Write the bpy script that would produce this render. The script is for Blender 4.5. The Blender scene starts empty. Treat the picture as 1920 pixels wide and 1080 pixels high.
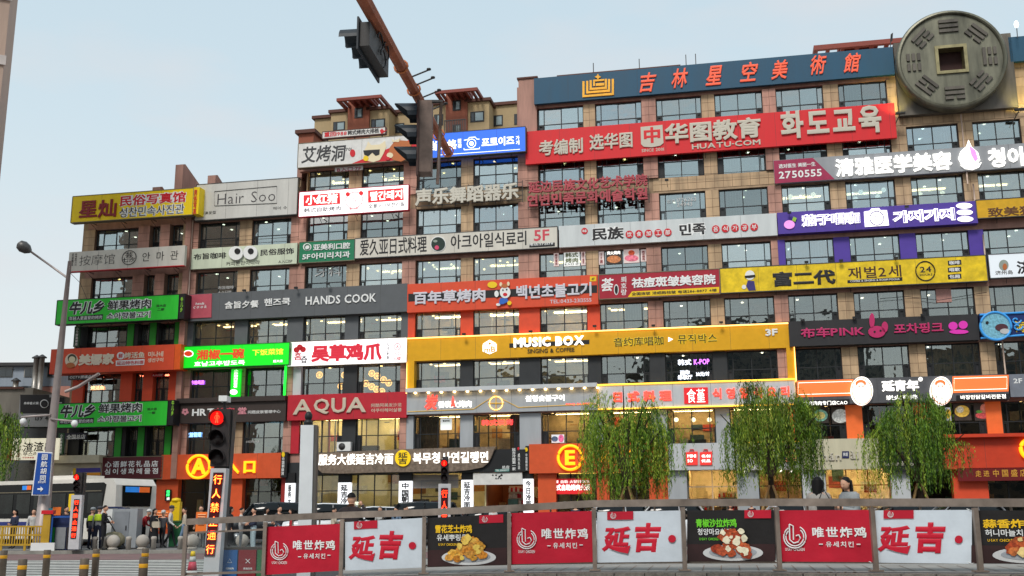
import bpy, bmesh, math, random
from math import sin, cos, pi, radians, sqrt, atan2
from mathutils import Vector, Matrix
random.seed(7)
SC = bpy.context.scene
COL = SC.collection
# ------------------------------------------------------------------ camera
CAMZ = 1.4
PITCH, ROLL = radians(12.13), radians(-.33)
FPX = 2000.0
cam = bpy.data.cameras.new('camera')
cam.sensor_width = 36; cam.lens = 36*FPX/1920; cam.clip_start = .1; cam.clip_end = 3000
camo = bpy.data.objects.new('camera', cam); COL.objects.link(camo)
cp, sp, cr, sr = cos(PITCH), sin(PITCH), cos(ROLL), sin(ROLL)
RT = Vector((1,0,0)); U0 = Vector((0,-sp,cp)); FW = Vector((0,cp,sp))
CR_ = RT*cr+U0*sr; CU_ = U0*cr-RT*sr
CC = Vector((0,0,CAMZ))
M = Matrix((CR_, CU_, -FW)).transposed().to_4x4(); M.translation = CC
camo.matrix_world = M
SC.camera = camo
# ------------------------------------------------------------------ sky, sun, exposure
SUN_EL, SUN_AZ = radians(47), radians(200)      # direction the light comes from, clockwise from +Y
w = bpy.data.worlds.new('World'); SC.world = w; w.use_nodes = True
nt = w.node_tree; nt.nodes.clear(); N = nt.nodes.new; Lk = nt.links.new
out = N('ShaderNodeOutputWorld'); bg = N('ShaderNodeBackground'); sky = N('ShaderNodeTexSky')
sky.sky_type = 'NISHITA'; sky.sun_disc = False; sky.sun_elevation = SUN_EL; sky.sun_rotation = SUN_AZ
sky.air_density = 1.0; sky.dust_density = 2.0; sky.ozone_density = 1.5
tc = N('ShaderNodeTexCoord'); sep = N('ShaderNodeSeparateXYZ'); Lk(tc.outputs['Generated'], sep.inputs[0])
mp = N('ShaderNodeMapping'); mp.inputs['Scale'].default_value = (1,1,3.2); Lk(tc.outputs['Generated'], mp.inputs[0])
nz = N('ShaderNodeTexNoise'); nz.inputs['Scale'].default_value = 3.1; nz.inputs['Detail'].default_value = 6; nz.inputs['Roughness'].default_value = .5
Lk(mp.outputs[0], nz.inputs['Vector'])
ramp = N('ShaderNodeValToRGB')      # thin high haze: pale near the horizon, cooler above
e = ramp.color_ramp.elements
e[0].position = 0.0; e[0].color = (10.0,9.9,9.3,1)
e[1].position = .62; e[1].color = (5.9,7.6,8.7,1)
x = ramp.color_ramp.elements.new(.12); x.color = (8.8,9.2,9.1,1)
x = ramp.color_ramp.elements.new(.34); x.color = (7.1,8.5,9.2,1)
Lk(sep.outputs['Z'], ramp.inputs[0])
cr2 = N('ShaderNodeValToRGB'); cr2.color_ramp.elements[0].position = .47; cr2.color_ramp.elements[1].position = .66
Lk(nz.outputs['Fac'], cr2.inputs[0])
ml = N('ShaderNodeMath'); ml.operation = 'MULTIPLY'; ml.inputs[1].default_value = .6; Lk(cr2.outputs[0], ml.inputs[0])
cl = N('ShaderNodeMix'); cl.data_type = 'RGBA'; Lk(ml.outputs[0], cl.inputs[0]); Lk(ramp.outputs[0], cl.inputs[6]); cl.inputs[7].default_value = (8.5,8.3,8.3,1)
mx = N('ShaderNodeMix'); mx.data_type = 'RGBA'; mx.inputs[0].default_value = .86
Lk(sky.outputs[0], mx.inputs[6]); Lk(cl.outputs[2], mx.inputs[7]); Lk(mx.outputs[2], bg.inputs[0])
bg.inputs[1].default_value = .1; Lk(bg.outputs[0], out.inputs[0])
sl = bpy.data.lights.new('sun','SUN'); sl.energy = 2.3; sl.angle = radians(16); sl.color = (1,.95,.88)
so = bpy.data.objects.new('sun', sl); COL.objects.link(so)
sd = Vector((sin(SUN_AZ)*cos(SUN_EL), cos(SUN_AZ)*cos(SUN_EL), sin(SUN_EL)))
so.rotation_euler = sd.to_track_quat('Z','Y').to_euler(); so.location = sd*60
vs = SC.view_settings; vs.view_transform = 'Standard'; vs.look = 'None'; vs.exposure = 0; vs.gamma = 1; vs.use_curve_mapping = False
SC.render.engine = 'CYCLES'; cy = SC.cycles
cy.use_denoising = True; cy.max_bounces = 6; cy.diffuse_bounces = 3; cy.glossy_bounces = 3; cy.transparent_max_bounces = 10; cy.transmission_bounces = 2
cy.caustics_reflective = False; cy.caustics_refractive = False; cy.sample_clamp_indirect = 3

# ------------------------------------------------------------------ materials
def lin(c): return tuple(((v/255)/12.92 if v <= 10 else (((v/255)+.055)/1.055)**2.4) for v in c)
_m = {}
def mat(name, rgb, rough=.6, emit=0, metal=0, var=.1, scale=2.2, bump=0, bscale=30, streak=0, spec=.4, emit_rgb=None, alpha=None):
    if name in _m: return _m[name]
    m = bpy.data.materials.new(name); m.use_nodes = True; _m[name] = m
    t = m.node_tree; b = t.nodes['Principled BSDF']
    c = (*lin(rgb), 1)
    b.inputs['Base Color'].default_value = c; b.inputs['Roughness'].default_value = rough; b.inputs['Metallic'].default_value = metal
    b.inputs['Specular IOR Level'].default_value = spec
    if emit:
        b.inputs['Emission Color'].default_value = (*lin(emit_rgb or rgb), 1); b.inputs['Emission Strength'].default_value = emit
    if var:
        g = t.nodes.new('ShaderNodeNewGeometry'); n = t.nodes.new('ShaderNodeTexNoise'); n.inputs['Scale'].default_value = scale; n.inputs['Detail'].default_value = 5; n.inputs['Roughness'].default_value = .62
        if streak:
            mpn = t.nodes.new('ShaderNodeMapping'); mpn.inputs['Scale'].default_value = (1,1,.18); t.links.new(g.outputs['Position'], mpn.inputs[0]); t.links.new(mpn.outputs[0], n.inputs['Vector'])
        else: t.links.new(g.outputs['Position'], n.inputs['Vector'])
        mr = t.nodes.new('ShaderNodeMapRange'); mr.inputs[1].default_value = .3; mr.inputs[2].default_value = .7; mr.inputs[3].default_value = 1-var*1.6; mr.inputs[4].default_value = 1+var*.7
        t.links.new(n.outputs['Fac'], mr.inputs[0])
        oi = t.nodes.new('ShaderNodeObjectInfo'); ma = t.nodes.new('ShaderNodeMath'); ma.operation = 'MULTIPLY_ADD'; ma.inputs[1].default_value = var*.9; ma.inputs[2].default_value = -var*.45
        t.links.new(oi.outputs['Random'], ma.inputs[0]); ad = t.nodes.new('ShaderNodeMath'); ad.operation = 'ADD'; t.links.new(mr.outputs[0], ad.inputs[0]); t.links.new(ma.outputs[0], ad.inputs[1])
        vm = t.nodes.new('ShaderNodeVectorMath'); vm.operation = 'SCALE'; vm.inputs[0].default_value = c[:3]; t.links.new(ad.outputs[0], vm.inputs['Scale'])
        t.links.new(vm.outputs[0], b.inputs['Base Color'])
        if emit and not emit_rgb and emit < 3: t.links.new(vm.outputs[0], b.inputs['Emission Color'])
        rr = t.nodes.new('ShaderNodeMapRange'); rr.inputs[3].default_value = max(.05, rough-.12); rr.inputs[4].default_value = min(1, rough+.15); t.links.new(n.outputs['Fac'], rr.inputs[0]); t.links.new(rr.outputs[0], b.inputs['Roughness'])
    if bump:
        g2 = t.nodes.new('ShaderNodeNewGeometry'); n2 = t.nodes.new('ShaderNodeTexNoise'); n2.inputs['Scale'].default_value = bscale; n2.inputs['Detail'].default_value = 3; t.links.new(g2.outputs['Position'], n2.inputs['Vector'])
        bp = t.nodes.new('ShaderNodeBump'); bp.inputs['Strength'].default_value = bump; bp.inputs['Distance'].default_value = .02; t.links.new(n2.outputs['Fac'], bp.inputs['Height']); t.links.new(bp.outputs[0], b.inputs['Normal'])
    return m
def glow(name, rgb, s): return mat(name, rgb, .5, emit=s, var=0)
def glass(name, fac, tint=(.82,.9,.88), fres=.5, rough=.015, wave=.1):
    if name in _m: return _m[name]
    m = bpy.data.materials.new(name); m.use_nodes = True; _m[name] = m
    t = m.node_tree; t.nodes.clear(); N = t.nodes.new
    o = N('ShaderNodeOutputMaterial'); mix = N('ShaderNodeMixShader'); tr = N('ShaderNodeBsdfTransparent'); gl = N('ShaderNodeBsdfGlossy')
    tr.inputs[0].default_value = (*tint,1); gl.inputs['Color'].default_value = (.9,.97,.97,1); gl.inputs['Roughness'].default_value = rough
    f = N('ShaderNodeFresnel'); f.inputs[0].default_value = 1.5
    a = N('ShaderNodeMath'); a.operation = 'MULTIPLY_ADD'; a.inputs[1].default_value = fres; a.inputs[2].default_value = fac
    g = N('ShaderNodeNewGeometry'); n = N('ShaderNodeTexNoise'); n.inputs['Scale'].default_value = 1.1; n.inputs['Detail'].default_value = 2
    bp = N('ShaderNodeBump'); bp.inputs['Strength'].default_value = wave; bp.inputs['Distance'].default_value = .05
    t.links.new(g.outputs['Position'], n.inputs['Vector']); t.links.new(n.outputs['Fac'], bp.inputs['Height']); t.links.new(bp.outputs[0], gl.inputs['Normal'])
    t.links.new(f.outputs[0], a.inputs[0]); t.links.new(a.outputs[0], mix.inputs[0]); t.links.new(tr.outputs[0], mix.inputs[1]); t.links.new(gl.outputs[0], mix.inputs[2]); t.links.new(mix.outputs[0], o.inputs[0])
    return m
# ------------------------------------------------------------------ mesh helpers
def new_obj(name, me, parent=None, loc=(0,0,0), rot=None):
    o = bpy.data.objects.new(name, me); COL.objects.link(o)
    if parent is not None: o.parent = parent
    o.location = loc
    if rot is not None: o.rotation_euler = rot
    return o
def tag(o, label=None, cat=None, group=None, kind=None):
    if label: o['label'] = label
    if cat: o['category'] = cat
    if group: o['group'] = group
    if kind: o['kind'] = kind
    return o
class MB:
    def __init__(s): s.v = []; s.f = []; s.mi = []; s.mats = []; s.sm = []
    def mid(s, m):
        if m not in s.mats: s.mats.append(m)
        return s.mats.index(m)
    def add(s, vs, fs, m, smooth=False):
        b = len(s.v); k = s.mid(m); s.v += [tuple(v) for v in vs]; s.f += [tuple(i+b for i in f) for f in fs]; s.mi += [k]*len(fs); s.sm += [smooth]*len(fs); return s
    def box(s, a, b, m, rz=0):
        (x0,y0,z0),(x1,y1,z1) = a,b
        vs = [(x0,y0,z0),(x1,y0,z0),(x1,y1,z0),(x0,y1,z0),(x0,y0,z1),(x1,y0,z1),(x1,y1,z1),(x0,y1,z1)]
        if rz:
            cx, cy_ = (x0+x1)/2, (y0+y1)/2
            vs = [((x-cx)*cos(rz)-(y-cy_)*sin(rz)+cx, (x-cx)*sin(rz)+(y-cy_)*cos(rz)+cy_, z) for x,y,z in vs]
        return s.add(vs, [(3,2,1,0),(4,5,6,7),(0,1,5,4),(1,2,6,5),(2,3,7,6),(3,0,4,7)], m)
    def tube(s, pts, r, m, n=8, closed=False, smooth=True):
        pts = [Vector(p) for p in pts]; rs = r if isinstance(r,(list,tuple)) else [r]*len(pts)
        k = len(pts); vs = []; up = Vector((0,0,1))
        for i,p in enumerate(pts):
            if closed: d = pts[(i+1)%k]-pts[i-1]
            else: d = pts[min(i+1,k-1)]-pts[max(i-1,0)]
            d = d.normalized() if d.length > 1e-9 else Vector((0,0,1))
            a = d.cross(up if abs(d.z) < .95 else Vector((1,0,0))).normalized(); b = a.cross(d)
            vs += [p+(a*cos(2*pi*j/n)+b*sin(2*pi*j/n))*rs[i] for j in range(n)]
        fs = []
        for i in range(k if closed else k-1):
            q = (i+1)%k
            for j in range(n): fs.append((i*n+j, i*n+(j+1)%n, q*n+(j+1)%n, q*n+j))
        if not closed: fs += [tuple(range(n)), tuple((k-1)*n+j for j in reversed(range(n)))]
        return s.add(vs, fs, m, smooth)
    def lathe(s, prof, m, c=(0,0,0), n=16, axis='z', smooth=True):
        vs = []
        for r,z in prof:
            for j in range(n):
                a = 2*pi*j/n
                if axis == 'z': vs.append((c[0]+r*cos(a), c[1]+r*sin(a), c[2]+z))
                elif axis == 'y': vs.append((c[0]+r*cos(a), c[1]-z, c[2]+r*sin(a)))
                else: vs.append((c[0]+z, c[1]+r*cos(a), c[2]+r*sin(a)))
        fs = [(i*n+j, i*n+(j+1)%n, (i+1)*n+(j+1)%n, (i+1)*n+j) for i in range(len(prof)-1) for j in range(n)]
        fs += [tuple(reversed(range(n))), tuple((len(prof)-1)*n+j for j in range(n))]
        return s.add(vs, fs, m, smooth)
    def ball(s, c, r, m, n=12, sc=(1,1,1)):
        k = n//2; vs = [(c[0],c[1],c[2]-r*sc[2])]
        for i in range(1,k):
            t = pi*i/k
            for j in range(n): vs.append((c[0]+r*sc[0]*sin(t)*cos(2*pi*j/n), c[1]+r*sc[1]*sin(t)*sin(2*pi*j/n), c[2]-r*sc[2]*cos(t)))
        vs.append((c[0],c[1],c[2]+r*sc[2])); fs = [(0,1+(j+1)%n,1+j) for j in range(n)]
        for i in range(k-2):
            for j in range(n): fs.append((1+i*n+j, 1+i*n+(j+1)%n, 1+(i+1)*n+(j+1)%n, 1+(i+1)*n+j))
        t = len(vs)-1; b = 1+(k-2)*n; fs += [(b+j, b+(j+1)%n, t) for j in range(n)]
        return s.add(vs, fs, m, True)
    def ext(s, poly, d0, d1, m, plane='xz'):
        # poly of (a,b); extruded along the third axis from d0 (front) to d1
        n = len(poly)
        ar = sum(poly[i][0]*poly[(i+1)%n][1]-poly[(i+1)%n][0]*poly[i][1] for i in range(n))
        if ar < 0: poly = poly[::-1]
        f = (lambda a,b,d: (a,d,b)) if plane == 'xz' else ((lambda a,b,d: (d,a,b)) if plane == 'yz' else (lambda a,b,d: (a,b,d)))
        vs = [f(a,b,d0) for a,b in poly]+[f(a,b,d1) for a,b in poly]
        fs = [tuple(range(n)), tuple(n+i for i in reversed(range(n)))]+[(i, n+i, n+(i+1)%n, (i+1)%n) for i in range(n)]
        return s.add(vs, fs, m)
    def build(s, name, parent=None, loc=(0,0,0), rot=None, fix=False):
        me = bpy.data.meshes.new(name); me.from_pydata(s.v, [], s.f)
        for m in s.mats: me.materials.append(m)
        me.polygons.foreach_set('material_index', s.mi); me.polygons.foreach_set('use_smooth', s.sm)
        if fix:
            bm = bmesh.new(); bm.from_mesh(me); bmesh.ops.recalc_face_normals(bm, faces=bm.faces[:]); bm.to_mesh(me); bm.free()
        me.update()
        return new_obj(name, me, parent, loc, rot)
_cube = {}
def cube(name, m, a, b, parent=None, rot=None):
    """one box piece: shared unit cube mesh per material, scaled"""
    if m not in _cube:
        q = MB().box((-.5,-.5,-.5),(.5,.5,.5), m); me = bpy.data.meshes.new('block'); me.from_pydata(q.v, [], q.f); me.materials.append(m); _cube[m] = me
    o = new_obj(name, _cube[m], parent, tuple((a[i]+b[i])/2 for i in range(3)), rot)
    o.scale = tuple(max(abs(b[i]-a[i]),.001) for i in range(3)); return o
# ------------------------------------------------------------------ upright planes that face the road
class Plane:
    def __init__(s, O, yaw): s.O = Vector(O); s.yaw = yaw; s.U = Vector((cos(yaw), sin(yaw), 0)); s.W = Vector((sin(yaw), -cos(yaw), 0))
    def P(s, px, py, w=0):
        d = CR_*((px-960)/FPX)-CU_*((py-540)/FPX)+FW
        t = (w-(CC-s.O).dot(s.W))/d.dot(s.W); q = CC+d*t-s.O
        return q.dot(s.U), q.z+s.O.z
    def world(s, u, w, z): q = s.O+s.U*u+s.W*w; return Vector((q.x, q.y, z))
FA = Plane((0,72,0), radians(-11.62))
def at(px, py, d):
    """world point seen at photo pixel (px,py) at distance d along +Y"""
    q = CR_*((px-960)/FPX)-CU_*((py-540)/FPX)+FW
    return CC+q*(d/q.y)
class Fr:
    dw = 0
    def __init__(s, pl, u, w, z, name, label=None, cat=None, group=None, kind=None):
        s.pl = pl; s.o = (u,w,z)
        s.e = new_obj(name, None, None, pl.world(u,w,z), (0,0,pl.yaw)); tag(s.e, label, cat, group, kind)
    def L(s, u, w, z): return (u-s.o[0], -(w-s.o[1]), z-s.o[2])
    def box(s, name, m, u0,u1,w0,w1,z0,z1, parent=None):
        if w0 >= .7: w0 += s.dw; w1 += s.dw
        a = Vector(s.L(u0,w1,z0)); b = Vector(s.L(u1,w0,z1))
        if parent is not None: a -= parent.location; b -= parent.location
        return cube(name, m, a, b, parent or s.e)
    def mb(s, q, name, parent=None, fix=False):
        return q.build(name, parent or s.e, (0,0,0), None, fix)
    def poly(s, name, m, pts, w, depth=.05, parent=None):
        q = MB(); ps = []; w += s.dw
        for px,py in pts:
            u,z = s.pl.P(px,py,w); l = s.L(u,w,z); ps.append((l[0],l[2]))
        y = s.L(0,w,0)[1]; q.ext(ps, y-0, y+depth, m); return s.mb(q, name, parent)
    def disc(s, name, m, px, py, r, w, depth=.05, ry=None, parent=None, ring=0, n=32):
        ry = ry or r
        if ring:
            w += s.dw; u,z = s.pl.P(px,py,w); k = s.pl.P(px+r,py,w)[0]-u; kz = s.pl.P(px,py-ry,w)[1]-z; q = MB()
            q.tube([s.L(u+k*cos(a), w, z+kz*sin(a)) for a in [2*pi*i/n for i in range(n)]], ring, m, 6, True); return s.mb(q, name, parent)
        return s.poly(name, m, [(px+r*cos(2*pi*i/n), py+ry*sin(2*pi*i/n)) for i in range(n)], w, depth, parent)
    def line(s, name, m, pts, w, r, closed=False, parent=None):
        q = MB(); w += s.dw; q.tube([s.L(*(lambda a:(a[0],w,a[1]))(s.pl.P(px,py,w))) for px,py in pts], r, m, 6, closed, False); return s.mb(q, name, parent)
# ------------------------------------------------------------------ lettering
_gl = {}
def glyph0(ch):
    if ch not in _gl:
        c = bpy.data.curves.new('glyph','FONT'); c.body = ch; c.resolution_u = 2; c.fill_mode = 'FRONT'
        o = bpy.data.objects.new('glyph', c); me = bpy.data.meshes.new_from_object(o)
        vs = [(v.co.x, v.co.y) for v in me.vertices]; fs = [tuple(p.vertices) for p in me.polygons]
        bpy.data.meshes.remove(me); bpy.data.objects.remove(o); bpy.data.curves.remove(c)
        # weld doubles so that the outline closes
        key = {}; rm = []; nv = []
        for v in vs:
            k = (round(v[0],4), round(v[1],4))
            if k not in key: key[k] = len(nv); nv.append(v)
            rm.append(key[k])
        fs = [tuple(rm[i] for i in f) for f in fs]; fs = [f for f in fs if len(set(f)) == len(f)]
        cnt = {}
        for f in fs:
            for i in range(len(f)):
                e0,e1 = f[i], f[(i+1)%len(f)]
                if (e1,e0) in cnt: del cnt[(e1,e0)]
                else: cnt[(e0,e1)] = 1
        _gl[ch] = (nv, fs, list(cnt))
    return _gl[ch]
_gw = {}
def glyph(ch, wt):
    """outline of one character thickened by wt em: (verts, faces, outer edges, verts set back by the bevel)"""
    k = (ch, wt)
    if k in _gw: return _gw[k]
    vs, fs, ed = glyph0(ch)
    if abs(wt) < 1e-4: _gw[k] = (vs, fs, ed, set()); return _gw[k]
    nx = {}; pr = {}
    for a,b in ed: nx.setdefault(a,[]).append(b); pr.setdefault(b,[]).append(a)
    def nrm(a,b):
        dx, dy = vs[b][0]-vs[a][0], vs[b][1]-vs[a][1]; l = sqrt(dx*dx+dy*dy) or 1; return (dy/l, -dx/l)
    off = {}
    for v in nx:
        ns = [nrm(v,b) for b in nx[v]]+[nrm(a,v) for a in pr.get(v,[])]
        sx, sy = sum(n[0] for n in ns), sum(n[1] for n in ns); l = sqrt(sx*sx+sy*sy)
        if l < .3: off[v] = (0,0); continue
        sx /= l; sy /= l; c = max(.6, sx*ns[0][0]+sy*ns[0][1]); off[v] = (sx/c*wt, sy/c*wt)
    if wt < 0:
        nv = [(v[0]+off.get(i,(0,0))[0], v[1]+off.get(i,(0,0))[1]) for i,v in enumerate(vs)]; _gw[k] = (nv, fs, ed, set()); return _gw[k]
    nv = list(vs); mp_ = {}
    for v,(ox,oy) in off.items(): mp_[v] = len(nv); nv.append((vs[v][0]+ox, vs[v][1]+oy))
    nf = list(fs)+[(a,mp_[a],mp_[b],b) for a,b in ed if a in mp_ and b in mp_]
    _gw[k] = (nv, nf, [(mp_[a],mp_[b]) for a,b in ed if a in mp_ and b in mp_], set(mp_.values()))
    return _gw[k]
def layout(body, wt, vert, gap):
    """list of (glyph, dx, dy) in em, plus the bounding box"""
    res = []; x = 0; y = 0; X0=Y0=1e9; X1=Y1=-1e9
    for ch in body:
        cjk = ord(ch) > 0x2e00
        if ch == ' ':
            if vert: y -= .5
            else: x += .34
            continue
        g = glyph(ch, wt)
        if not g[0]: continue
        xs = [p[0] for p in g[0]]; ys = [p[1] for p in g[0]]; a,b = min(xs), max(xs); c,d = min(ys), max(ys)
        if vert: dx = -(a+b)/2; dy = y; y -= 1.0+gap
        elif cjk: dx = x; dy = 0; x += (1.0 if ord(ch) < 0xac00 else .92)+gap
        else: dx = x-a; dy = 0; x += (b-a)+.085+gap
        res.append((g,dx,dy)); X0 = min(X0,a+dx); X1 = max(X1,b+dx); Y0 = min(Y0,c+dy); Y1 = max(Y1,d+dy)
    return res, (X0,X1,Y0,Y1)
def text(fr, body, x0, x1, yc, h, w, m, wt=.02, depth=0, split=False, name='lettering', vert=False, gap=0, outline=None, ow=.05, slant=0, parent=None, jit=0):
    """lettering that fills the photo pixels x0..x1 wide, h tall and centred on yc (at mid width)"""
    if wt > 0: wt = round(wt*.74,4)
    xm = (x0+x1)/2
    u0 = fr.pl.P(x0,yc,w)[0]; u1 = fr.pl.P(x1,yc,w)[0]; z1 = fr.pl.P(xm,yc-h/2,w)[1]; z0 = fr.pl.P(xm,yc+h/2,w)[1]
    if outline: _textbase(fr, body, x0-ow*h*.95, x1+ow*h*.95, yc, h*(1+ow*2.5), w, outline, wt/.74*1.0+ow*2.6, max(0,depth-.01), False, name+'_outline', vert, gap, slant=slant, parent=parent); w += .009
    lay, (X0,X1,Y0,Y1) = layout(body, wt, vert, gap)
    sx = (u1-u0)/max(X1-X0,1e-3); sz = (z1-z0)/max(Y1-Y0,1e-3)
    q = MB()
    for g,dx,dy in lay:
        jy = random.uniform(-jit,jit)
        if split: q = MB()
        P = [((px+dx-X0+slant*(py-.35))*sx+u0, (py+dy-Y0+jy)*sz+z0) for px,py in g[0]]
        bk = min(.007, wt*abs(sz)*.3)
        fv = [fr.L(u,w-(bk if i in g[3] else 0),z) for i,(u,z) in enumerate(P)]; n = len(fv)
        if depth > 0:
            bv = [fr.L(u,w-depth,z) for u,z in P]
            q.add(fv+bv, list(g[1])+[(a,n+a,n+b,b) for a,b in g[2]], m)
        else: q.add(fv, g[1], m)
        if split: fr.mb(q, 'letter', parent)
    if not split: return fr.mb(q, name, parent)

_textbase = text
# ------------------------------------------------------------------ materials used across the place
PINK = mat('pink granite', (172,130,116), .7, var=.18, bump=.15, streak=1)
BEIGE = mat('beige granite', (178,150,120), .7, var=.18, bump=.15, streak=1)
TILEP = mat('pink granite slab', (182,136,120), .65, var=.27, bump=.1, streak=1, scale=1.4)
TILEB = mat('beige granite slab', (190,160,126), .65, var=.27, bump=.1, streak=1, scale=1.4)
JOINT = mat('dark joint', (120,92,76), .9)
CEIL = mat('ceiling plaster', (200,198,188), .8)
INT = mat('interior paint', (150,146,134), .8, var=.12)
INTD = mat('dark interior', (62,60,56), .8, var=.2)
INTW = mat('warm interior', (176,150,118), .7, var=.2)
INTY = mat('cream interior', (232,218,170), .7)
INTB = mat('blue grey interior', (90,118,132), .7, var=.15)
FRAME = mat('window frame metal', (34,36,38), .45, var=.08)
BLACK = mat('black paint', (26,26,28), .5, var=.1)
SASH = mat('dark sash', (44,44,46), .4, var=.15)
GLU = glass('reflective window glass', .34, (.62,.7,.68), .7, wave=.16)
GLM = glass('window glass', .19, (.74,.76,.72), .7, wave=.2)
GLL = glass('clear shop glass', .04, (.86,.88,.84), .6)
LAMPW = glow('warm lamp glow', (255,214,140), 9)
LAMPC = glow('cool lamp glow', (255,246,225), 8)
PANELL = glow('ceiling panel glow', (255,236,196), 3.2)
GREY = mat('grey cladding', (92,95,98), .55, var=.06)
WHITEC = mat('white cladding', (196,198,200), .5, var=.05, streak=1)
LGREY = mat('light grey cladding', (168,172,176), .5, var=.06, streak=1)
ORANGE = mat('orange cladding', (222,78,44), .5, var=.06)
ORANGE2 = mat('entrance orange cladding', (214,86,42), .5, var=.07)
GOLD = mat('ochre cladding', (226,166,4), .45, var=.05)
CHAR = mat('charcoal cladding', (46,48,50), .5, var=.1)
REDC = mat('red cladding', (190,32,48), .5, var=.07)
PURP = mat('purple cladding', (82,58,158), .5, var=.06)
GRNC = mat('green cladding', (40,150,40), .5, var=.07)
WHITE = mat('white paint', (226,226,224), .45, var=.04)
STEEL = mat('brushed steel', (150,142,134), .3, metal=.85, var=.15)
DKMET = mat('dark metal', (60,58,58), .5, var=.15)

ZT = {2:8.22, 3:11.95, 4:15.5, 5:19.2, 6:22.97, 7:26.45, 8:29.85}
WU = [(-23.7,-20.5),(-19.5,-16.4),(-15.2,-12.1),(-11.1,-7.9),(-6.9,-3.65),(-2.75,.5),(1.95,5.2),(6.05,9.3),(10.3,13.4),(14.3,17.5),(18.4,21.5),(22.5,25.6),(26.6,29.8),(30.7,33.6),(34.8,37.6)]
WL = [(-32.3,-28.55),(-27.6,-26.75),(-25.95,-24.95)]
mall = Fr(FA, 0, 0, 0, 'shopping_centre', 'long eight storey shopping building of pink and beige granite covered with shop signs', 'building')
E_ = mall.e
def top_of(i): return 6 if i < 2 else (7 if i < 6 else 8)
# carcass: side walls, back, slabs
mall.box('back_wall', PINK, -33.3, 38.6, -14, -13.7, 0, 26)
mall.box('side_wall', BEIGE, -33.4, -33.0, -13.7, 0, 4, 24.6)
mall.box('side_wall', PINK, 38.3, 38.6, -13.7, 0, 0, 31.8)
mall.box('side_wall', PINK, -16.35, -16.0, -13.7, -.5, 24.6, 28)
mall.box('side_wall', PINK, .35, .6, -13.7, -.5, 27.6, 31.8)
for k in range(2,9):
    u0 = -33.0 if k <= 7 else (-16 if k == 8 else .6)
    z1 = ZT[k]-2.9; z0 = (ZT[k-1]+.32) if k > 2 else 5.2
    mall.box('floor_slab', CEIL, u0, 38.3, -13.7, -.52, z0, z1)
for u0,u1,z in [(-33.0,-16.0,24.3),(-16.0,.6,27.8),(.6,38.3,31.2)]:
    mall.box('roof_slab', CEIL, u0, u1, -13.7, -.5, z-.35, z)
# spandrels
def spandrel(u0,u1,z0,z1,m=PINK): mall.box('spandrel', m, u0, u1, -.5, 0, z0, z1)
for k in range(2,9):
    ua = -24.6 if k <= 6 else (-16.0 if k == 7 else .6)
    z0 = ZT[k-1] if k > 2 else 5.2
    spandrel(ua, 38.6, z0, ZT[k]-2.4, BEIGE if k >= 7 else PINK)
    if k <= 6: spandrel(-33.4, -24.6, z0, ZT[k]-2.4)
spandrel(-33.4,-24.6,ZT[6],24.6); spandrel(-24.6,-16.0,ZT[6],25.4); spandrel(-16,.9,ZT[7],28.3); spandrel(.9,38.6,ZT[8],31.9)
# piers, with cladding where a shop covered them, granite slabs elsewhere
CLAD = {}
for i in (-1,0,1,2,3): CLAD[(4,i)] = GREY
for i in (3.5,4,5,6): CLAD[(4,i)] = ORANGE
for i in (4,5,6,7,8): CLAD[(3,i)] = CHAR
CLAD[(3,2)] = CHAR; CLAD[(3,1.6)] = WHITEC; CLAD[(3,3.4)] = WHITEC
CLAD[(2,2)] = CHAR; CLAD[(2,1.6)] = REDC; CLAD[(2,3.4)] = REDC
for i in (3.6,4,5,6,7,8,9): CLAD[(2,i)] = LGREY
for i in (9.6,10,11,12): CLAD[(5,i)] = PURP
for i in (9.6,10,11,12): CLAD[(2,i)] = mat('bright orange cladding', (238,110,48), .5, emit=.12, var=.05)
def spans(i):
    a = -24.6 if i < 0 else WU[i][1]; b = WU[i+1][0]
    return a,b
tiles = []
def tile_area(u0,u1,z0,z1,w,m,cols,host,rh=.56):
    rows = max(1, round((z1-z0)/rh)); cw = (u1-u0)/cols; rz = (z1-z0)/rows
    for r in range(rows):
        for c in range(cols):
            tiles.append((u0+c*cw+.012, u0+(c+1)*cw-.012, z0+r*rz+.012, z0+(r+1)*rz-.012, w, m, host, random.uniform(.014,.03)))
def pier(u0,u1,z0,z1,w1,m,clad,cols=2):
    if u1-u0 < .08: return
    if clad:
        q = MB(); q.box(mall.L(u0,w1,z0)[:3], mall.L(u1,-.5,z1), clad); mall.mb(q, 'clad_pier'); return
    q = MB(); q.box(mall.L(u0,w1,z0), mall.L(u1,-.5,z1), JOINT); p = mall.mb(q, 'pier')
    tile_area(u0,u1,z0,z1,w1,m,cols,p)
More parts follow.
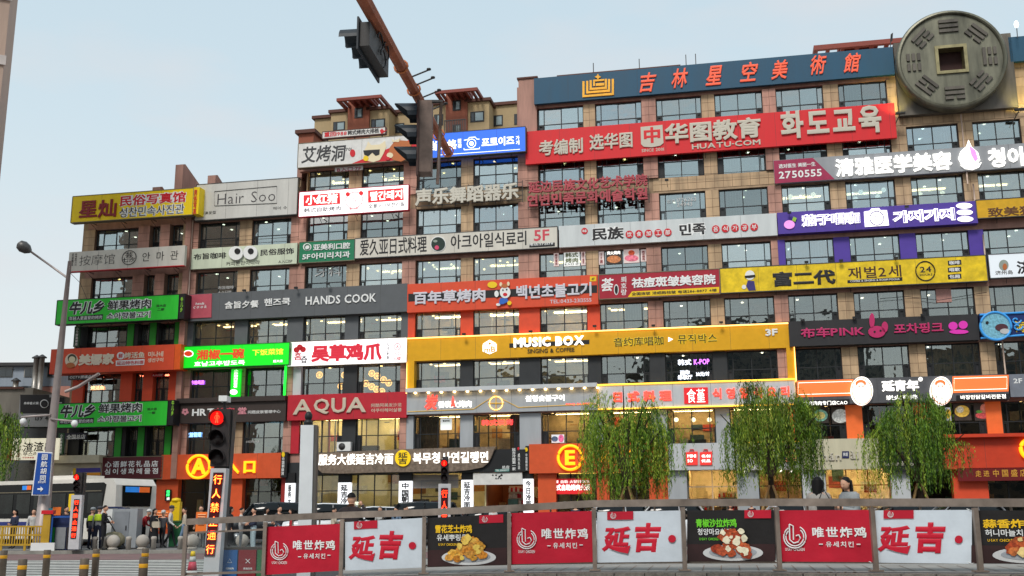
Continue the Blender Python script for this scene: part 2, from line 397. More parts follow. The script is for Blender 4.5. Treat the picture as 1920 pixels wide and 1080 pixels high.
for k in range(2,9):
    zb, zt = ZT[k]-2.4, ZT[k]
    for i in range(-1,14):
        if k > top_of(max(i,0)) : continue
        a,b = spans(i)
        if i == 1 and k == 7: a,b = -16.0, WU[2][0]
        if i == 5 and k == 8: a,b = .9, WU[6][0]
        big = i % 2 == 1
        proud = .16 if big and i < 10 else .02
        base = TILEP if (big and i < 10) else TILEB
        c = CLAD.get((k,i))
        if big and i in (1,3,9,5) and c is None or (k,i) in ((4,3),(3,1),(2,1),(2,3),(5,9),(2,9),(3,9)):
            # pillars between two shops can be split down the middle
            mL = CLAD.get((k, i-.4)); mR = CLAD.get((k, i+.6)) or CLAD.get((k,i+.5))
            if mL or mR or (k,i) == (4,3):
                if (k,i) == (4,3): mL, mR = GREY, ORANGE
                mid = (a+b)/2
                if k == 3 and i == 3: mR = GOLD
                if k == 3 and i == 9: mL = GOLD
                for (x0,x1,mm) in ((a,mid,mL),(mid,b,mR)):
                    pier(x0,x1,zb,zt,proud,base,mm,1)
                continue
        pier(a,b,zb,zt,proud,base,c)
        if i >= 0 and k <= 3 and False: pass
# pilaster stripes continue over bare spandrels where no sign hangs
for (u0,u1,z0,z1,m,cols) in [(9.9,18.2,ZT[6]+.15,ZT[7]-2.4,TILEB,14),(25.8,38.4,ZT[7]+.1,ZT[8]-2.4,TILEB,20),(25.8,38.4,ZT[8]-2.35,31.8,TILEB,20)]:
    q = MB(); q.box(mall.L(u0,.01,z0), mall.L(u1,0,z1), JOINT); p = mall.mb(q, 'spandrel_slab_bed'); tile_area(u0,u1,z0,z1,.01,m,cols,p,.62)
# left block piers
LC = {2:BLACK, 3:ORANGE, 4:BLACK}
for k in range(2,7):
    zb, zt = ZT[k]-2.4, ZT[k]
    sh = -.2*(6-k)
    for (a,b,pr) in [(-33.2,-32.3,.1),(-28.55+sh,-27.6+sh,.35),(-26.75+sh,-25.95+sh,.35),(-24.95+sh*.7,-24.6,.2)]:
        pier(a,b,zb,zt,pr,TILEP if pr > .2 else TILEB,LC.get(k),1)
        if k in (2,4) and pr > .1: mall.box('green_strip', GRNC, a+.12, a+.62 if b-a > .5 else b, pr, pr+.05, zb, zt)
q = MB(); q.box(mall.L(-24.6,.55,4.2), mall.L(-24.15,-.5,24.8), PINK); dp = mall.mb(q, 'corner_pillar'); tile_area(-24.6,-24.15,4.2,24.8,.55,TILEP,1,dp,.6)
tiles.sort(key=lambda t: -(t[1]-t[0])*(t[3]-t[2])*(60+t[0]))
rest = MB()
for n,(u0,u1,z0,z1,w_,m,host,dd) in enumerate(tiles):
    if n < 300: mall.box('granite_slab', m, u0,u1,w_,w_+dd,z0,z1, host)
    else: rest.box(mall.L(u0,w_+dd,z0), mall.L(u1,w_,z1), m)
tag(mall.mb(rest, 'granite_slabs'), kind='stuff')
# windows
_fr = {}
FX = [0,.12,.49,.87,1]
def frame_mesh(W_, H_, fx, zt_, m):
    k = (round(W_,2), round(H_,2), tuple(fx), m)
    if k not in _fr:
        q = MB(); t = .06
        for i,f in enumerate(fx):
            x = f*W_; a = x if i == 0 else (x-t if i == len(fx)-1 else x-t/2); q.box((a,0,0),(a+t,.1,H_), m)
        for z in (0, zt_-t/2, H_-t): q.box((t,.012,z),(W_-t,.088,z+t), m)
        # opening sashes in the narrow lower lights
        for i in (0, len(fx)-2):
            x0, x1 = fx[i]*W_+t, fx[i+1]*W_-t
            if x1-x0 < .7:
                for (a,b,c,d) in ((x0,x0+.05,t,zt_-t),(x1-.05,x1,t,zt_-t),(x0+.05,x1-.05,t,t+.05),(x0+.05,x1-.05,zt_-t-.06,zt_-t-.01)): q.box((a,-.03,c),(b,.05,d), m)
        o = q.build('window'); _fr[k] = o.data; bpy.data.objects.remove(o)
    return _fr[k]
panes = []
def window(fr, u0,u1,z0,z1,w_,g,fx=FX,zt=1.2,m=None,dark=True,name='window',parent=None):
    m = m or FRAME; H_ = z1-z0; zz = H_-zt
    l = Vector(fr.L(u0,w_,z0)); par = parent or fr.e
    o = new_obj(name, frame_mesh(u1-u0, H_, fx, zz, m), par, l - (parent.location if parent else Vector()))
    for i in range(len(fx)-1):
        a = fx[i]*(u1-u0)+.03; b = fx[i+1]*(u1-u0)-.03
        for (c,d,low) in ((.04,zz-.03,1),(zz+.03,H_-.04,0)):
            nar = (b-a) < .7
            mm = SASH if (dark and nar and low and random.random() < .6) else g
            panes.append((fr, o, a,b,c,d,mm,random.uniform(-.013,.013),random.uniform(-.012,.012), (b-a)*(d-c)*(60+u0)))
    return o
GLV = [GLU,GLU,GLU,glass('dark reflective window glass', .24, (.5,.58,.56), .6, wave=.25),glass('pale film window glass', .46, (.7,.76,.74), .6, wave=.2),glass('blueish window glass', .38, (.5,.62,.68), .7, wave=.3)]
gk = {2:GLL,3:GLM,4:GLM,5:GLU,6:GLU,7:GLU,8:GLU}
for k in range(2,9):
    for i,(a,b) in enumerate(WU):
        if k > top_of(i) or (k == 8 and 12 <= i <= 12): continue
        fx = FX if i % 2 else [0,.13,.51,.88,1]
        window(mall, a, b, ZT[k]-2.4, ZT[k]-.04, -.14, (GLM if k == 2 and i < 2 else (GLV[(i*7+k*5)%6] if k >= 5 else gk[k])), fx)
for k in range(2,7):
    for j,(a,b) in enumerate(WL):
        sh = -.2*(6-k); a += sh if j else 0; b += sh*(.7 if j == 2 else 1)
        window(mall, a, b, ZT[k]-2.4, ZT[k]-.04, -.14, gk[k] if k > 2 else GLM, [0,.16,.44,.72,1] if j == 0 else [0,.48,1], dark=k>3)
# rooms: back walls, side walls, ceiling lights
rooms = []
LC = {}
def room(k, i0, i1, wall, light=None, n=3, depth=5.5, power=None, ul=None, ur=None):
    u0 = ul if ul is not None else WU[i0][0]-.4; u1 = ur if ur is not None else WU[i1][1]+.4
    z0, z1 = ZT[k]-2.9, ZT[k]+.32
    q = MB(); q.box(mall.L(u0,-depth,z0), mall.L(u1,-depth-.15,z1), wall)
    q.box(mall.L(u0,-.52,z0), mall.L(u0+.12,-depth,z1), wall); q.box(mall.L(u1-.12,-.52,z0), mall.L(u1,-depth,z1), wall)
    mall.mb(q, 'interior_wall')
    q = MB(); rnd = random.Random(int(k*100+u0*10)); cols = [(90,60,40),(200,190,170),(60,60,66),(160,110,60),(120,130,120),(190,70,50),(230,220,200),(50,70,80)]
    for a in range(int((u1-u0)*2.2)):
        uu = rnd.uniform(u0+.3,u1-.5); ww = rnd.uniform(-depth+.3,-1); c = rnd.choice(cols); t = rnd.random(); m_ = mat('furnishing %d %d %d'%c,c,.6,var=.2,scale=5)
        if t < .35: q.box(mall.L(uu,ww,z0+.02), mall.L(uu+rnd.uniform(.3,1.3),ww-.4,z0+rnd.uniform(.9,1.7)), m_)
        elif t < .6: zz = z0+rnd.uniform(1.1,2.3); q.box(mall.L(uu,-depth+.06,zz), mall.L(uu+rnd.uniform(.4,1.2),-depth+.004,zz+rnd.uniform(.3,.7)), m_)
        elif t < .8: q.box(mall.L(uu,ww,z0+.02), mall.L(uu+.08,ww-.08,z1-.06), m_)
        else: zz = z1-rnd.uniform(.3,.9); q.box(mall.L(uu,ww,zz), mall.L(uu+rnd.uniform(.2,.9),ww-.1,zz+.06), m_)
    tag(mall.mb(q,'furnishings'), kind='stuff')
    if light:
        for a in range(n*(i1-i0+1)):
            for b in (1.3, 3.1):
                uu = u0+(u1-u0)*(a+.5+random.uniform(-.2,.2))/(n*(i1-i0+1)); ww = -b-random.uniform(0,.8)
                mall.box('ceiling_light', light, uu-.07,uu+.07,ww-.07,ww+.07,z1-.05,z1-.004)
    if power:
        for a in range(i1-i0+1):
            c = (WU[i0+a][0]+WU[i0+a][1])/2 if ul is None else (ul+ur)/2
            mall.box('ceiling_panel', power, c-1.3,c+1.3,-4.2,-3.9,z1-.07,z1-.006)
PB = glow('bright panel glow', (255,226,160), 24); PW = glow('soft panel glow', (255,220,160), 9); PBL = glow('cool panel glow', (180,220,240), 6)
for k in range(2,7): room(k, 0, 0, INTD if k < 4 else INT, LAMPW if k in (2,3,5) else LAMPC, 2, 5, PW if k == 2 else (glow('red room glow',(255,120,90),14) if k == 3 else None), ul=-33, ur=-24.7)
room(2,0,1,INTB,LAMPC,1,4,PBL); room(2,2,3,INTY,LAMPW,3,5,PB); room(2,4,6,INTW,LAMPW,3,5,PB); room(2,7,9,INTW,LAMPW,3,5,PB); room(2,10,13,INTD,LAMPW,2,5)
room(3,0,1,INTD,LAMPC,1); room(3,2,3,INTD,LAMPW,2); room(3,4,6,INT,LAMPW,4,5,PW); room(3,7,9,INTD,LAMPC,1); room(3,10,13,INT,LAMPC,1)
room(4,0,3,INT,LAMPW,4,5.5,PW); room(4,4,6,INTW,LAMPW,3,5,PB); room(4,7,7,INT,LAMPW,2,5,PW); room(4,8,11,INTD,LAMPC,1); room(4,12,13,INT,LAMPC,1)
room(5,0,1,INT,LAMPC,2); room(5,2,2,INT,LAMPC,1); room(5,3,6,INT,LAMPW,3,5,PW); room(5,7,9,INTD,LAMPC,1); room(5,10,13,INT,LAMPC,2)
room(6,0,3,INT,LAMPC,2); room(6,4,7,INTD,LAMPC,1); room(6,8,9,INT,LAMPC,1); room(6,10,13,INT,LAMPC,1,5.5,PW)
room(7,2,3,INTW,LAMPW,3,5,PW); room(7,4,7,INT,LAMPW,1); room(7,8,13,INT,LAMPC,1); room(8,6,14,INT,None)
CURT = [mat('pale curtain',(196,194,186),.9,var=.12,scale=1.2),mat('grey blind',(120,122,120),.9,var=.15),mat('brown curtain',(120,92,70),.9,var=.2)]
for (k,i,f0,f1,ci) in [(3,10,.05,.95,1),(3,11,.05,.95,1),(4,8,.5,.95,1),(4,7,.5,.9,0),(4,13,.03,.97,0),(5,10,.4,.95,0),(5,1,.0,.3,1),(6,9,.05,.5,0),(6,2,.6,.95,1),(7,9,.1,.45,0),(8,8,.5,.95,0),(8,11,.05,.4,1),(3,0,.55,.95,1),(2,4,.04,.5,2),(2,5,.75,.97,2),(6,4,.0,.3,1),(5,8,.6,.97,1),(7,12,.7,.97,1),(4,12,.5,.95,0),(3,12,.1,.95,0),(6,7,.5,.95,1)]:
    a,b = WU[i]; u0 = a+(b-a)*f0; u1 = a+(b-a)*f1; q = MB(); n = int((u1-u0)/.09)+1; z0,z1 = ZT[k]-2.4, ZT[k]-.02
    vs = []
    for j in range(n+1): x = u0+(u1-u0)*j/n; y = -.62-.05*(j%2); vs += [mall.L(x,y,z0), mall.L(x,y,z1)]
    q.add(vs,[(2*j,2*j+2,2*j+3,2*j+1) for j in range(n)],CURT[ci]); mall.mb(q,'curtain')
# ------------------------------------------------------------------ roofline
def bpx(fr, name, m, x0,y0,x1,y1,w1,w0,parent=None):
    u0,z1 = fr.pl.P(x0,y0,w1); u1,z0 = fr.pl.P(x1,y1,w1); fr.box(name, m, u0,u1,w0,w1,z0,z1,parent)
COP = mat('dark coping', (92,56,46), .7)
for (u0,u1,z0,z1,w1,m) in [(-21.6,-16.0,25.3,26.0,-.4,BEIGE),(3.0,11.9,31.9,33.4,-3,PINK),(11.9,17.6,31.9,33.0,-3.6,PINK),(.6,1.9,27.8,32.1,.2,PINK)]:
    mall.box('parapet', m, u0,u1,w1-.4,w1,z0,z1); mall.box('coping', COP, u0-.1,u1+.1,w1-.5,w1+.1,z1,z1+.12)
for u,zt,dw in [(-27.4,26.1,2.6),(-25.6,27.75,3.2),(-22.9,26.7,3.0)]:
    q = MB(); y0 = -.2
    q.ext([(y0,24.5),(y0,zt-.1),(y0+.3,zt),(y0+dw,zt-1.1),(y0+dw,24.5)], u-.32, u+.32, PINK, 'yz'); mall.mb(q, 'roof_fin')
mall.box('roof_ledge', PINK, -27.8,-22.9,-2.4,-1.2,24.6,25.75)
# penthouse pergolas on the roof at the right
def pergola(fr, u0,u1,w1,z,dep=4,n=6):
    q = MB(); m = mat('rust red steel', (134,62,50), .6, var=.12)
    q.box(fr.L(u0,w1+.02,z), fr.L(u1,w1-.3,z+.35), m); q.box(fr.L(u0,w1-dep+.3,z), fr.L(u1,w1-dep,z+.35), m)
    q.box(fr.L(u0,w1-.3,z), fr.L(u0+.3,w1-dep+.3,z+.35), m); q.box(fr.L(u1-.3,w1-.3,z), fr.L(u1,w1-dep+.3,z+.35), m)
    for i in range(1,n):
        x = u0+(u1-u0)*i/n; q.box(fr.L(x-.12,w1-.3,z+.02), fr.L(x+.12,w1-dep+.3,z+.3), m)
    q.box(fr.L(u0+.3*(u1-u0),w1-1,z+.35), fr.L(u0+.75*(u1-u0),w1-3,z+.75), m)
    return fr.mb(q, 'pergola_roof')
pergola(mall, 21.5,27.6,-4,34.2,4.5); mall.box('stair_head', PINK, 23.2,31.5,-9,-5,31.5,34.2)
for u in (5.6,9.0,12.4,13.1): mall.box('lightning_rod', DKMET, u-.03,u+.03,-3.3,-3.24,33.3,34.4)
SHOPW = mat('honey interior', (232,208,170), .7, var=.15); PSH = glow('shop panel glow', (255,222,160), 48)
# ground-floor columns and walls
Z1 = .4
for (u0,u1,m,w1) in [(-25.9,-24.2,ORANGE2,.1),(-20.6,-19.3,ORANGE2,.1),(-16.4,-15.9,mat('brick red paint',(150,40,34),.6),.1),(-15.9,-14.9,CHAR,.08),(1.7,2.9,ORANGE2,.15),(5.6,6.4,ORANGE2,.15),(9.0,10.2,ORANGE2,.15),(10.2,11.4,LGREY,.1),(14.6,15.9,LGREY,.1),(18.6,20.0,WHITEC,.1),(23.9,25.0,WHITEC,.1),(27.5,29.5,ORANGE,.12)]:
    mall.box('ground_floor_column', m, u0,u1,-.6,w1,Z1,5.2)
mall.box('ground_floor_lintel', BLACK, -33.4,38.6,-.7,-.02,4.35,5.2)
for (u0,u1,wall,pw,n) in [(-24.2,-16,INTD,None,2),(-15,-2,INTY,PB,4),(-2,2,mat('wood interior',(120,60,24),.6),PW,2),(2.9,10.2,INT,PW,2),(11.4,14.7,SHOPW,PSH,3),(15.9,18.7,INTW,PB,2),(20,24,SHOPW,PSH,3),(25,38,INTD,None,2)]:
    q = MB(); q.box(mall.L(u0,-5.5,Z1), mall.L(u1,-5.7,4.9), wall); q.box(mall.L(u0,-.7,Z1), mall.L(u0+.1,-5.5,4.9), wall); q.box(mall.L(u1-.1,-.7,Z1), mall.L(u1,-5.5,4.9), wall)
    q.box(mall.L(u0+.1,-.7,4.85), mall.L(u1-.1,-5.5,5.1), CEIL); mall.mb(q, 'interior_wall')
    rnd = random.Random(int(u0*7)); q = MB(); cols = [(200,180,140),(150,60,50),(70,60,56),(220,210,190),(60,90,80),(180,120,60)]
    for a in range(int((u1-u0)*2.4)):
        uu = rnd.uniform(u0+.2,u1-.8); c = rnd.choice(cols); m_ = mat('furnishing %d %d %d'%c,c,.6,var=.2,scale=5); ww = rnd.uniform(-5.2,-1.4)
        if rnd.random() < .6: q.box(mall.L(uu,ww,Z1+.01), mall.L(uu+rnd.uniform(.3,.9),ww-.3,Z1+rnd.uniform(.9,2.4)), m_)
        else: zz = rnd.uniform(2.2,3.9); q.box(mall.L(uu,-5.45,zz), mall.L(uu+rnd.uniform(.4,1.3),-5.49,zz+rnd.uniform(.3,.8)), m_)
    tag(mall.mb(q,'furnishings'), kind='stuff')
    for a in range(n*2):
        uu = u0+(u1-u0)*(a+.5)/(n*2); mall.box('ceiling_light', LAMPW, uu-.1,uu+.1,-2.1-(a%2),-1.9-(a%2),4.78,4.846)
    if pw:
        for a in range(2):
            uu = u0+(u1-u0)*(a+.5)/2; mall.box('ceiling_panel', pw, uu-1,uu+1,-3.2,-2.9,4.77,4.845)
def front(u0,u1,n,z0=Z1,z1=4.35,zt=1.1,g=None,m=None,name='shop_window'):
    return window(mall,u0,u1,z0,z1,-.4,g or GLL,[i/n for i in range(n+1)],zt,m,False,name)
front(-24.2,-20.6,2); front(-19.3,-16.4,3); front(-14.9,-11.0,3); front(-11.0,-7.4,3); front(-6.5,-3.0,2,z1=3.9)
front(2.9,5.6,3); front(6.4,9.0,3); front(11.4,14.6,2,m=mat('silver frame',(170,170,168),.4)); front(15.9,18.6,3); front(20.0,23.9,3,m=mat('bronze frame',(150,96,40),.5)); front(29.5,38.3,7)
mall.box('lintel_light', glow('warm strip glow',(255,190,90),3), -24.1,-16.5,-.62,-.52,4.2,4.28)
mall.box('lintel_light', glow('warm strip glow',(255,190,90),3), 3.0,9.0,-.62,-.52,4.2,4.28)
# ------------------------------------------------------------------ signs on the front
INK = mat('black lettering', (30,28,30), .4, var=0); RED = mat('red lettering', (205,28,40), .4, var=0); LW = mat('white lettering', (232,232,230), .4, var=0)
DRED = mat('dark red lettering', (140,30,34), .45, var=0); LWG = glow('lit white lettering', (255,252,245), 1.25); LORG = glow('lit amber lettering', (255,176,20), 1.3)
LRG = glow('lit red lettering', (255,74,60), 1.4); GRYL = mat('warm grey lettering', (196,188,172), .45, var=0); YEL = mat('yellow lettering', (240,200,20), .45, var=0)
SGN = 'shop signs on the front of the shopping building'
text0 = text
def text(fr,body,x0,x1,yc,h,w,*a,**k): return text0(fr,body,x0,x1,yc,h,w+fr.dw,*a,**k)
def sign(label, x0,y0,x1,y1, w_, t, m, cat='sign', name='shop_sign', edge=None, brk=True, board='board', group=SGN, pl=FA):
    dw = -.3 if w_ in (.8,.9) and pl is FA else 0
    if dw: t = t+dw if t >= w_ else min(t,.28); w_ += dw
    u0,z1 = pl.P(x0,y0,w_); u1,z0 = pl.P(x1,y1,w_)
    f = Fr(pl, (u0+u1)/2, 0, z0, name, label, cat, group)
    f.r = (u0,u1,z0,z1); f.w = w_; f.dw = dw
    q = MB(); q.box(f.L(u0,w_,z0), f.L(u1,w_-t,z1), m); f.mb(q, board)
    if u1-u0 > 5 and name == 'shop_sign':
        n = int((u1-u0)/2.44); q = MB()
        for i in range(1,n+1):
            x = u0+i*2.44
            if x < u1-.2: q.box(f.L(x-.007,w_+.002,z0+.01), f.L(x+.007,w_-.01,z1-.01), SEAM)
        tag(f.mb(q,'panel_seam'), kind='stuff')
    if edge:
        q = MB(); e = .05
        for a in ((u0-.03,z1,u1+.03,z1+e),(u0-.03,z0-e,u1+.03,z0),(u0-e,z0,u0,z1),(u1,z0,u1+e,z1)): q.box(f.L(a[0],w_+.02,a[1]), f.L(a[2],w_-t,a[3]), edge)
        f.mb(q, 'edge_trim')
    if brk and w_-t > .3:
        q = MB(); n = max(2, int((u1-u0)/2.2))
        for i in range(n):
            x = u0+(u1-u0)*(i+.5)/n
            for z in (z0+.08, z1-.12): q.box(f.L(x-.025,w_-t,z), f.L(x+.025,.02,z+.05), DKMET)
            q.tube([f.L(x,w_-t-.02,z0+.1), f.L(x,.05,z0-.28)], .02, DKMET, 5)
        f.mb(q, 'bracket')
    return f
SEAM = mat('panel seam shadow gap',(70,66,64),.8,var=0)
def T(f, *a, **k): return text0(f, a[0], a[1], a[2], a[3], a[4], f.w+(k.pop('up', .012))+k.get('depth',0), a[5], **k)
YB = mat('yellow sign board', (248,212,6), .45, var=.09, streak=1, scale=1.3)
f = sign('bright yellow photo studio sign with red and outlined lettering, top of the left wing', 137,369,360,402, 1.5,.5, YB, edge=mat('grey trim',(120,110,90),.5))
T(f,'星灿',148,218,391,34,DRED,wt=.035,depth=.05,split=True,jit=.03); T(f,'民俗写真馆',225,348,373,20,RED,wt=.04,outline=LW,ow=.05); T(f,'성찬민속사진관',224,345,395,18,INK,wt=0,outline=LW,ow=.04)
f.box('side_panel', YB, f.r[1]+.02,f.r[1]+.5,.6,1.52,f.r[2],f.r[3]+.05); text(f,'民俗写真',362.5,369,379,46,1.56,RED,wt=.03,vert=True)
SILV = mat('silver composite board', (204,202,196), .35, var=.09, streak=1, scale=1.3)
f = sign('plain silver board with a thin framed word in outline letters, beside the yellow sign', 369,347,556,401, .7,.4, SILV, edge=mat('dark trim',(70,70,70),.5))
T(f,'Hair Soo',408,516,370,20,mat('thin dark lettering',(60,56,60),.4,var=0),wt=-.012,gap=.06); f.line('outline', INK, [(402,359),(519,349),(519,381),(402,386)], .73,.018,True)
T(f,'秀演发型',376,405,399,6,INK,wt=0); T(f,'헤어 수',512,538,390,6,INK,wt=0)
CREAM = mat('off white sign board', (216,210,198), .45, var=.09, streak=1, scale=1.3)
f = sign('off white massage parlour sign with thin grey lettering and a red lower edge', 130,473,345,497, 1.5,.3, CREAM)
f.box('red_edge', RED, f.r[0],f.r[1],1.2,1.53,f.r[2]-.06,f.r[2]-.003); T(f,'按摩馆',149,215,487,19,mat('grey lettering',(80,78,76),.5,var=0),wt=-.01); T(f,'안마관',267,334,480,17,INK,wt=.0,gap=.6); f.disc('round_emblem', INK, 242,483,13,1.53,ring=.025); T(f,'芸',235,249,478,10,INK); T(f,'七汐',229,253,487,9,INK); T(f,'足道精品',134,138,487,23,INK,vert=True); T(f,'족욕발마사지',140,144,487,23,INK,vert=True)
PGRN = mat('pale green sign board', (206,214,190), .45, var=.09, streak=1, scale=1.3)
f = sign('pale green coffee and clothing sign with two large googly eyes', 360,467,556,494, .8,.3, PGRN)
T(f,'布旨咖啡',363,424,480,12,INK,wt=.03,jit=.04); T(f,'民俗服饰',488,551,472,12,INK,wt=.03,jit=.04); T(f,'커피뿐만아니라',424,487,493,8,INK,wt=.01); T(f,'A入口5F',522,548,490,6,INK,wt=.01)
for cx,cyy,ix in ((442,474.5,445),(469,473.5,470)): f.disc('eye', LW, cx,cyy,13.3,.98,.14,13); f.disc('pupil', INK, ix,471,5.5,1.01,.02)
DGRN = mat('dark green sign board', (26,122,84), .45, var=.09, streak=1, scale=1.3)
f = sign('dark green dental clinic sign with white lettering in two rows', 562,455,664,487, .8,.3, DGRN, edge=mat('grey trim',(120,110,90),.5))
T(f,'亚美利口腔',587,656,462,12,LW,wt=.03,depth=.05,split=True); T(f,'5F아미리치과',567,656,479,12,LW,wt=.03,depth=.05,split=True); f.disc('badge', LW, 576,463,8,.83,.02,7); f.disc('badge_mark', DGRN, 576,463,5,.86,ring=.03)
f = sign('long off white Japanese food sign with big black characters and round fish emblem', 666,448,1045,463, .8,.35, CREAM, edge=mat('dark trim',(70,70,70),.5))
T(f,'爱久亚日式料理',675,800,461,31,INK,wt=.02); T(f,'아크아일식료리',845,987,450,27,INK,wt=.025); T(f,'5F',1001,1030,441,21,mat('rose lettering',(206,70,84),.5,var=0),wt=.03); f.box('phone_strip', INK, *(lambda a,b:(a,b))(FA.P(991,457,.8)[0],FA.P(1039,457,.8)[0]), .8,.815, FA.P(1015,461,.8)[1],FA.P(1015,454,.8)[1]); T(f,'电话:2721178',993,1037,457.5,4.6,LW,up=.03)
f.disc('round_emblem', LW, 821.5,457.5,14.5,.83,.02); f.disc('emblem_dish', mat('deep green print',(30,52,44),.5,var=.3,scale=6), 821.5,457.5,13,.85,.015); f.disc('emblem_petal', mat('rose print',(214,70,110),.5), 819,464,4,.87,.015); f.disc('emblem_leaf', mat('grey print',(150,160,150),.5), 816,452,4,.87,.015,2.5)
f = sign('long pale grey composite board with black brush words and small red discs', 1048,424,1458,441, .8,.35, mat('pale grey board',(206,210,210),.4,var=.09,streak=1,scale=1.3))
T(f,'民族',1110,1170,438,24,INK,wt=.05,outline=LW,ow=.05,jit=.03); T(f,'민족',1274,1323,430,22,INK,wt=.05,outline=LW,ow=.05,jit=.03)
for i,c in enumerate('饮食加工部'): x = 1180+i*18; f.disc('red_disc', RED, x,439.5-i*1,7.2,.85,.03); T(f,c,x-4.5,x+4.5,439.5-i,9,LW,up=.06)
for i,c in enumerate('음식가공부'): x = 1342+i*18; f.disc('red_disc', RED, x,429.5-i*1,7.2,.85,.03); T(f,c,x-4.5,x+4.5,429.5-i,9,LW,up=.06)
f.disc('seal', RED, 1096,433,6,.83,.02,6); T(f,'韩餐',1092,1100,433,5,LW,up=.04)
f = sign('purple karaoke sign with glowing white bubble lettering and camera shape', 1457,399,1834,418, .9,.9, PURP, brk=False)
T(f,'茄子唱咖',1503,1612,411,21,mat('violet lettering',(96,70,180),.4,var=0),wt=-.008,outline=LWG,ow=.04,depth=.06); T(f,'가지가지',1674,1790,404,21,mat('violet lettering',(96,70,180),.4,var=0),wt=-.008,outline=LWG,ow=.045,depth=.06)
f.poly('camera_shape', LWG, [(1620,397),(1631,395),(1634,391),(1648,390),(1651,394),(1663,394),(1667,422),(1622,425)], 1.0,.09); f.disc('lens_ring', PURP, 1644,409,13,1.02,ring=.03); f.disc('lens_ring', PURP, 1644,409,4,1.02,ring=.02)
for i in range(3): f.disc('white_pill', LWG, 1808+i,385.5+i*12.5,15,.98,.07,5)
f.disc('aubergine_shape', mat('pink print',(236,150,220),.5,emit=.5), 1480,421,10,.97,.05,8); f.poly('aubergine_stalk', mat('leaf print',(150,190,60),.5), [(1485,413),(1488,406),(1494,409),(1491,416)], .99,.05)
f = sign('ochre pet salon sign with brown lettering at the right edge of the photo', 1830,376,1990,400, .9,.4, mat('ochre sign board',(214,164,22),.4), edge=mat('dark trim',(70,70,70),.5)); T(f,'致美猫',1852,1940,396,18,mat('brown lettering',(92,52,20),.4,var=0),wt=.035)
f = sign('long grey clinic sign with white raised characters, maroon left end and pink petal', 1450,301,1990,309, .8,.35, mat('mid grey board',(150,152,156),.4,var=.09,streak=1,scale=1.3))
f.poly('maroon_end', mat('maroon board',(160,34,76),.45), [(1450.5,301.5),(1524,296),(1565,336),(1453,344)], .812,.012)
T(f,'清雅医学美容',1566,1786,307,34,LWG,wt=.03,depth=.1,split=True); T(f,'청아',1853,1925,294,36,LWG,wt=.04,depth=.1,split=True); T(f,'2750555',1460,1541,326,14,LW,wt=.03,up=.03); T(f,'选对医生 美丽一生',1460,1529,309.5,8,LW,wt=.03,up=.03)
f.poly('petal', LWG, [(1816,262),(1822,275),(1834,286),(1838,300),(1830,309),(1818,312),(1803,308),(1797,297),(1801,284),(1812,274)], .95,.12); f.poly('petal_shade', mat('pink lit print',(250,150,220),.5,emit=.6), [(1817,272),(1829,282),(1834,298),(1828,303),(1821,290)], .97,.02); f.poly('petal_foot', LWG, [(1801,309),(1818,314),(1841,304),(1836,313),(1824,318),(1810,316)], .95,.12)
f = sign('huge red education centre sign with white Chinese and Korean characters', 985,247,1682,258, .9,.5, mat('vermilion sign board',(214,26,34),.5,var=.05,streak=1))
T(f,'考编制',1010,1093,275,29,GRYL,wt=.035,depth=.08,split=True); T(f,'选华图',1105,1186,264,30,GRYL,wt=.035,depth=.08,split=True); T(f,'华图教育',1246,1427,244.5,39,GRYL,wt=.045,depth=.12,split=True); T(f,'화도교육',1463,1653,228,52,GRYL,wt=.05,depth=.12,split=True,gap=.12); T(f,'HUATU·COM',1297,1426,270.5,10,GRYL,wt=.03,depth=.05); T(f,'SINCE 2001',1203,1245,281,6,GRYL,wt=.02)
f.poly('emblem_plate', GRYL, [(1201,238),(1242,234),(1244,268),(1238,273),(1222,276),(1207,275),(1202,270)], .96,.05); T(f,'中',1207,1238,253,30,mat('vermilion print',(214,26,34),.5,var=0),wt=.05,up=.075)
TEAL = mat('teal sign board', (22,76,104), .5, var=.09, streak=1, scale=1.3)
f = sign('long dark teal art museum sign along the roofline with orange brush characters', 1001,147,1678,139, .8,.35, TEAL)
OBR = mat('orange red brush lettering', (244,96,62), .45, emit=.15, var=0)
for i,(c,x,yy) in enumerate([('吉',1213,154),('林',1274,146),('星',1339,141),('空',1404,134),('美',1462,130),('術',1533,121),('館',1597,117)]): T(f,c,x-14,x+15,yy,36,OBR,wt=.025,depth=.08,split=True,slant=.28)
GO = mat('golden emblem', (246,176,40), .4, emit=.1)
for (a,b) in [((1092,152),(1096,180)),((1099,151),(1103,174)),((1105,151),(1109,168)),((1140,148),(1144,164)),((1146,147),(1149.5,169)),((1148,147),(1151.5,176))]: pass
for j,(xa,xb,ya,yb) in enumerate([(1092,1151,150,180),(1099,1144,150,173.5),(1105.5,1138,149,167.5)]):
    d = lambda x: -(x-1121)*.075
    f.poly('emblem_bar', GO, [(xa,ya+d(xa)),(xa+4,ya+d(xa)),(xa+4,yb-4+d(xa)),(xb-4,yb-4+d(xb)),(xb-4,ya+d(xb)),(xb,ya+d(xb)),(xb,yb+d(xb)),(xa,yb+d(xa))], .88,.08)
f.poly('emblem_box', GO, [(1112,149.5),(1133,148),(1133,151),(1115.5,152.5),(1115.5,161),(1112,161)], .88,.08); f.poly('emblem_bar', GO, [(1117,156),(1133,155),(1133,160),(1117,161)], .88,.08); f.poly('emblem_star', GO, [(1121,138),(1123,142),(1127,144),(1123,146),(1121,149),(1119,146),(1115,144),(1119,142)], .88,.08)
f = sign('short piece of dark teal sign to the right of the giant coin', 1890,70,1990,108, .8,.35, TEAL)
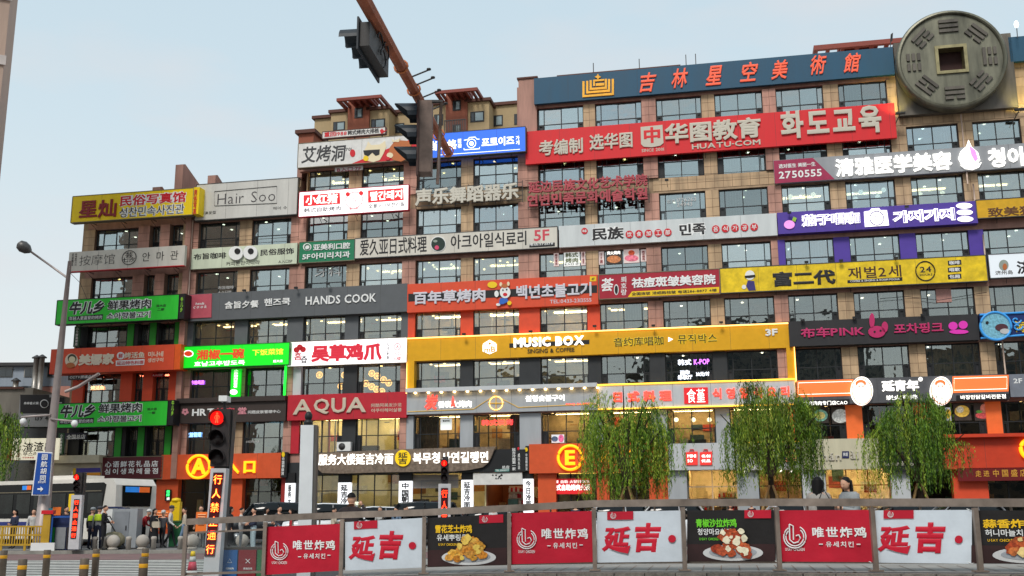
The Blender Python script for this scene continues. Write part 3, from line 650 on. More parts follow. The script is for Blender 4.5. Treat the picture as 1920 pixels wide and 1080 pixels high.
# lit light boxes
RSK = mat('crimson trim', (190,20,50), .4)
f = sign('glowing white barbecue light box with red panels and a round pig face', 562,361,765,393, 1.0,.35, glow('lit white board',(255,250,252),.95), edge=RSK)
rp = mat('lit red panel', (222,38,44), .4, emit=.35, var=0)
f.poly('red_panel', rp, [(569,366),(637,361.5),(638,382),(569,387)], 1.02,.02); f.poly('red_panel', rp, [(690,357),(756,352.5),(757,375),(690,380)], 1.02,.02)
T(f,'小红猪',573,633,373.5,18,LWG,wt=.04,up=.04); T(f,'빨간돼지',694,754,366,17,LWG,wt=.04,up=.04); T(f,'韩式自助烤肉',570,639,392.5,9,INK,wt=.02); T(f,'숯불구이무한리필',691,758,384.5,8,INK,wt=.02)
f.disc('pig_face', rp, 664,375,16,1.03,ring=.02,ry=15); f.disc('pig_ear', rp, 652,364,4,1.03,.02); f.disc('pig_ear', rp, 677,362,4,1.03,.02); f.disc('pig_nose', rp, 664,375,4.5,1.03,ring=.015,ry=3.5); f.disc('nostril', rp, 662.5,375,.9,1.03,.02); f.disc('nostril', rp, 666,375,.9,1.03,.02); T(f,'빨간돼지',655,676,391,4,RED)
f = sign('white barbecue sign with brush characters and pig and cow cartoon, top floor', 560,270,806,296, 1.0,.4, mat('white sign board',(222,220,216),.45), edge=mat('grey trim',(120,110,90),.5))
T(f,'艾烤洞',566,647,289,31,mat('charcoal brush lettering',(58,58,60),.45,var=0),wt=.03,jit=.04,slant=.1); T(f,'701',648,659,280,6,INK); f.disc('seal', RED, 661,287,5,1.03,.02,7)
f.poly('red_wedge', RED, [(659,307),(768,262),(803,259),(804,296),(700,304)], 1.012,.012)
CR = mat('cream print', (232,216,180), .5, var=0); BR = mat('brown print', (186,104,52), .5, var=0)
f.poly('pig_head', CR, [(690,265),(696,272),(712,271),(722,264),(724,276),(719,288),(712,300),(700,304),(686,301),(681,291),(684,280),(688,272)], 1.04,.02); f.poly('sunglasses', INK, [(681,282),(712,280),(711,290),(704,292),(698,286),(690,293),(683,290)], 1.06,.02); f.disc('snout', YEL, 686,297,5,1.06,.02); f.poly('cow_head', BR, [(739,266),(750,263),(764,264),(772,270),(768,284),(764,297),(752,303),(737,300),(728,290),(731,276)], 1.04,.02); f.disc('cow_muzzle', CR, 731,291,6,1.06,.02,5); f.poly('cow_horn', CR, [(736,266),(734,260),(740,264),(750,259),(748,266)], 1.06,.02); f.disc('cow_nose', RED, 727,297,4,1.08,.02,3)
BLU = mat('lit blue board', (46,104,220), .4, emit=.55, var=0)
f = sign('glowing blue photo booth light box with white lettering, top floor beside the red sign', 806,252,985,283, 1.0,.4, BLU, edge=mat('dark trim',(70,70,70),.5))
T(f,'当日格',804,857,272,18,LWG,wt=.05); T(f,'포토이즈',903,964,265,17,LWG,wt=.05); f.line('camera_outline', LWG, [(870,263),(877,262),(880,258),(891,257),(894,261),(899,261)], 1.03,.03); f.line('camera_outline', LWG, [(899,276),(899,279),(870,281),(870,278)], 1.03,.03); f.disc('lens_ring', LWG, 884,269,8,1.03,ring=.03); f.disc('lens_dot', LWG, 884,269,4,1.03,.02); f.line('underline', LWG, [(820,291),(975,280)], 1.03,.02); T(f,'照相',858,865,269,17,LWG,vert=True); T(f,'가게',967,974,263,17,LWG,vert=True)
f = sign('slanted white rooftop sign with red and black letters above the cow cartoon', 605,248,722,250, .3,.3, mat('white sign board',(222,220,216),.45), edge=COP, brk=False)
T(f,'重回1988',608,650,251,9,RED,wt=.04); T(f,'韩式烤肉大排档',652,710,247,9,INK,wt=.04); f.poly('bird_mark', RED, [(712,245),(716,241),(720,245),(726,243),(720,248),(715,251)], .32,.02)
q = MB()
for u in (f.r[0]+.3,(f.r[0]+f.r[1])/2,f.r[1]-.3): q.tube([f.L(u,.1,f.r[2]), f.L(u,-.2,28.2)], .05, DKMET, 6)
f.mb(q,'post')
f = sign('small white board with maroon letters under the pig and cow sign', 628,314,680,318, .9,.1, mat('white sign board',(222,220,216),.45)); T(f,'B入口·7F',632,677,317,8,mat('maroon lettering',(160,34,76),.4,var=0),wt=.03)
# free-standing raised letters on racks
def rack(label, rows, x0,y0,x1,y1, w_, m, dep, lx):
    u0,z1 = FA.P(x0,y0,w_); u1,z0 = FA.P(x1,y1,w_); f = Fr(FA,(u0+u1)/2,0,z0,'shop_sign',label,'sign',SGN); f.w = w_
    q = MB()
    for i in range(5): z = z0+(z1-z0)*(i+.5)/5; q.box(f.L(u0,w_-dep-.03,z), f.L(u1,w_-dep-.07,z+.04), DKMET)
    n = int((u1-u0)/.9)
    for i in range(n+1): x = u0+(u1-u0)*i/n; q.box(f.L(x,w_-dep-.071,z0), f.L(x+.04,w_-dep-.11,z1), DKMET)
    for i in range(3): x = u0+(u1-u0)*(i+.5)/3; q.box(f.L(x,w_-dep-.1,z1-.2), f.L(x+.05,0,z1-.15), DKMET)
    f.mb(q,'rack')
    for (b,a0,a1,yc,h) in rows: text(f,b,a0,a1,yc,h,w_,m,wt=lx,depth=dep,split=True)
    return f
rack('row of weathered white metal characters for music and dance on a rack', [('声乐舞蹈器乐',778,973,364,32)], 778,350,978,377, .7, mat('weathered white lettering',(206,200,186),.6), .16, .045)
PKL = mat('faded red lettering', (176,74,82), .6, var=.15)
rack('two rows of faded pink metal characters for an arts school on a rack', [('延边民族文化艺术学院',990,1214,344,23),('연변민족문화예술학원',988,1214,369,23)], 988,343,1216,378, .9, PKL, .18, .045)
# left wing signs
GB = mat('green sign board', (50,208,56), .45, var=.08, streak=1)
def niu(y, label, tag2):
    f = sign(label, 108-y*10/194,564+y,333-y*21/194,598+y+y*5/194, 1.5,.5, GB, edge=BLACK)
    s = lambda x: x-y*17/194
    T(f,'牛儿乡',s(130),s(196),577+y,25,INK,wt=.06,outline=LW,ow=.03,slant=.15); T(f,'鲜果烤肉',s(202),s(283),571+y,18,INK,wt=.03,outline=LW,ow=.05); T(f,'소아향불고기',s(200),s(282),591+y,12,INK,wt=.02,outline=LW,ow=.05)
    f.poly('black_plaque', INK, [(s(128),594+y),(s(193),589+y),(s(192),599+y),(s(128),602+y)], 1.515,.015); T(f,'年轻人更喜爱的烤肉',s(130),s(191),596+y,7,LW,wt=.01,up=.03); T(f,'延大店',s(293),s(311),573+y,5,INK,wt=.03); T(f,tag2,s(295),s(308),580+y,5,INK,wt=.03)
    f.box('side_panel', BLACK, f.r[1]+.08,f.r[1]+.5,.6,1.52,f.r[2],f.r[3]+.05); text(f,'牛儿乡',s(338),s(343),571+y,28,1.56,mat('lime print',(150,210,60),.5,emit=.2),wt=.03,vert=True)
    return f
niu(0,'green barbecue sign with black white-edged lettering, upper of two, above the orange one','二部'); niu(194,'green barbecue sign with black white-edged lettering, lower of two, below the orange one','一部')
f = sign('red orange grilled fish sign with round girl cartoon on the left wing', 96,655,325,693, 1.5,1.2, ORANGE, edge=None, brk=False)
T(f,'美娜家',147,214,674,22,mat('ivory lettering',(230,214,190),.45,var=0),wt=.06,depth=.05); T(f,'烤活鱼',233,271,666,12,mat('ivory lettering',(230,214,190),.45,var=0),wt=.03,depth=.03); f.disc('round_badge', LW, 226,667,7,1.53,.03); T(f,'鲜',222,230,667,9,RED,up=.05); f.poly('white_plaque', LW, [(217,676),(271,673),(270,684),(217,686)], 1.52,.02); T(f,'延边特色料理',219,269,680,7,RED,up=.035); T(f,'미나네',278,306,664,10,mat('ivory lettering',(230,214,190),.45,var=0),wt=.03); T(f,'생선구이',277,306,675,8,mat('ivory lettering',(230,214,190),.45,var=0),wt=.03)
f.disc('portrait', mat('ivory lettering',(230,214,190),.45,var=0), 134,676,12,1.53,.03,13); f.disc('portrait_hair', mat('dark green print',(60,60,44),.5), 135,672,8,1.55,.02); f.disc('portrait_face', CR, 135,674,6,1.57,.02); f.disc('portrait_dress', BR, 132,685,8,1.56,.02,5)
f.box('side_panel', mat('bright orange print',(238,96,30),.45), f.r[1]+.02,f.r[1]+.5,.4,1.5,f.r[2],f.r[3])
f = sign('small black slanted board under the red orange sign', 128,704,180,711, 1.2,.1, INK); T(f,'CCTV报道品牌',131,178,706.5,6,LW,wt=.03,slant=.2)
f = sign('small red entrance board under the right end of the red orange sign', 284,701,306,706, .8,.08, RED); T(f,'A入口3F',286,305,703,4.5,LW,wt=.02)
f = sign('dark strip with white words under the lower green barbecue sign', 122,812,162,822, .9,.08, mat('navy print',(36,34,56),.5)); T(f,'全国总店',125,160,819,9,LW,wt=.03)
for y,z in ((612,650),(812,852)):
    x = 146 if y < 700 else 116
    f = sign('narrow upright dark green board with white writing, '+('upper left wing' if y < 700 else 'beside the glowing noodle shop'), x-6,y,x+2,z, .9,.1, mat('bottle green print',(30,70,40),.5)); text(f,'小牛鲜果烤肉',x-4.5,x+.5,(y+z)/2,z-y-4,.92,LW,vert=True)
# grey Hands Cook fascia etc.
f = sign('wide dark grey restaurant fascia with white Chinese, Korean and Latin words', 355,552,763,584, .5,.6, GREY, brk=False)
T(f,'含旨夕餐',421,485,571,14,LW,wt=.03,depth=.06,split=True); T(f,'핸즈쿡',495,544,566,14,LW,wt=.03,depth=.06,split=True); T(f,'HANDS COOK',573,705,561,16,LW,wt=.025,depth=.06,split=True)
f.poly('rose_panel', mat('rose sign board',(190,84,98),.5), [(355,553),(397,550.5),(396,595),(355,597)], .56,.06); T(f,'hands',367,383,569,5,LW,up=.08,slant=.2); T(f,'cook',363,388,575,6,LW,up=.08,slant=.2,gap=.2)
LG = mat('lit green board', (16,214,34), .4, emit=.62, var=0)
f = sign('vivid glowing green restaurant light box with red and yellow characters', 336,651,541,683, 1.0,.35, LG, edge=mat('green trim',(10,110,30),.4))
OR2 = mat('orange red print', (226,70,36), .4, emit=.3, var=0)
T(f,'湘椒一碗',368,458,664,20,OR2,wt=.06); T(f,'호남고추밥도둑',364,459,681,9,LWG,wt=.03); T(f,'下饭菜馆',473,531,660,12,mat('yellow lit print',(240,236,60),.4,emit=.5,var=0),wt=.04); T(f,'延大店',512,530,677,5,LWG,wt=.03); f.disc('chilli_badge', LWG, 353,663,9.5,1.02,.02,6.5); f.disc('chilli_dome', OR2, 353,663,7.5,1.04,.02,5)
for xa,ya,yb in ((343,694,748),(537,686,742)): f.line('light_strip', glow('green tube glow',(30,255,60),1.6), [(xa-1,ya),(xa-4,yb)], .4,.08)
g = sign('small glowing green hanging board with white writing and dish picture', 434,692,450,744, .7,.15, LG); text(g,'小炒腊肉饭套餐',438,446,710,34,.72,LWG,vert=True); g.disc('dish', LWG, 438,735,7,.72,.02,5)
f = sign('glowing white light box with four big red characters and a flower mark', 541,642,762,679, .8,.35, glow('lit white board',(255,250,252),.95), edge=mat('grey trim',(120,110,90),.5))
T(f,'吴草鸡爪',583,716,661,33,mat('bright red lettering',(232,44,66),.4,emit=.1,var=0),wt=.07,depth=.04,split=True)
for (x,y) in ((562,651),(556,656),(568,655)): f.disc('petal', RED, x,y,5.5,.82,.02)
T(f,'흠',551,566,668,14,RED,wt=.03); T(f,'츱',564,576,674,14,INK,wt=.03); T(f,'오초닭발',725,731,658,30,INK,vert=True); f.disc('ring', RED, 745,650,6,.83,ring=.02); T(f,'A',742,748,650,6,RED); T(f,'入口',738,752,663,6,RED); T(f,'3楼',738,752,672.5,7,RED)
DBR = mat('dark brown cladding', (58,48,44), .5, var=.08)
f = sign('dark brown skin care fascia with white Latin letters and pink flower', 333,757,535,789, .6,.65, DBR, brk=False)
f.box('cornice', DBR, f.r[0],f.r[1],0,.8,f.r[3]+.003,f.r[3]+.35); T(f,'HRT',360,401,773,13,LW,wt=.04,depth=.04); T(f,'美容',403,440,771,13,mat('rose lettering',(206,70,84),.5,var=0),depth=.04); T(f,'堂',446,462,770,13,mat('pink lettering',(214,140,150),.5,var=0),wt=.03,depth=.04); T(f,'问题皮肤管理中心',465,526,772,6,LW,wt=.01)
for i in range(5): a = 2*pi*i/5+.3; f.disc('petal', mat('pink lettering',(214,140,150),.5,var=0), 347+4*cos(a),772+4*sin(a),2.6,.64,.04)
f = sign('red hair salon fascia with large pale angular Latin letters', 540,741,762,783, .5,.55, REDC, brk=False)
SIL = mat('champagne lettering', (206,190,170), .35, metal=.2, var=0)
T(f,'A',549,585,763,28,SIL,wt=.03,depth=.1,split=True); T(f,'Q',588,617,762,29,SIL,wt=.03,depth=.1,split=True); T(f,'U',621,648,760,28,SIL,wt=.03,depth=.1,split=True); T(f,'A',649,686,759,28,SIL,wt=.03,depth=.1,split=True)
T(f,'阿酷阿美发沙龙',696,753,759.5,7,SIL,wt=.01); T(f,'아쿠아헤어살롱',696,753,769,7,SIL,wt=.02)
f = sign('orange barbecue fascia with black band, silver characters and a cheerful cow figure', 764,533,1122,570, .5,.55, ORANGE, brk=False)
f.poly('black_band', BLACK, [(765.5,551),(1119.5,534.5),(1119.5,549),(765.5,565.5)], .512,.012)
SLV = mat('silver lettering', (206,204,212), .35, var=0)
T(f,'百年草烤肉',775,910,556,25,SLV,wt=.045,depth=.08,split=True); T(f,'백년초불고기',968,1109,545,26,SLV,wt=.04,depth=.08,split=True); T(f,'TEL:0433-2313555',1031,1109,564,7,SLV,wt=.01); f.poly('yellow_tag', YEL, [(1106,518.5),(1118,518),(1118,527),(1106,527.5)], .52,.02); T(f,'4F',1109,1115,523,5,INK,up=.03)
f.disc('speech_badge', YEL, 923,534,9,.56,.03,6); f.disc('cow_head', LW, 947,548,10,.66,.1,11); f.disc('cow_horn', CR, 939,533,2.5,.62,.05,4); f.disc('cow_horn', CR, 953,532,2.5,.62,.05,4); f.disc('cow_hair', BR, 946,536,6,.68,.03,4); f.disc('eye', INK, 943,544,1.4,.68,.02,1.6); f.disc('eye', INK, 950,543,1.4,.68,.02,1.6); f.disc('mouth', RED, 947,552,4,.68,.02,3); f.poly('cow_trousers', mat('blue print',(40,100,190),.5,var=0), [(937,560),(950,557),(953,565),(944,570),(935,571)], .64,.06); f.disc('cow_arm', LW, 931,551,4,.62,.05,6); f.disc('cow_foot', YEL, 955,568,4,.64,.04); f.disc('cow_foot', LW, 934,571,4,.64,.04,2.5)
CRD = mat('crimson sign board', (170,26,48), .45, var=.09, streak=1, scale=1.3)
f = sign('crimson skin clinic sign with white characters above a yellow strip', 1123,516,1350,550, .7,.35, CRD, edge=mat('grey trim',(120,110,90),.5))
T(f,'祛痘斑皱美容院',1184,1342,527,20,LW,wt=.045,depth=.04,split=True); f.poly('yellow_strip', YEL, [(1185,546.5),(1348.5,538),(1348.5,549),(1177,557)], .712,.012); T(f,'全国连锁 活细胞祛皱 电话286-8877 4楼',1184,1344,547.5,6,INK,up=.03); T(f,'荟',1127,1150,534,25,LW,wt=.03,slant=.15); T(f,'뢰호랑',1164,1175,536,35,LW,vert=True); f.disc('oval_badge', LW, 1155.5,543,4.5,.72,.02,10); f.disc('oval_figure', INK, 1155.5,543,3,.74,.02,8)
GY = mat('gold print board', (250,212,30), .35, var=.2, scale=1.6)
f = sign('long shiny gold karaoke sign with big black characters and a 24 hours ring', 1350,504,1852,526, .9,.4, GY, edge=mat('dark trim',(70,70,70),.5))
T(f,'富二代',1449,1567,521,28,INK,wt=.06,depth=.03,split=True); T(f,'재벌2세',1590,1690,510,22,mat('dark brown lettering',(70,40,20),.4,var=0),wt=.02,gap=.05); f.poly('black_strip', INK, [(1589,525.5),(1692,519.5),(1692,526.5),(1589,531)], .912,.012); T(f,'COFFEE & SINGING & ROOM POCHA',1594,1687,525.2,3.6,LW,up=.03); f.disc('clock_ring', INK, 1735,508,18,.93,ring=.035); T(f,'24',1725,1746,505,11,INK,wt=.03); T(f,'HOURS',1725,1748,515,4,INK)
for i,c in enumerate(('咖啡','唱歌','包厢')): yy = 492+i*13; f.poly('black_plaque', INK, [(1777,yy-3),(1802,yy-5),(1803,yy+4),(1778,yy+6)], .912,.012); T(f,c,1780,1800,yy+.5,7,LW,wt=.03,up=.03)
f.disc('figure_head', LW, 1406,516,9,.93,.03,9); f.poly('sunglasses', INK, [(1396,517),(1416,515),(1416,519),(1407,521),(1397,521)], .95,.02); f.poly('figure_body', mat('indigo print',(60,50,120),.5), [(1402,526),(1414,527),(1417,544),(1404,545),(1399,536)], .93,.03); f.disc('figure_hand', LW, 1395,538,4,.94,.02)
f = sign('white light box with a small warrior emblem at the right edge', 1853,478,1990,515, .9,.3, mat('lit pale board',(226,232,238),.4,emit=.2,var=0), edge=mat('dark trim',(70,70,70),.5)); T(f,'济州岛',1866,1899,511,8,mat('grey lettering',(80,78,76),.5,var=0),wt=.02); f.disc('emblem', mat('grey print',(150,160,150),.5), 1882,497,9,.92,.02,10); f.disc('emblem', BR, 1884,500,4,.94,.02,6); T(f,'济州',1906,1960,500,26,INK,wt=.04,jit=.05)
# music box fascia: ochre portal with a warm light line
f = sign('huge ochre karaoke fascia with glowing white Latin title and a warm light outline', 763,635,1474,652, .45,.5, GOLD, brk=False)
L1,L2 = f.r[0],f.r[1]; zb = ZT[3]-2.6
zl = FA.P(770,738,.45)[1]
f.box('side_leg', GOLD, L1,L1+.55,-.3,.45,zl,f.r[2]); f.box('side_leg', GOLD, L2+.0,L2+.55,-.3,.45,zl,f.r[3])
q = MB(); q.tube([f.L(L1+.04,.5,zl), f.L(L1+.04,.5,f.r[3]), f.L(L2+.5,.5,f.r[3]), f.L(L2+.5,.5,zl)], .045, glow('warm line glow',(255,196,110),3), 6); f.mb(q,'light_outline')
T(f,'MUSIC BOX',963,1095,640,18,LWG,wt=.06,depth=.12,split=True); f.poly('black_bar', BLACK, [(955,644),(1105,637),(1105,645),(955,652)], .47,.02); T(f,'SINGING & COFFEE',989,1077,657,8,mat('dark olive lettering',(60,50,14),.4,var=0),wt=.02,depth=.03); T(f,'音约库唱咖',1151,1244,640,17,mat('dark olive lettering',(60,50,14),.4,var=0),wt=.01,outline=YEL,ow=.035); T(f,'뮤직박스',1271,1344,635,17,mat('dark olive lettering',(60,50,14),.4,var=0),wt=.01,outline=YEL,ow=.035,gap=.06); f.poly('play_mark', LWG, [(1253,632),(1262,636),(1253,641)], .47,.02); T(f,'3F',1435,1458,623,13,LW,wt=.05,depth=.05)
f.poly('cube_mark', LWG, [(918,637),(931,644),(931,658),(918,664),(905,659),(905,645)], .5,.05); T(f,'mB',908,929,655,10,GOLD,wt=.03,up=.08); f.poly('cube_play', GOLD, [(916,641),(922,644),(916,647)], .53,.01); f.line('cube_edge', GOLD, [(905,645),(918,651),(931,644)], .53,.02)
f = sign('black karaoke fascia with magenta lettering and a rabbit shape', 1478,603,1837,637, .7,.7, mat('charcoal board',(42,40,42),.5,var=.06), brk=False)
MG = mat('magenta lettering', (190,40,100), .4, var=0)
T(f,'布车PINK',1501,1621,622,19,MG,wt=.035,depth=.07,split=True); T(f,'포차핑크',1676,1769,615,19,MG,wt=.035,depth=.07,split=True); f.disc('rabbit_head', MG, 1644,622,16,.8,.08,11); f.disc('rabbit_ear', MG, 1635,601,5,.8,.08,14); f.disc('rabbit_ear', MG, 1659,613,6,.8,.08,10); f.disc('eye', INK, 1640,622,2,.82,.02); f.disc('eye', INK, 1651,620,2,.82,.02)
HP = mat('hot pink lettering', (214,50,170), .4, emit=.15, var=0)
f.disc('pink_disc', HP, 1787,611,8.5,.76,.05,7.5); f.disc('pink_disc', HP, 1806,609,8.5,.76,.05,7.5); f.disc('pink_bar', HP, 1798,622,18,.76,.05,4)
f = sign('deep blue seafood fascia with light blue ornaments at the right edge', 1836,588,1990,624, .7,.6, mat('deep blue board',(14,44,104),.45,var=.15,scale=5), brk=False)
for (a,b) in (((1837,590),(1989,582)),((1839,634),(1989,623))): f.line('blue_tube', mat('light blue tube',(60,150,220),.4,emit=.3), [a,b], .76,.06)
for k in range(2): f.line('scroll', mat('light blue tube',(60,150,220),.4,emit=.3), [(1905+k*3+10*cos(t/2.2)*(1-t/16),600+k*12+8*sin(t/2.2)*(1-t/16)) for t in range(14)], .78,.05)
T(f,'海鲜',1903,1945,612,22,YEL,wt=.02)
f.disc('round_emblem', mat('pale blue print',(120,180,200),.5,var=.3,scale=9), 1867,611,30,.95,.22,27); f.disc('emblem_rim', mat('light blue tube',(60,150,220),.4,emit=.3), 1867,611,29,.97,ring=.07,ry=26); f.disc('fish_mouth', mat('fish mouth print',(80,40,50),.5), 1878,614,12,.98,.02,7); f.disc('fish_lip', mat('pale lip print',(190,190,190),.5), 1884,621,9,.99,.02,5); f.disc('eye', INK, 1851,605,3,.98,.02)
# second floor strip
f = sign('pale grey charcoal grill fascia with little downlights and mountain line', 763,737,1121,768, .5,.55, LGREY, brk=False)
f.box('cornice', WHITEC, f.r[0],f.r[1],0,.85,f.r[3]+.01,f.r[3]+.28)
for i in range(15):
    x = 779+i*24.4; u = FA.P(x,735-i*.6,.7)[0]; q = MB(); q.lathe([(.05,0),(.09,.03),(.1,.09)], LAMPW, f.L(u,.72,f.r[3]-.1), 8); f.mb(q,'downlight')
GL_ = mat('gold line', (226,180,60), .4, emit=.3)
f.line('gold_line', GL_, [(764,772),(888,767),(928,741),(972,764),(1118,757)], .53,.022); f.disc('emblem_ring', glow('warm line glow',(255,196,110),3), 930,756,12.5,.54,ring=.03); f.line('emblem_cross', GL_, [(915,756),(945,756)], .55,.03); f.line('emblem_cross', GL_, [(930,742),(930,771)], .55,.03)
T(f,'炭',797,820,754,28,LRG,wt=.03,depth=.05,slant=.2); T(f,'香炭火烤肉',821,884,758,13,LWG,wt=.03,depth=.03); f.poly('red_flame', LRG, [(845,762),(849,742),(854,762)], .58,.05); T(f,'원형숯불구이',985,1058,746.5,12,LWG,wt=.03,depth=.03); T(f,'BBQ BUFFET',1061,1112,758,5,LRG,wt=.02)
f = sign('pale grey Japanese restaurant fascia with red characters and golden light outline behind the willows', 1121,722,1493,758, .5,.55, mat('pale wall board',(196,200,204),.45,var=.09,streak=1,scale=1.3), brk=False)
q = MB(); a = f.r; q.tube([f.L(a[0],.56,a[2]), f.L(a[0],.56,a[3]), f.L(a[1],.56,a[3]), f.L(a[1],.56,a[2])], .05, glow('gold line glow',(255,190,60),2.6), 6, True); f.mb(q,'light_outline')
T(f,'日式料理',1150,1259,743,20,LRG,wt=.05,depth=.06,split=True,gap=.35); T(f,'식영일식요리',1336,1480,736,20,LRG,wt=.03,depth=.06,split=True,gap=.3); f.poly('red_panel', mat('lit red panel',(222,38,44),.4,emit=.35,var=0), [(1282,727),(1327,726),(1328,757),(1283,757)], .56,.05); T(f,'食堇',1288,1322,742,26,LWG,wt=.0,up=.09)
OG = mat('lit orange panel', (250,120,60), .4, emit=.5, var=0)
f = sign('bright orange and grey chicken restaurant fascia with two white oval portraits', 1493,713,1893,749, .7,.7, mat('grey sign board',(84,84,88),.5), brk=False)
for (x0,x1) in ((1494,1600),(1786,1891)):
    d = lambda x: -(x-1493)*.028
    f.poly('orange_panel', OG, [(x0,714+d(x0)),(x1,714+d(x1)),(x1,745+d(x1)),(x0,745+d(x0))], .72,.02); f.line('panel_line', LWG, [(x0+3,718+d(x0)),(x1-3,718+d(x1)),(x1-3,740+d(x1)),(x0+3,740+d(x0))], .75,.02,True)
f.poly('black_strip', INK, [(1495,752),(1593,748),(1593,758),(1495,761)], .73,.03); T(f,'烧烤鸡肉专门店CAO',1506,1589,755.5,8,LWG,wt=.02,up=.05); f.poly('black_strip', INK, [(1793,741.5),(1892,738),(1892,748),(1793,751)], .73,.03); T(f,'바장만닭갈비전문점',1801,1886,744,8,LWG,wt=.02,up=.05)
T(f,'延青年',1653,1723,723,21,LWG,wt=.05,depth=.06,split=True); T(f,'炭火鸡排',1661,1720,745,9,LWG,wt=.03); f.disc('dot', LWG, 1726,711,4,.75,.03)
for cx in (1616,1765):
    f.disc('oval_portrait', LWG, cx,733,21,.95,.2,27); f.disc('portrait_line', OG, cx,733,18.5,.97,ring=.025,ry=24.5); f.disc('portrait_hair', OG, cx-2,719,10,.97,.02,7); f.disc('portrait_face', mat('lit skin print',(250,236,228),.4,emit=.5,var=0), cx-2,724,7.5,.985,.01,7); f.disc('eye', OG, cx-5,724,1,1.0,.01); f.disc('eye', OG, cx+2,724,1,1.0,.01)
f = sign('plain grey fascia with small storey mark at the right edge', 1891,702,1990,742, .9,.9, mat('blue grey board',(120,124,134),.5), brk=False); T(f,'2F',1900,1917,714,9,LW,wt=.03)
# ground floor fascias
def rr(label, x0,y0,x1,y1, m, **k): return sign(label, x0,y0,x1,y1, k.pop('w',.8), k.pop('t',.9), m, brk=False, **k)
f = rr('orange entrance fascia with golden ringed letter A', 303,853,527,896, ORANGE2)
f.disc('ring', LORG, 372,875,21,.95,ring=.1); T(f,'A',358,386,874,30,LORG,wt=.05,depth=.12); T(f,'入口',421,478,875,26,LORG,wt=.05,depth=.12,split=True,gap=.25)
f = rr('orange entrance fascia with amber bulb letter E behind the first willow', 992,833,1253,884, ORANGE2)
f.disc('ring', LORG, 1069,858,22.5,.95,ring=.1); T(f,'E',1059,1078,858,28,LORG,wt=.05,depth=.12); T(f,'入口',1117,1189,857,28,LORG,wt=.05,depth=.12,split=True,gap=.45)
STN = mat('rough stone board', (128,112,98), .85, var=.3, scale=5, bump=.6, bscale=9)
f = rr('rough brown stone noodle restaurant sign with white characters and yellow seal', 583,850,985,884, BLACK, w=.6, t=.7)
f.poly('stone_slab', STN, [(585,850),(760,842),(930,837),(925,846),(921,857),(915,868),(905,876),(880,881),(850,884),(800,884),(760,885),(700,886),(640,888),(604,887),(596,880),(588,872)], .8,.2)
T(f,'服务大楼延吉冷面',597,737,861,21,LWG,wt=.015,depth=.06,split=True,up=.22); T(f,'복무청사연길랭면',774,915,858,21,LWG,wt=.02,depth=.06,split=True,up=.22); f.disc('yellow_seal', mat('yellow lit seal',(240,200,20),.4,emit=.35,var=0), 755,859,14.5,.9,.1,15.5); T(f,'延吉',746,764,859,22,INK,wt=.02,up=.33,vert=True)
T(f,'延吉冷面第一家',960,967,861,42,LW,wt=.02,vert=True); T(f,'总店',941,955,876,6,LW,wt=.02); f.poly('tag', mat('teal tag',(60,130,120),.5), [(928,880),(955,879),(955,884),(928,885)], .63,.02); T(f,'TEL2505577',929,954,882,3.4,LW,up=.04); T(f,'咸兴东店',971,975,865,30,LW,vert=True); f.disc('seal', RED, 972,841,2,.63,.02,3)
f = rr('narrow black upright sign with yellow dot between the stone sign and entrance E', 985,836,992.5,883, BLACK); f.disc('dot', YEL, 986.5,843,3,.83,.02,4); text(f,'中国朝鲜族',985,989,866,32,.83,LW,vert=True)
f = rr('narrow black upright sign with yellow dot beside entrance A', 527,848,537,895, BLACK); f.disc('dot', YEL, 531,852,3,.83,.02,5); text(f,'中国朝鲜族',528,533,874,34,.83,LW,vert=True)
f = rr('white shop fascia with two red shopping bag marks', 1253,832,1378,880, WHITEC)
for (x0,x1,a,b) in ((1286,1308,'MINI','SO'),(1312,1335,'名创','优品')):
    f.poly('red_bag', mat('lit coral panel',(236,62,56),.4,emit=.35,var=0), [(x0,848),(x1,846.5),(x1,872),(x0+.5,872)], .88,.08); f.line('bag_handle', RED, [(x0+7,847),(x0+8,843),(x0+14,843),(x0+15,847)], .88,.04); T(f,a,x0+3,x1-3,855,6,LWG,wt=.03,up=.1); T(f,b,x0+3,x1-(9 if b=='SO' else 3),864,6,LWG,wt=.03,up=.1)
f = rr('white cafe fascia with round navy badge behind the middle willow', 1379,829,1502,880, mat('warm white cladding',(214,212,206),.5,var=.09,streak=1,scale=1.3))
f.box('light_line', glow('gold line glow',(255,190,60),2.6), f.r[0],f.r[1],.8,.84,f.r[3]-.05,f.r[3]); f.disc('navy_badge', mat('navy badge',(34,40,90),.5), 1484,853,16.5,.9,.1); T(f,'CHA',1472,1494,846,6.5,glow('neon coral',(255,150,110),1.6),wt=.03,up=.12); T(f,'BAI',1478,1494,854,6.5,glow('neon coral',(255,150,110),1.6),wt=.03,up=.12); T(f,'DAO',1473,1495,862,6.5,glow('neon coral',(255,150,110),1.6),wt=.03,up=.12); T(f,'茶百道',1386,1450,850,17,mat('grey lettering',(80,78,76),.5,var=0),wt=.0,gap=.3)
for x in (1395,1465,1484): f.disc('spotlight', LAMPC, x,883,2,.6,.1)
f = rr('cream fascia with raised grey Latin letters and small square seal', 1503,824,1651,879, mat('cream cladding',(206,198,170),.5,var=.09,streak=1,scale=1.3))
T(f,'hán',1541,1577,856,15,GRYL,wt=.02,depth=.08); T(f,'ài',1594,1610,853,15,GRYL,wt=.02,depth=.08); f.poly('seal', mat('navy badge',(34,40,90),.5), [(1579,846),(1592,846),(1592,859),(1579,859)], .84,.04); T(f,'韩爱',1581,1590,852,7,LW,up=.06)
f = rr('black kitchen shop fascia behind the right willow', 1652,824,1764,884, BLACK); T(f,'kitchen &',1658,1695,869,8,GRYL,wt=.01); T(f,'korean bar',1700,1758,869,8,GRYL,wt=.01)
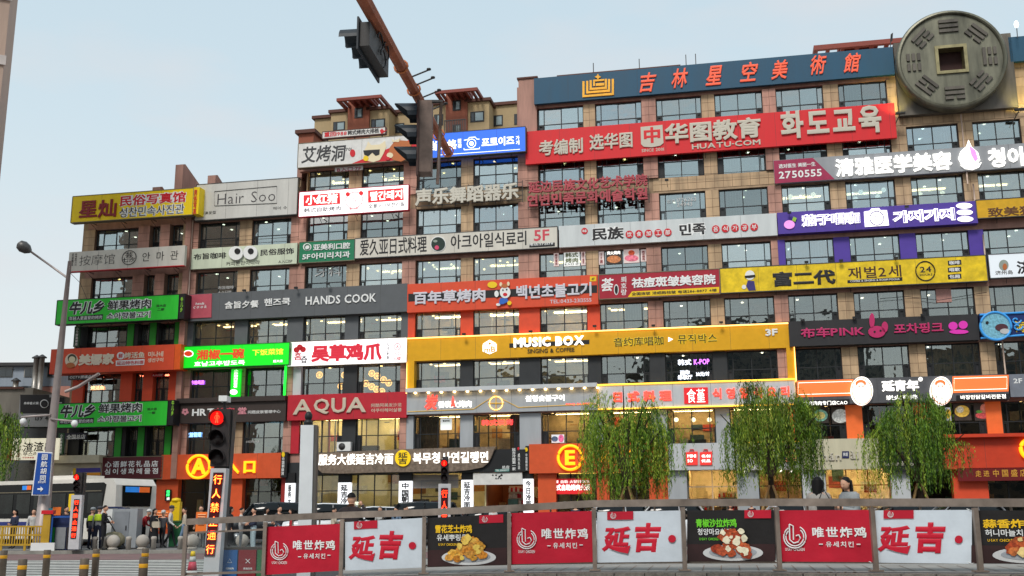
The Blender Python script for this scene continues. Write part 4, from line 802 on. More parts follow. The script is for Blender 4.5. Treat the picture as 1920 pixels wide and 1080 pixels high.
f = rr('deep orange entrance fascia at the right end of the ground floor', 1765,822,1990,877, mat('deep orange cladding',(206,62,30),.5,var=.07), w=.9,t=1)
f.box('cornice', mat('deep orange cladding',(206,62,30),.5), f.r[0],f.r[1],0,1.1,f.r[3]+.003,f.r[3]+.2); f.disc('ring', LORG, 1932,842,18,1.05,ring=.12)
f = rr('dark red banner with gold characters under the deep orange fascia', 1795,878,1990,900, mat('dark red cloth',(110,22,24),.8,var=.15), w=.6,t=.05, cat='banner', name='banner'); T(f,'走进',1829,1855,888,12,mat('gold print',(206,150,50),.5,var=0),gap=.3); T(f,'中国盛店',1862,1925,887,14,mat('gold print',(206,150,50),.5,var=0),gap=.3)
f = rr('maroon flower and gift shop sign with white characters in two rows', 192,858,303,897, mat('maroon sign board',(88,26,34),.5), t=.5, edge=mat('grey trim',(120,110,90),.5))
T(f,'心语鲜花礼品店',197,296,870,12,LW,wt=.03,gap=.15); T(f,'심이생화례물점',196,296,883.5,11,LW,wt=.03,gap=.2)
f = rr('beige convenience store fascia with yellow, blue and orange stripes', 78,870,190,896, mat('beige sign board',(196,184,158),.5), t=.5)
for (x0,x1,y0,y1,c) in ((99,142,879,896,(240,190,20)),(143,188,878,886,(70,60,150)),(143,188,887,892,(236,150,30)),(143,188,893,897,(206,60,40)),(93,98,881,888,(70,60,150))): f.poly('stripe', mat('print %d %d %d'%c, c, .5, var=0), [(x0,y0),(x1,y0-1),(x1,y1-1),(x0,y1)], .82,.02)
f.poly('plaque', LW, [(104,886),(136,884),(136,894),(104,895)], .84,.02); T(f,'可口便利',107,134,889.5,6,mat('print 70 60 150',(70,60,150),.5,var=0),wt=.03,up=.05)
f.box('awning', mat('beige sign board',(196,184,158),.5), f.r[0],f.r[1],0,1.0,f.r[3]+.01,f.r[3]+.55)
# lit white pillars with brush writing
LWP = glow('lit white pillar', (246,248,252), .95)
for n,(x0,x1,y0,t_) in enumerate([(535,550,906,'服务大楼'),(634,656,905,'延吉冷面'),(748,771,902,'中国朝鲜'),(865,886,900,'延吉冷面'),(981,1000,898,'今日冷面')]):
    f = sign('lit white pillar board with black brush writing, '+['left of the grey square post','behind the man taking a photo','left of the roller shutter','left of the dark doorway','right of the dark doorway'][n], x0,y0,x1,972, .3,.28, LWP, brk=False, group='lit pillar boards along the noodle restaurant'); text(f,t_,x0+4,x1-4,y0+28,50,.32,INK,wt=.05,vert=True,jit=.05)
    f.box('cap', BLACK, f.r[0],f.r[1],0,.3,f.r[3],f.r[3]+.7)
f = rr('white canopy board with black dots over the dark doorway', 887,887,979,908, mat('white sign board',(222,220,216),.45), w=.5,t=.5)
for (x,y) in ((924,891),(930,891),(936,893),(930,897),(939,897),(941,891)): f.disc('dot', INK, x,y,1.5,.52,.02)
f.line('slash', INK, [(933,898),(941,889)], .52,.03)
sh = Fr(FA,-5.3,0,3.2,'roller_shutter','grey half raised roller shutter between two lit white pillars','shutter')
for i in range(9): sh.box('slat', mat('grey slat',(130,126,124),.5), -7.0,-3.8,-.25,-.2+(i%2)*.01,3.35+i*.1,3.44+i*.1)
# shop interiors seen through the ground floor glass
def goods(label, u0,u1,w0,z0,n,rows,cols,cat='shelf',name='shop_shelf'):
    f = Fr(FA,(u0+u1)/2,w0,z0,name,label,cat)
    f.box('back', mat('shelf board',(214,200,176),.6), u0,u1,w0-.05,w0,z0,z0+rows*.42)
    for r in range(rows):
        f.box('shelf', mat('shelf board',(214,200,176),.6), u0,u1,w0+.003,w0+.3,z0+r*.42,z0+r*.42+.03)
        q = MB()
        for c in range(cols):
            a = u0+(u1-u0)*c/cols; q.box(f.L(a+.02,w0+.25,z0+r*.42+.034), f.L(a+(u1-u0)/cols-.02,w0+.05,z0+r*.42+.034+random.uniform(.18,.34)), mat('goods %d'%(random.choice(n)), {0:(206,40,50),1:(236,226,210),2:(240,180,70),3:(60,140,150),4:(230,120,140),5:(150,200,60)}[random.choice(n)], .5))
        tag(f.mb(q,'goods'), kind='stuff')
    return f
goods('bright shelf of red and white goods in the shop with the red bag marks', 11.6,13.0,-2.5,.5,[0,1,1,0,2],4,9); goods('bright shelf of cream goods at the right of the shop with the red bag marks', 13.3,14.5,-3.2,.5,[1,2,1,4],6,8)
goods('shelf of green and yellow bottles in the small corner shop behind the bus', -27.4,-26.3,-1.2,1.0,[5,2,5,1],5,8)
goods('lit wall of bottles in the dark doorway of the noodle restaurant', -.9,.3,-3,1.4,[2,2,1],5,8)
f = sign('bright green lit panel with white writing in the small corner shop', 273,913,308,928, -.2,.1, LG, brk=False); T(f,'水果捞饮品',278,304,922,9,LWG,wt=.03)
f = sign('white upright board with brush writing below the bright green panel', 271,930,283,958, -.1,.08, LWP, brk=False); text(f,'延吉',273,281,943,22,-.08,INK,vert=True)
f = sign('small black plate with green neon characters on the orange column', 310,918,320,939, .25,.06, INK, brk=False); text(f,'烧烤',312,318,925,12,.27,glow('neon green',(60,255,120),2),vert=True,wt=.03); text(f,'酒',312,318,935,5,.27,LWG)
f = sign('red and white lit advertising screen in the window under entrance E', 1031,898,1110,926, -.15,.06, mat('lit red panel',(222,38,44),.4,emit=.35,var=0), brk=False); T(f,'韩餐 自助 火锅料理店',1033,1105,903,6,LWG,wt=.02); T(f,'韩式自助烤肉火锅',1034,1106,914,12,LWG,wt=.04)
# window pictures
def poster(label, x0,y0,x1,y1, m, w_=-.08, blobs=(), txt=None, tm=None):
    f = sign(label, x0,y0,x1,y1, w_, .03, m, cat='poster', name='poster', brk=False, board='sheet', group='posters in the windows')
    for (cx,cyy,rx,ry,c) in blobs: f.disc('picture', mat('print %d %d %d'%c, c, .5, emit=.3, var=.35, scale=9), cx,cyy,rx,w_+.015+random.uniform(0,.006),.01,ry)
    if txt: text(f, txt[0], txt[1],txt[2],txt[3],txt[4], w_+.04, tm or LWG, wt=.04, vert=len(txt) > 5)
    return f
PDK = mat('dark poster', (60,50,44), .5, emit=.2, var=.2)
poster('poster of a barbecue pan in the fifth floor window', 1136,471,1167,494, PDK, blobs=[(1151,486,13,7,(206,130,80))], txt=('突火烤肉',1138,1163,474,7))
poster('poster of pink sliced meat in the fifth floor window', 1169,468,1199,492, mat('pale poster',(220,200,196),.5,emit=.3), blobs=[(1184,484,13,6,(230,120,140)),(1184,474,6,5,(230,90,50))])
for (x0,y0,x1,y1,s_,n) in [(1122,472,1133,496,'5F烤','narrow red and white poster left of the barbecue pan poster'),(1201,468,1212,490,'韩式烤肉','narrow black and white poster right of the pink meat poster'),(1038,474,1048,499,'韩式烤肉','narrow white poster left of the big framed character poster'),(1089,470,1098,497,'烤肉','narrow pink poster right of the big framed character poster')]:
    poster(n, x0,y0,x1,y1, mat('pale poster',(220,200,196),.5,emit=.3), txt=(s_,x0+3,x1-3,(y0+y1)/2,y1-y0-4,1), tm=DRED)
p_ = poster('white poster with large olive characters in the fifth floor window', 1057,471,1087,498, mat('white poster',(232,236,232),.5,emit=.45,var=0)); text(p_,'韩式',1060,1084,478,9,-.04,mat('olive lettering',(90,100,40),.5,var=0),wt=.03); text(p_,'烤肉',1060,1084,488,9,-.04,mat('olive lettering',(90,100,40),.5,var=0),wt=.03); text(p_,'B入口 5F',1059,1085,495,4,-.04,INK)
poster('poster of a green noodle bowl left of the right willow', 1524,763,1554,793, PDK, blobs=[(1538,779,14,11,(120,170,150)),(1538,779,9,7,(220,200,120))])
poster('poster of a plate of red meat left of the right willow', 1558,763,1593,794, PDK, blobs=[(1576,780,16,13,(206,206,200)),(1576,780,13,10,(214,80,96))])
poster('poster of fries below the left oval portrait', 1597,763,1608,792, PDK, blobs=[(1602,776,5,10,(240,180,40))])
poster('poster of noodles and egg right of the right willow', 1787,757,1822,788, PDK, blobs=[(1804,771,14,11,(230,190,80)),(1800,768,7,6,(240,230,200))])
poster('poster of dripping meat with cucumber in the right end window', 1825,756,1861,788, PDK, blobs=[(1843,779,14,6,(220,90,90)),(1845,766,7,9,(200,120,100)),(1836,772,6,3,(110,170,70))])
poster('narrow orange and blue drink poster at the right end of the second floor', 1864,757,1875,786, PDK, blobs=[(1869,762,4,5,(240,130,40)),(1869,774,4,5,(240,130,40))])
poster('poster of a yellow drink below the right oval portrait', 1772,764,1784,789, mat('lit pale board',(226,232,238),.4,emit=.2,var=0), blobs=[(1778,776,5,9,(240,190,60))])
poster('pink handwritten notice in the fourth floor window', 1754,542,1785,566, mat('pink paper',(190,140,130),.6,var=.2,scale=20))
poster('blue white lit picture in the window beside the first willow', 1034,815,1058,830, mat('lit pale board',(226,232,238),.4,emit=.2,var=0), blobs=[(1052,822,5,7,(230,110,160)),(1040,823,6,5,(90,110,140))])
poster('white menu sheet in the warm window above the stone sign', 826,785,847,806, mat('white poster',(232,236,232),.5,emit=.45,var=0), txt=('营业时间',830,843,789,4), tm=INK)
def neon(label, parts):
    x0,y0,x1,y1 = parts[0][1],parts[0][3]-parts[0][4]/2,parts[0][2],parts[0][3]+parts[0][4]/2
    u,z = FA.P((x0+x1)/2,y1,-.07); f = Fr(FA,u,-.07,z,'neon_sign',label,'neon sign'); 
    for (b,a0,a1,yc,h,m) in parts: text(f,b,a0,a1,yc,h,-.07,m,wt=.015,depth=.03)
neon('white and violet neon words in a dark third floor window', [('韩式',1271,1296,679,11,glow('neon white',(240,244,255),2)),('K-POP',1301,1330,678,10,glow('neon violet',(214,120,255),2.2)),('迷你',1275,1293,698,8,glow('neon white',(240,244,255),2)),('练歌厅',1271,1298,707,8,glow('neon white',(240,244,255),2)),('30元/时',1305,1330,701,8,glow('neon white',(240,244,255),2))])
neon('red neon words in the warm second floor window', [('韩式炭烤',903,962,792,11,glow('neon red',(255,70,70),2))])
neon('blue white neon words in the second floor window behind the signal', [('皮肤管理',348,377,815,9,glow('neon blue',(150,200,255),2.2))])
neon('small violet neon words in the dark window under the glowing green sign', [('今晚喝酒',358,382,717,8,glow('neon violet',(214,120,255),2.2))])
neon('orange neon words in the left wing window under the red orange sign', [('烤活鱼',170,195,727,8,glow('neon amber',(255,200,150),2))])
# ring lamps and globe lamps behind the glass
def lamp(x,y,r,kind,label,grp):
    d = -1.4; u,z = FA.P(x,y,d); k = FA.P(x+r,y,d)[0]-u
    f = Fr(FA,u,d,z,'pendant_lamp',label,'lamp',grp)
    q = MB()
    if kind == 'ring':
        q.tube([(k*cos(a),0,k*sin(a)) for a in [2*pi*i/18 for i in range(18)]], .035, glow('ring lamp glow',(255,190,90),4), 5, True)
        for i in range(6): a = pi*i/6; q.tube([(k*cos(a),0,k*sin(a)),(-k*cos(a),0,-k*sin(a))], .012, glow('ring lamp glow',(255,190,90),4), 4)
    else: q.ball((0,0,0), k, glow('globe lamp glow',(255,244,214),2.4) if kind == 'globe' else glow('bulb glow',(255,214,150),7), 10)
    f.mb(q, 'lamp_globe' if kind != 'ring' else 'lamp_ring'); c = MB(); c.tube([(0,0,k),(0,0,k+.6)], .012, DKMET, 4); f.mb(c,'cord')
ORD = ['leftmost','second from the left','third from the left','fourth from the left','fifth from the left','sixth from the left','seventh from the left','eighth from the left','ninth from the left','tenth from the left','eleventh from the left','twelfth from the left']
def lamps(pts,r,kind,what,grp_):
    pts = sorted(pts)
    for i,(x,y) in enumerate(pts): lamp(x,y,r,kind,what+', '+(ORD[i] if i < len(pts)-1 else 'rightmost'),grp_)
lamps(((599,703),(646,703),(639,724),(697,700),(707,705),(719,712),(729,718),(686,719),(697,725),(706,730),(716,734),(674,736)),5.5,'ring','golden hoop lamp behind the dark window below the flower mark','golden hoop lamps')
lamps(((1482,369),(1525,365),(1604,373),(1614,360),(1646,369),(1657,356),(1725,364),(1767,362)),5,'globe','white globe lamp in the windows under the clinic sign','white globe lamps')
lamps(((690,503),(735,512),(771,519),(812,497),(846,496),(795,505),(894,491),(938,489),(965,489),(930,496),(908,505)),2.2,'bulb','small warm bulb in the windows under the Japanese food sign','warm bulbs on the fifth floor')
lamps(((1300,787),(1268,787),(1330,787)),4.5,'globe','yellow paper lantern in the window between two willows','paper lanterns')
def sticker(label,parts,m):
    x0,y1 = parts[0][1],parts[0][3]; u,z = FA.P(x0,y1,-.2); f = Fr(FA,u,-.2,z,'window_lettering',label,'window lettering')
    for (b,a0,a1,yc,h) in parts: text(f,b,a0,a1,yc,h,-.1,m,wt=.0)
PSL = mat('pale window print',(206,206,204),.6,var=0)
sticker('pale outlined dentist characters on the window under the dark green sign',[('牙科',590,640,509,18)],PSL)
sticker('pale phone digits for rent on the glass under the bare granite band',[('出兑',1251,1266,377,7),('1726263',1269,1305,374,7),('24943',1269,1298,383,7)],PSL)
sticker('coffee shop menu print in the window under the googly eyes',[('布旨咖啡',409,438,539,6),('A入口5F',409,434,547,4)],PSL)
sticker('small white notice in the right window under the dark brown fascia',[('公共区域禁止吸烟',461,486,828,4)],PSL)
# extractor, air conditioner, wall lights, cameras, pipes
ac = Fr(FA,FA.P(646,842,.3)[0],.3,FA.P(646,846,.3)[1],'air_conditioner','white air conditioner unit standing on top of the stone noodle sign','air conditioner'); u,_,z = ac.o
ac.box('casing', WHITE, u-.5,u+.5,.15,.5,z,z+.62); q = MB(); q.lathe([(.02,0),(.24,0),(.24,.02)], DKMET, ac.L(u-.12,.5,z+.31), 20, 'y'); ac.mb(q,'fan_grille')
FLN = ['googly eyed sign, left part','googly eyed sign, right part','dark grey fascia middle','ochre karaoke fascia, first from the left','ochre karaoke fascia, second from the left','ochre karaoke fascia, third from the left','ochre karaoke fascia, middle','ochre karaoke fascia, fourth from the right','ochre karaoke fascia, rightmost','black and magenta fascia, leftmost','black and magenta fascia, middle','black and magenta fascia, rightmost','purple sign, right part','purple sign, leftmost','bare granite band','gold sign, leftmost','gold sign, middle','gold sign, right part']
for (x,y),fln in zip(((458,545),(555,540),(615,532),(740,630),(870,627),(995,622),(1115,612),(1225,611),(1352,605),(1505,601),(1602,596),(1730,591),(1700,388),(1480,399),(1250,338),(1512,492),(1577,489),(1680,484)),FLN):
    u,z = FA.P(x,y,.9); s_ = Fr(FA,u,.9,z,'floodlight','small black floodlight on an arm above the '+fln,'floodlight','small floodlights above the signs'); q = MB(); q.box((-.12,-.1,-.05),(.12,.06,.08),BLACK); s_.mb(q,'lamp_head'); q = MB(); q.tube([(0,.06,0),(0,.5,-.1),(0,.9,-.2)],.018,DKMET,5); s_.mb(q,'arm')
for (x0,y0,x1,y1),dn in zip(((372,412,340,600),(1801,215,1815,345),(1820,345,1833,380),(1842,440,1848,480),(1875,640,1890,705)),('beside the corner pillar of the left wing','on the wall below the giant coin','between the grey clinic sign and the purple sign','between the purple sign and the gold sign','between the blue seafood fascia and the grey one')):
    a = FA.P(x0,y0,.35); b = FA.P(x1,y1,.35); um = (a[0]+b[0])/2; f = Fr(FA,um,.35,b[1],'drain_pipe','thin pale drain pipe '+dn,'pipe','drain pipes on the front'); q = MB(); q.tube([f.L(um,.35,b[1]), f.L(um,.35,a[1])], .05, mat('pale pipe',(200,176,160),.5), 6); f.mb(q,'pipe')
for n,(pts,l) in enumerate([([(985,338),(1100,344),(1220,330),(1330,326),(1450,318)],'from the pink characters to the clinic sign'),([(128,508),(150,530),(163,560)],'from the massage sign down the left wing'),([(765,350),(780,352),(800,338)],'left of the row of white metal characters'),([(1893,200),(1905,215),(1918,205)],'below the right corner of the coin panel'),([(1650,560),(1700,556),(1760,563),(1850,548)],'along the wall below the gold sign'),([(355,455),(460,450),(560,444)],'between the silver board and the googly eyed sign')]):
    u,z = FA.P(*pts[0],.3); f = Fr(FA,u,.3,z,'cable','thin black cable sagging '+l,'cable'); q = MB(); q.tube([f.L(*(lambda a:(a[0],.3,a[1]))(FA.P(x,y,.3))) for x,y in pts],.018,BLACK,5); f.mb(q,'cable_run')
# yellow and red box of the coin
BRZ = mat('weathered bronze', (116,114,98), .4, metal=.4, var=.36, scale=1.1, bump=.3, bscale=3, streak=1)
BRD = mat('dark bronze', (96,90,82), .5, metal=.3, var=.3, scale=1.2, bump=.3, bscale=5, streak=1)
u0,z1 = FA.P(1681,150,.5); u1,z0 = FA.P(1909,190,.5); _,zz = FA.P(1690,217,.5)
coin = Fr(FA,(u0+u1)/2,.5,zz,'giant_coin','giant round bronze coin with a square hole and trigram bars on a dark square panel','sculpture')
coin.box('backing_panel', BRD, u0,u1,.05,.5,zz,32.2)
cu,cz = FA.P(1785,109,1.5); R = 3.42; q = MB(); n = 64
prof = [(R-.02,.55),(R,.8),(R,1.35),(R-.08,1.47),(R-.2,1.5),(R-.27,1.42),(R-.3,1.3)]
hs = .78
vs = []; fs = []
for r,ww in prof:
    for j in range(n): a = 2*pi*j/n; vs.append(coin.L(cu+r*cos(a),ww,cz+r*sin(a)))
for i in range(len(prof)-1):
    for j in range(n): fs.append((i*n+j,i*n+(j+1)%n,(i+1)*n+(j+1)%n,(i+1)*n+j))
base = (len(prof)-1)*n; b2 = len(vs)
for j in range(n):
    a = 2*pi*j/n; m_ = max(abs(cos(a)),abs(sin(a))); vs.append(coin.L(cu+hs*cos(a)/m_,1.3,cz+hs*sin(a)/m_))
for j in range(n): fs.append((base+j,base+(j+1)%n,b2+(j+1)%n,b2+j))
q.add(vs,fs,BRZ,False); c_ = coin.mb(q,'coin_disc')
q = MB()
for (a,b,c,d) in ((-hs-.2,hs+.2,hs,hs+.2),(-hs-.2,hs+.2,-hs-.2,-hs),(-hs-.2,-hs,-hs,hs),(hs,hs+.2,-hs,hs)): q.box(coin.L(cu+a,1.42,cz+c), coin.L(cu+b,.6,cz+d), mat('worn bronze edge',(150,140,104),.35,metal=.5,var=.2))
coin.mb(q,'hole_frame'); coin.box('hole_back', mat('dark brown cloth',(58,36,34),.8), cu-hs,cu+hs,.5,.56,cz-hs,cz+hs)
TRI = [(90,(1,1,1)),(45,(0,1,1)),(0,(1,0,0)),(-45,(0,1,0)),(-90,(1,1,0)),(-135,(1,0,1)),(180,(0,0,0)),(135,(0,0,1))]
for ang,bars in TRI:
    a = radians(ang); rx,rz = cos(a),sin(a); tx,tz = -sin(a),cos(a)
    for i,bb in enumerate(bars):
        rr_ = 2.0+i*.33
        for (s0,s1) in (((-.6,.6),) if bb else ((-.6,-.1),(.1,.6))):
            q = MB(); P4 = [(cu+rx*(rr_+dr)+tx*s, cz+rz*(rr_+dr)+tz*s) for dr,s in ((-.1,s0),(.1,s0),(.1,s1),(-.1,s1))]
            q.ext([(p[0]-coin.o[0],p[1]-coin.o[2]) for p in P4], coin.L(0,1.42,0)[1], coin.L(0,1.3,0)[1], BRD); coin.mb(q,'trigram_bar',fix=True)
f = Fr(FA,FA.P(1905,45,1)[0],1,FA.P(1905,66,1)[1],'roof_lamp','small bright white lamp on a stalk above the teal sign piece right of the coin','lamp'); q = MB(); q.tube([(0,0,-.2),(.02,0,.5)],.03,DKMET,5); f.mb(q,'stalk'); q = MB(); q.ball((.02,0,.75),.14,glow('white lamp glow',(255,255,250),5),8,(1,1,1.8)); f.mb(q,'bulb')
f = Fr(FA,FA.P(1667,75,-1)[0],-1,FA.P(1667,90,-1)[1],'roof_flag','small dark flag on a short pole behind the art museum sign','flag'); q = MB(); q.tube([(0,0,-.3),(.15,0,.9)],.03,DKMET,5); f.mb(q,'pole'); q = MB(); q.ext([(.06,.4),(.14,1.0),(.3,1.1),(.22,.5)],0,.02,INK); f.mb(q,'cloth')
# yellow up-lights on the wall beside the coin
for x,y,lb in ((1688,212,'black floodlight on an arm below the left corner of the coin panel'),(1912,205,'black floodlight on an arm at the right edge of the coin panel')):
    u,z = FA.P(x,y,1.1); f = Fr(FA,u,1.1,z,'floodlight',lb,'floodlight'); q = MB(); q.box((-.3,-.1,-.06),(.3,.12,.06),BLACK); f.mb(q,'lamp_head'); q = MB(); q.tube([(0,.1,0),(-.3,.9,-.6)],.03,DKMET,5); f.mb(q,'arm')
    l = bpy.data.lights.new('floodlight_beam','SPOT'); l.energy = 260; l.color = (1,.85,.25); l.spot_size = radians(110); l.spot_blend = 1; l.shadow_soft_size = .2
    lo = bpy.data.objects.new('floodlight_beam',l); COL.objects.link(lo); lo.parent = f.e; lo.location = (0,-.2,.15); lo.rotation_euler = Vector((0,.55,-1)).to_track_quat('Z','Y').to_euler() if False else (-Vector((-.25 if x < 1800 else .25,.9,1))).to_track_quat('Z','Y').to_euler()
# panes: the 300 that show largest are objects, the rest one mesh
panes.sort(key=lambda p: -p[9]); restp = MB()
_pm = {}
for n,(fr,o,a,b,c,d,m,rx,rz,_) in enumerate(panes):
    if n < 300:
        if m not in _pm: t_ = MB(); t_.box((-.5,-.5,-.5),(.5,.5,.5),m); ob = t_.build('pane'); _pm[m] = ob.data; bpy.data.objects.remove(ob)
        q = new_obj('pane', _pm[m], o, ((a+b)/2,.05,(c+d)/2), (rx,0,rz)); q.scale = (b-a,.012,d-c)
    else:
        x,y,z = o.location; rot = Matrix.Rotation(rz,3,'Z')@Matrix.Rotation(rx,3,'X'); ce = Vector((x+(a+b)/2,y+.05,z+(c+d)/2)); h = ((b-a)/2,.006,(d-c)/2)
        vs = [ce+rot@Vector((sx*h[0],sy*h[1],sz*h[2])) for sz in (-1,1) for sy in (-1,1) for sx in (-1,1)]
        restp.add(vs, [(0,1,5,4),(1,3,7,5),(3,2,6,7),(2,0,4,6),(4,5,7,6),(0,2,3,1)], m)
tag(restp.build('window_panes', mall.e), kind='stuff')
# ------------------------------------------------------------------ ground, roads, pavements
ASP = mat('asphalt', (66,66,68), .85, var=.2, scale=.6, bump=.4, bscale=60)
PAV = mat('pale paving', (150,146,140), .8, var=.15, scale=1.5, bump=.2, bscale=25)
PAV2 = mat('grey paving', (128,126,124), .8, var=.15, scale=1.5, bump=.2, bscale=25)
KERB = mat('kerb stone', (150,146,138), .8, var=.2, bump=.3)
PAINT = mat('road paint', (214,212,204), .7, var=.18, scale=4)
def flat(name, pts, z, m, kind='structure', group=None):
    q = MB(); 
    if isinstance(z,(int,float)): z = [z]*len(pts)
    q.add([(x,y,zz) for (x,y),zz in zip(pts,z)], [tuple(range(len(pts)))], m); return tag(q.build(name), kind=kind)
flat('ground', [(-900,-400),(900,-400),(900,1500),(-900,1500)], -.05, mat('far ground',(110,108,104),.9))
flat('road', [(-60,22),(60,22),(60,46),(-60,46)], 0.0, ASP)
flat('cycle_lane', [(-60,39),(60,39),(60,45.8),(-60,45.8)], .004, mat('reddish lane',(124,98,96),.85,var=.15,scale=1))
for i in range(20):
    y = 27.2+i*.82*(1+.03*i)
    if y > 38.5: break
    flat('crossing_stripe', [(-28+i*.25,y),(-6.5+i*.1,y),(-6.5+i*.1,y+.4+.02*i),(-28+i*.25,y+.4+.02*i)], .008, PAINT)
flat('foreground_road', [(-60,-30),(60,-30),(60,22),(-60,22)], -.001, mat('pale concrete road',(156,154,150),.85,var=.12,scale=.8))
q = MB(); q.box((-60,46,-.04),(60,46.25,.14),KERB); tag(q.build('kerb'), kind='structure')
q = MB(); q.add([(-60,46.25,.136),(60,46.25,.136),(60,49.5,.14),(-60,49.5,.14)],[(0,1,2,3)],PAV2); tag(q.build('pavement'), kind='structure')
flat('far_road', [(-60,49.5),(90,49.5),(90,56),(-60,56)], [.14,.14,.4,.4], ASP)
flat('shop_forecourt', [(-60,56),(90,56),(90,84),(-60,84)], [.404]*4, PAV2)
flat('side_yard', [(-90,84),(120,84),(120,160),(-90,160)], .3, PAV2)
# ------------------------------------------------------------------ buildings across the road, behind the camera (seen only as reflections)
for n,(x0,x1,h,c) in enumerate([(-70,-28,24,(120,112,100)),(-24,14,31,(108,104,100)),(20,75,27,(130,112,96))]):
    lb = ['tan apartment block across the road behind the camera, leftmost','grey apartment block across the road behind the camera, middle','brown apartment block across the road behind the camera, rightmost'][n]
    e = new_obj('apartment_building', None, None, ((x0+x1)/2,-38,0)); tag(e, lb, 'building'); m = mat('far wall %d'%n, c, .8); W2 = (x1-x0)/2
    cube('wall', m, (-W2,-12,0), (W2,0,h), e)
    g = mat('far window', (50,60,66), .2)
    for f in range(int(h/3.2)):
        q = MB()
        for i in range(int(W2*2/3.4)): a = -W2+.9+i*3.4; q.box((a,0.002,1+f*3.2),(a+1.9,.05,2.7+f*3.2), g)
        q.build('window_row', e)['kind'] = 'stuff'
# ------------------------------------------------------------------ residential block behind the centre
TAN = mat('tan render', (172,150,114), .8, var=.06); RUS = mat('rust brown render', (142,82,62), .8, var=.06)
FB = Plane((0,72,0), radians(-11.62))
WB = -38
res = Fr(FB, FB.P(790,230,WB)[0], WB, 20, 'apartment_building', 'tan apartment block with two rust brown towers and red roof pergolas behind the shops', 'building')
def rb(name, m, x0,y0,x1,w1,w0, cop=False, z0=24):
    u0,z1 = FB.P(x0,y0,w1); u1,_ = FB.P(x1,y0,w1); res.box(name, m, u0,u1,w0,w1,z0,z1)
    if cop: res.box('coping', COP, u0-.25,u1+.25,w0,w1+.3,z1+.002,z1+.35)
rb('wall', TAN, 590,224,626,WB-1,WB-14,True); rb('wall', TAN, 621,213,655,WB,WB-14,True); rb('wall', RUS, 653,185,693,WB+.6,WB-8); rb('wall', TAN, 692,208,730,WB+.3,WB-14,True); rb('wall', TAN, 730,214,812,WB-2,WB-14,True)
rb('wall', TAN, 800,199,836,WB,WB-14,True); rb('wall', RUS, 836,170,876,WB+.6,WB-8); rb('wall', TAN, 876,193,917,WB+.3,WB-14,True); rb('wall', TAN, 917,200,1000,WB-2,WB-14,True)
rb('wall', RUS, 560,252,588,WB+20,WB+16,True)
for x0,x1,y in ((631,715,182),(815,895,168)):
    u0,z = FB.P(x0,y,WB+3); u1,_ = FB.P(x1,y-4,WB+3); pergola(res, u0,u1,WB+3,z-.5,9,7)
def rwin(x0,y0,x1,y1,w_):
    u0,z1 = FB.P(x0,y0,w_); u1,z0 = FB.P(x1,y1,w_); q = MB(); z0 -= .0
    q.box(res.L(u0-.06,w_+.05,z0-.06), res.L(u1+.06,w_-.12,z1+.06), FRAME); o = q.build('window', res.e)
    n = [0,.3,1]; p0 = FRAME
    for i in range(2):
        a = u0+(u1-u0)*n[i]+.08; b = u0+(u1-u0)*n[i+1]-.08; cube('pane', GLD if i == 0 else GLR, res.L(a,w_+.07,z0+.1), res.L(b,w_+.055,z1-.1), o)
GLD = mat('dark glass', (40,48,54), .1, var=.05, spec=.8); GLR = mat('pale reflecting glass', (140,158,162), .08, var=.08, spec=.9)
for a in ((666,204,679,220,WB+.6),(626,230,646,244,WB),(697,225,721,239,WB+.3),(740,233,757,248,WB-2),(850,190,863,206,WB+.6),(815,216,830,234,WB),(883,211,907,227,WB+.3),(924,218,942,235,WB-2),(965,215,981,232,WB-2),(849,235,864,250,WB+.6)): rwin(*a)
q = MB()
u0,z = FB.P(835,250,WB+1); u1,_ = FB.P(875,250,WB+1)
for i in range(14): x = u0+(u1-u0)*i/13; q.box(res.L(x,WB+1.6,z-.6), res.L(x+.08,WB+1.5,z+1.2), DKMET)
q.box(res.L(u0,WB+1.62,z+1.2), res.L(u1,WB+1.48,z+1.28), DKMET); tag(q.build('balcony_rail', res.e), kind='stuff')
# lightning pole on the roof
tp = at(19,3,60); e = new_obj('office_tower', None, None, (tp.x,60,0), (0,0,radians(24))); tag(e, 'slim pale brown tower edge at the upper left corner of the photo', 'building')
q = MB(); q.box((-9,0,0),(0,9,46),mat('pale brown facade',(176,150,134),.7,var=.1,streak=1)); q.build('wall', e)
for i in range(10): cube('facade_rib', mat('pale rib',(196,184,178),.6), (-9,-.12,3+i*4.2),(.1,-.003,3.6+i*4.2), e)
for i in range(10): cube('window_band', GLD, (-8,-.06,4.2+i*4.2),(-.7,-.004,6.2+i*4.2), e)
# ------------------------------------------------------------------ low buildings at the left
def lbox(parent,name,m,x0,y0,x1,y1,d,dep,z0=None):
    a = at(x0,y0,d); b = at(x1,y1,d); return cube(name,m,(a.x-parent.location.x,d-parent.location.y,(b.z if z0 is None else z0)),(b.x-parent.location.x,d+dep-parent.location.y,a.z),parent)
lb = new_obj('tenement_building', None, None, (at(40,900,92).x,92,0)); tag(lb,'pale blue and pink low building with metal chimneys beyond the left end of the shops','building')
BLUW = mat('pale blue render',(150,160,172),.8,var=.1,streak=1); PNKW = mat('faded pink render',(186,130,116),.8,var=.12,streak=1)
lbox(lb,'upper_wall',BLUW,-60,684,112,725,92,10); lbox(lb,'lower_wall',PNKW,-60,725,112,960,92.0,10,0); lbox(lb,'roof_edge',DKMET,-60,680,114,685,91.6,11)
for (x0,x1) in ((0,22),(47,66),(90,103)):
    w_ = lbox(lb,'window',mat('pale frame',(170,166,158),.6),x0-1,688,x1+1,707,91.95,.1); lbox(lb,'pane',GLD,x0,689,(x0+x1)/2-.4,706,91.9,.06); lbox(lb,'pane',GLD,(x0+x1)/2+.4,689,x1,706,91.9,.06)
lbox(lb,'window',GLD,40,724,68,736,91.9,.1)
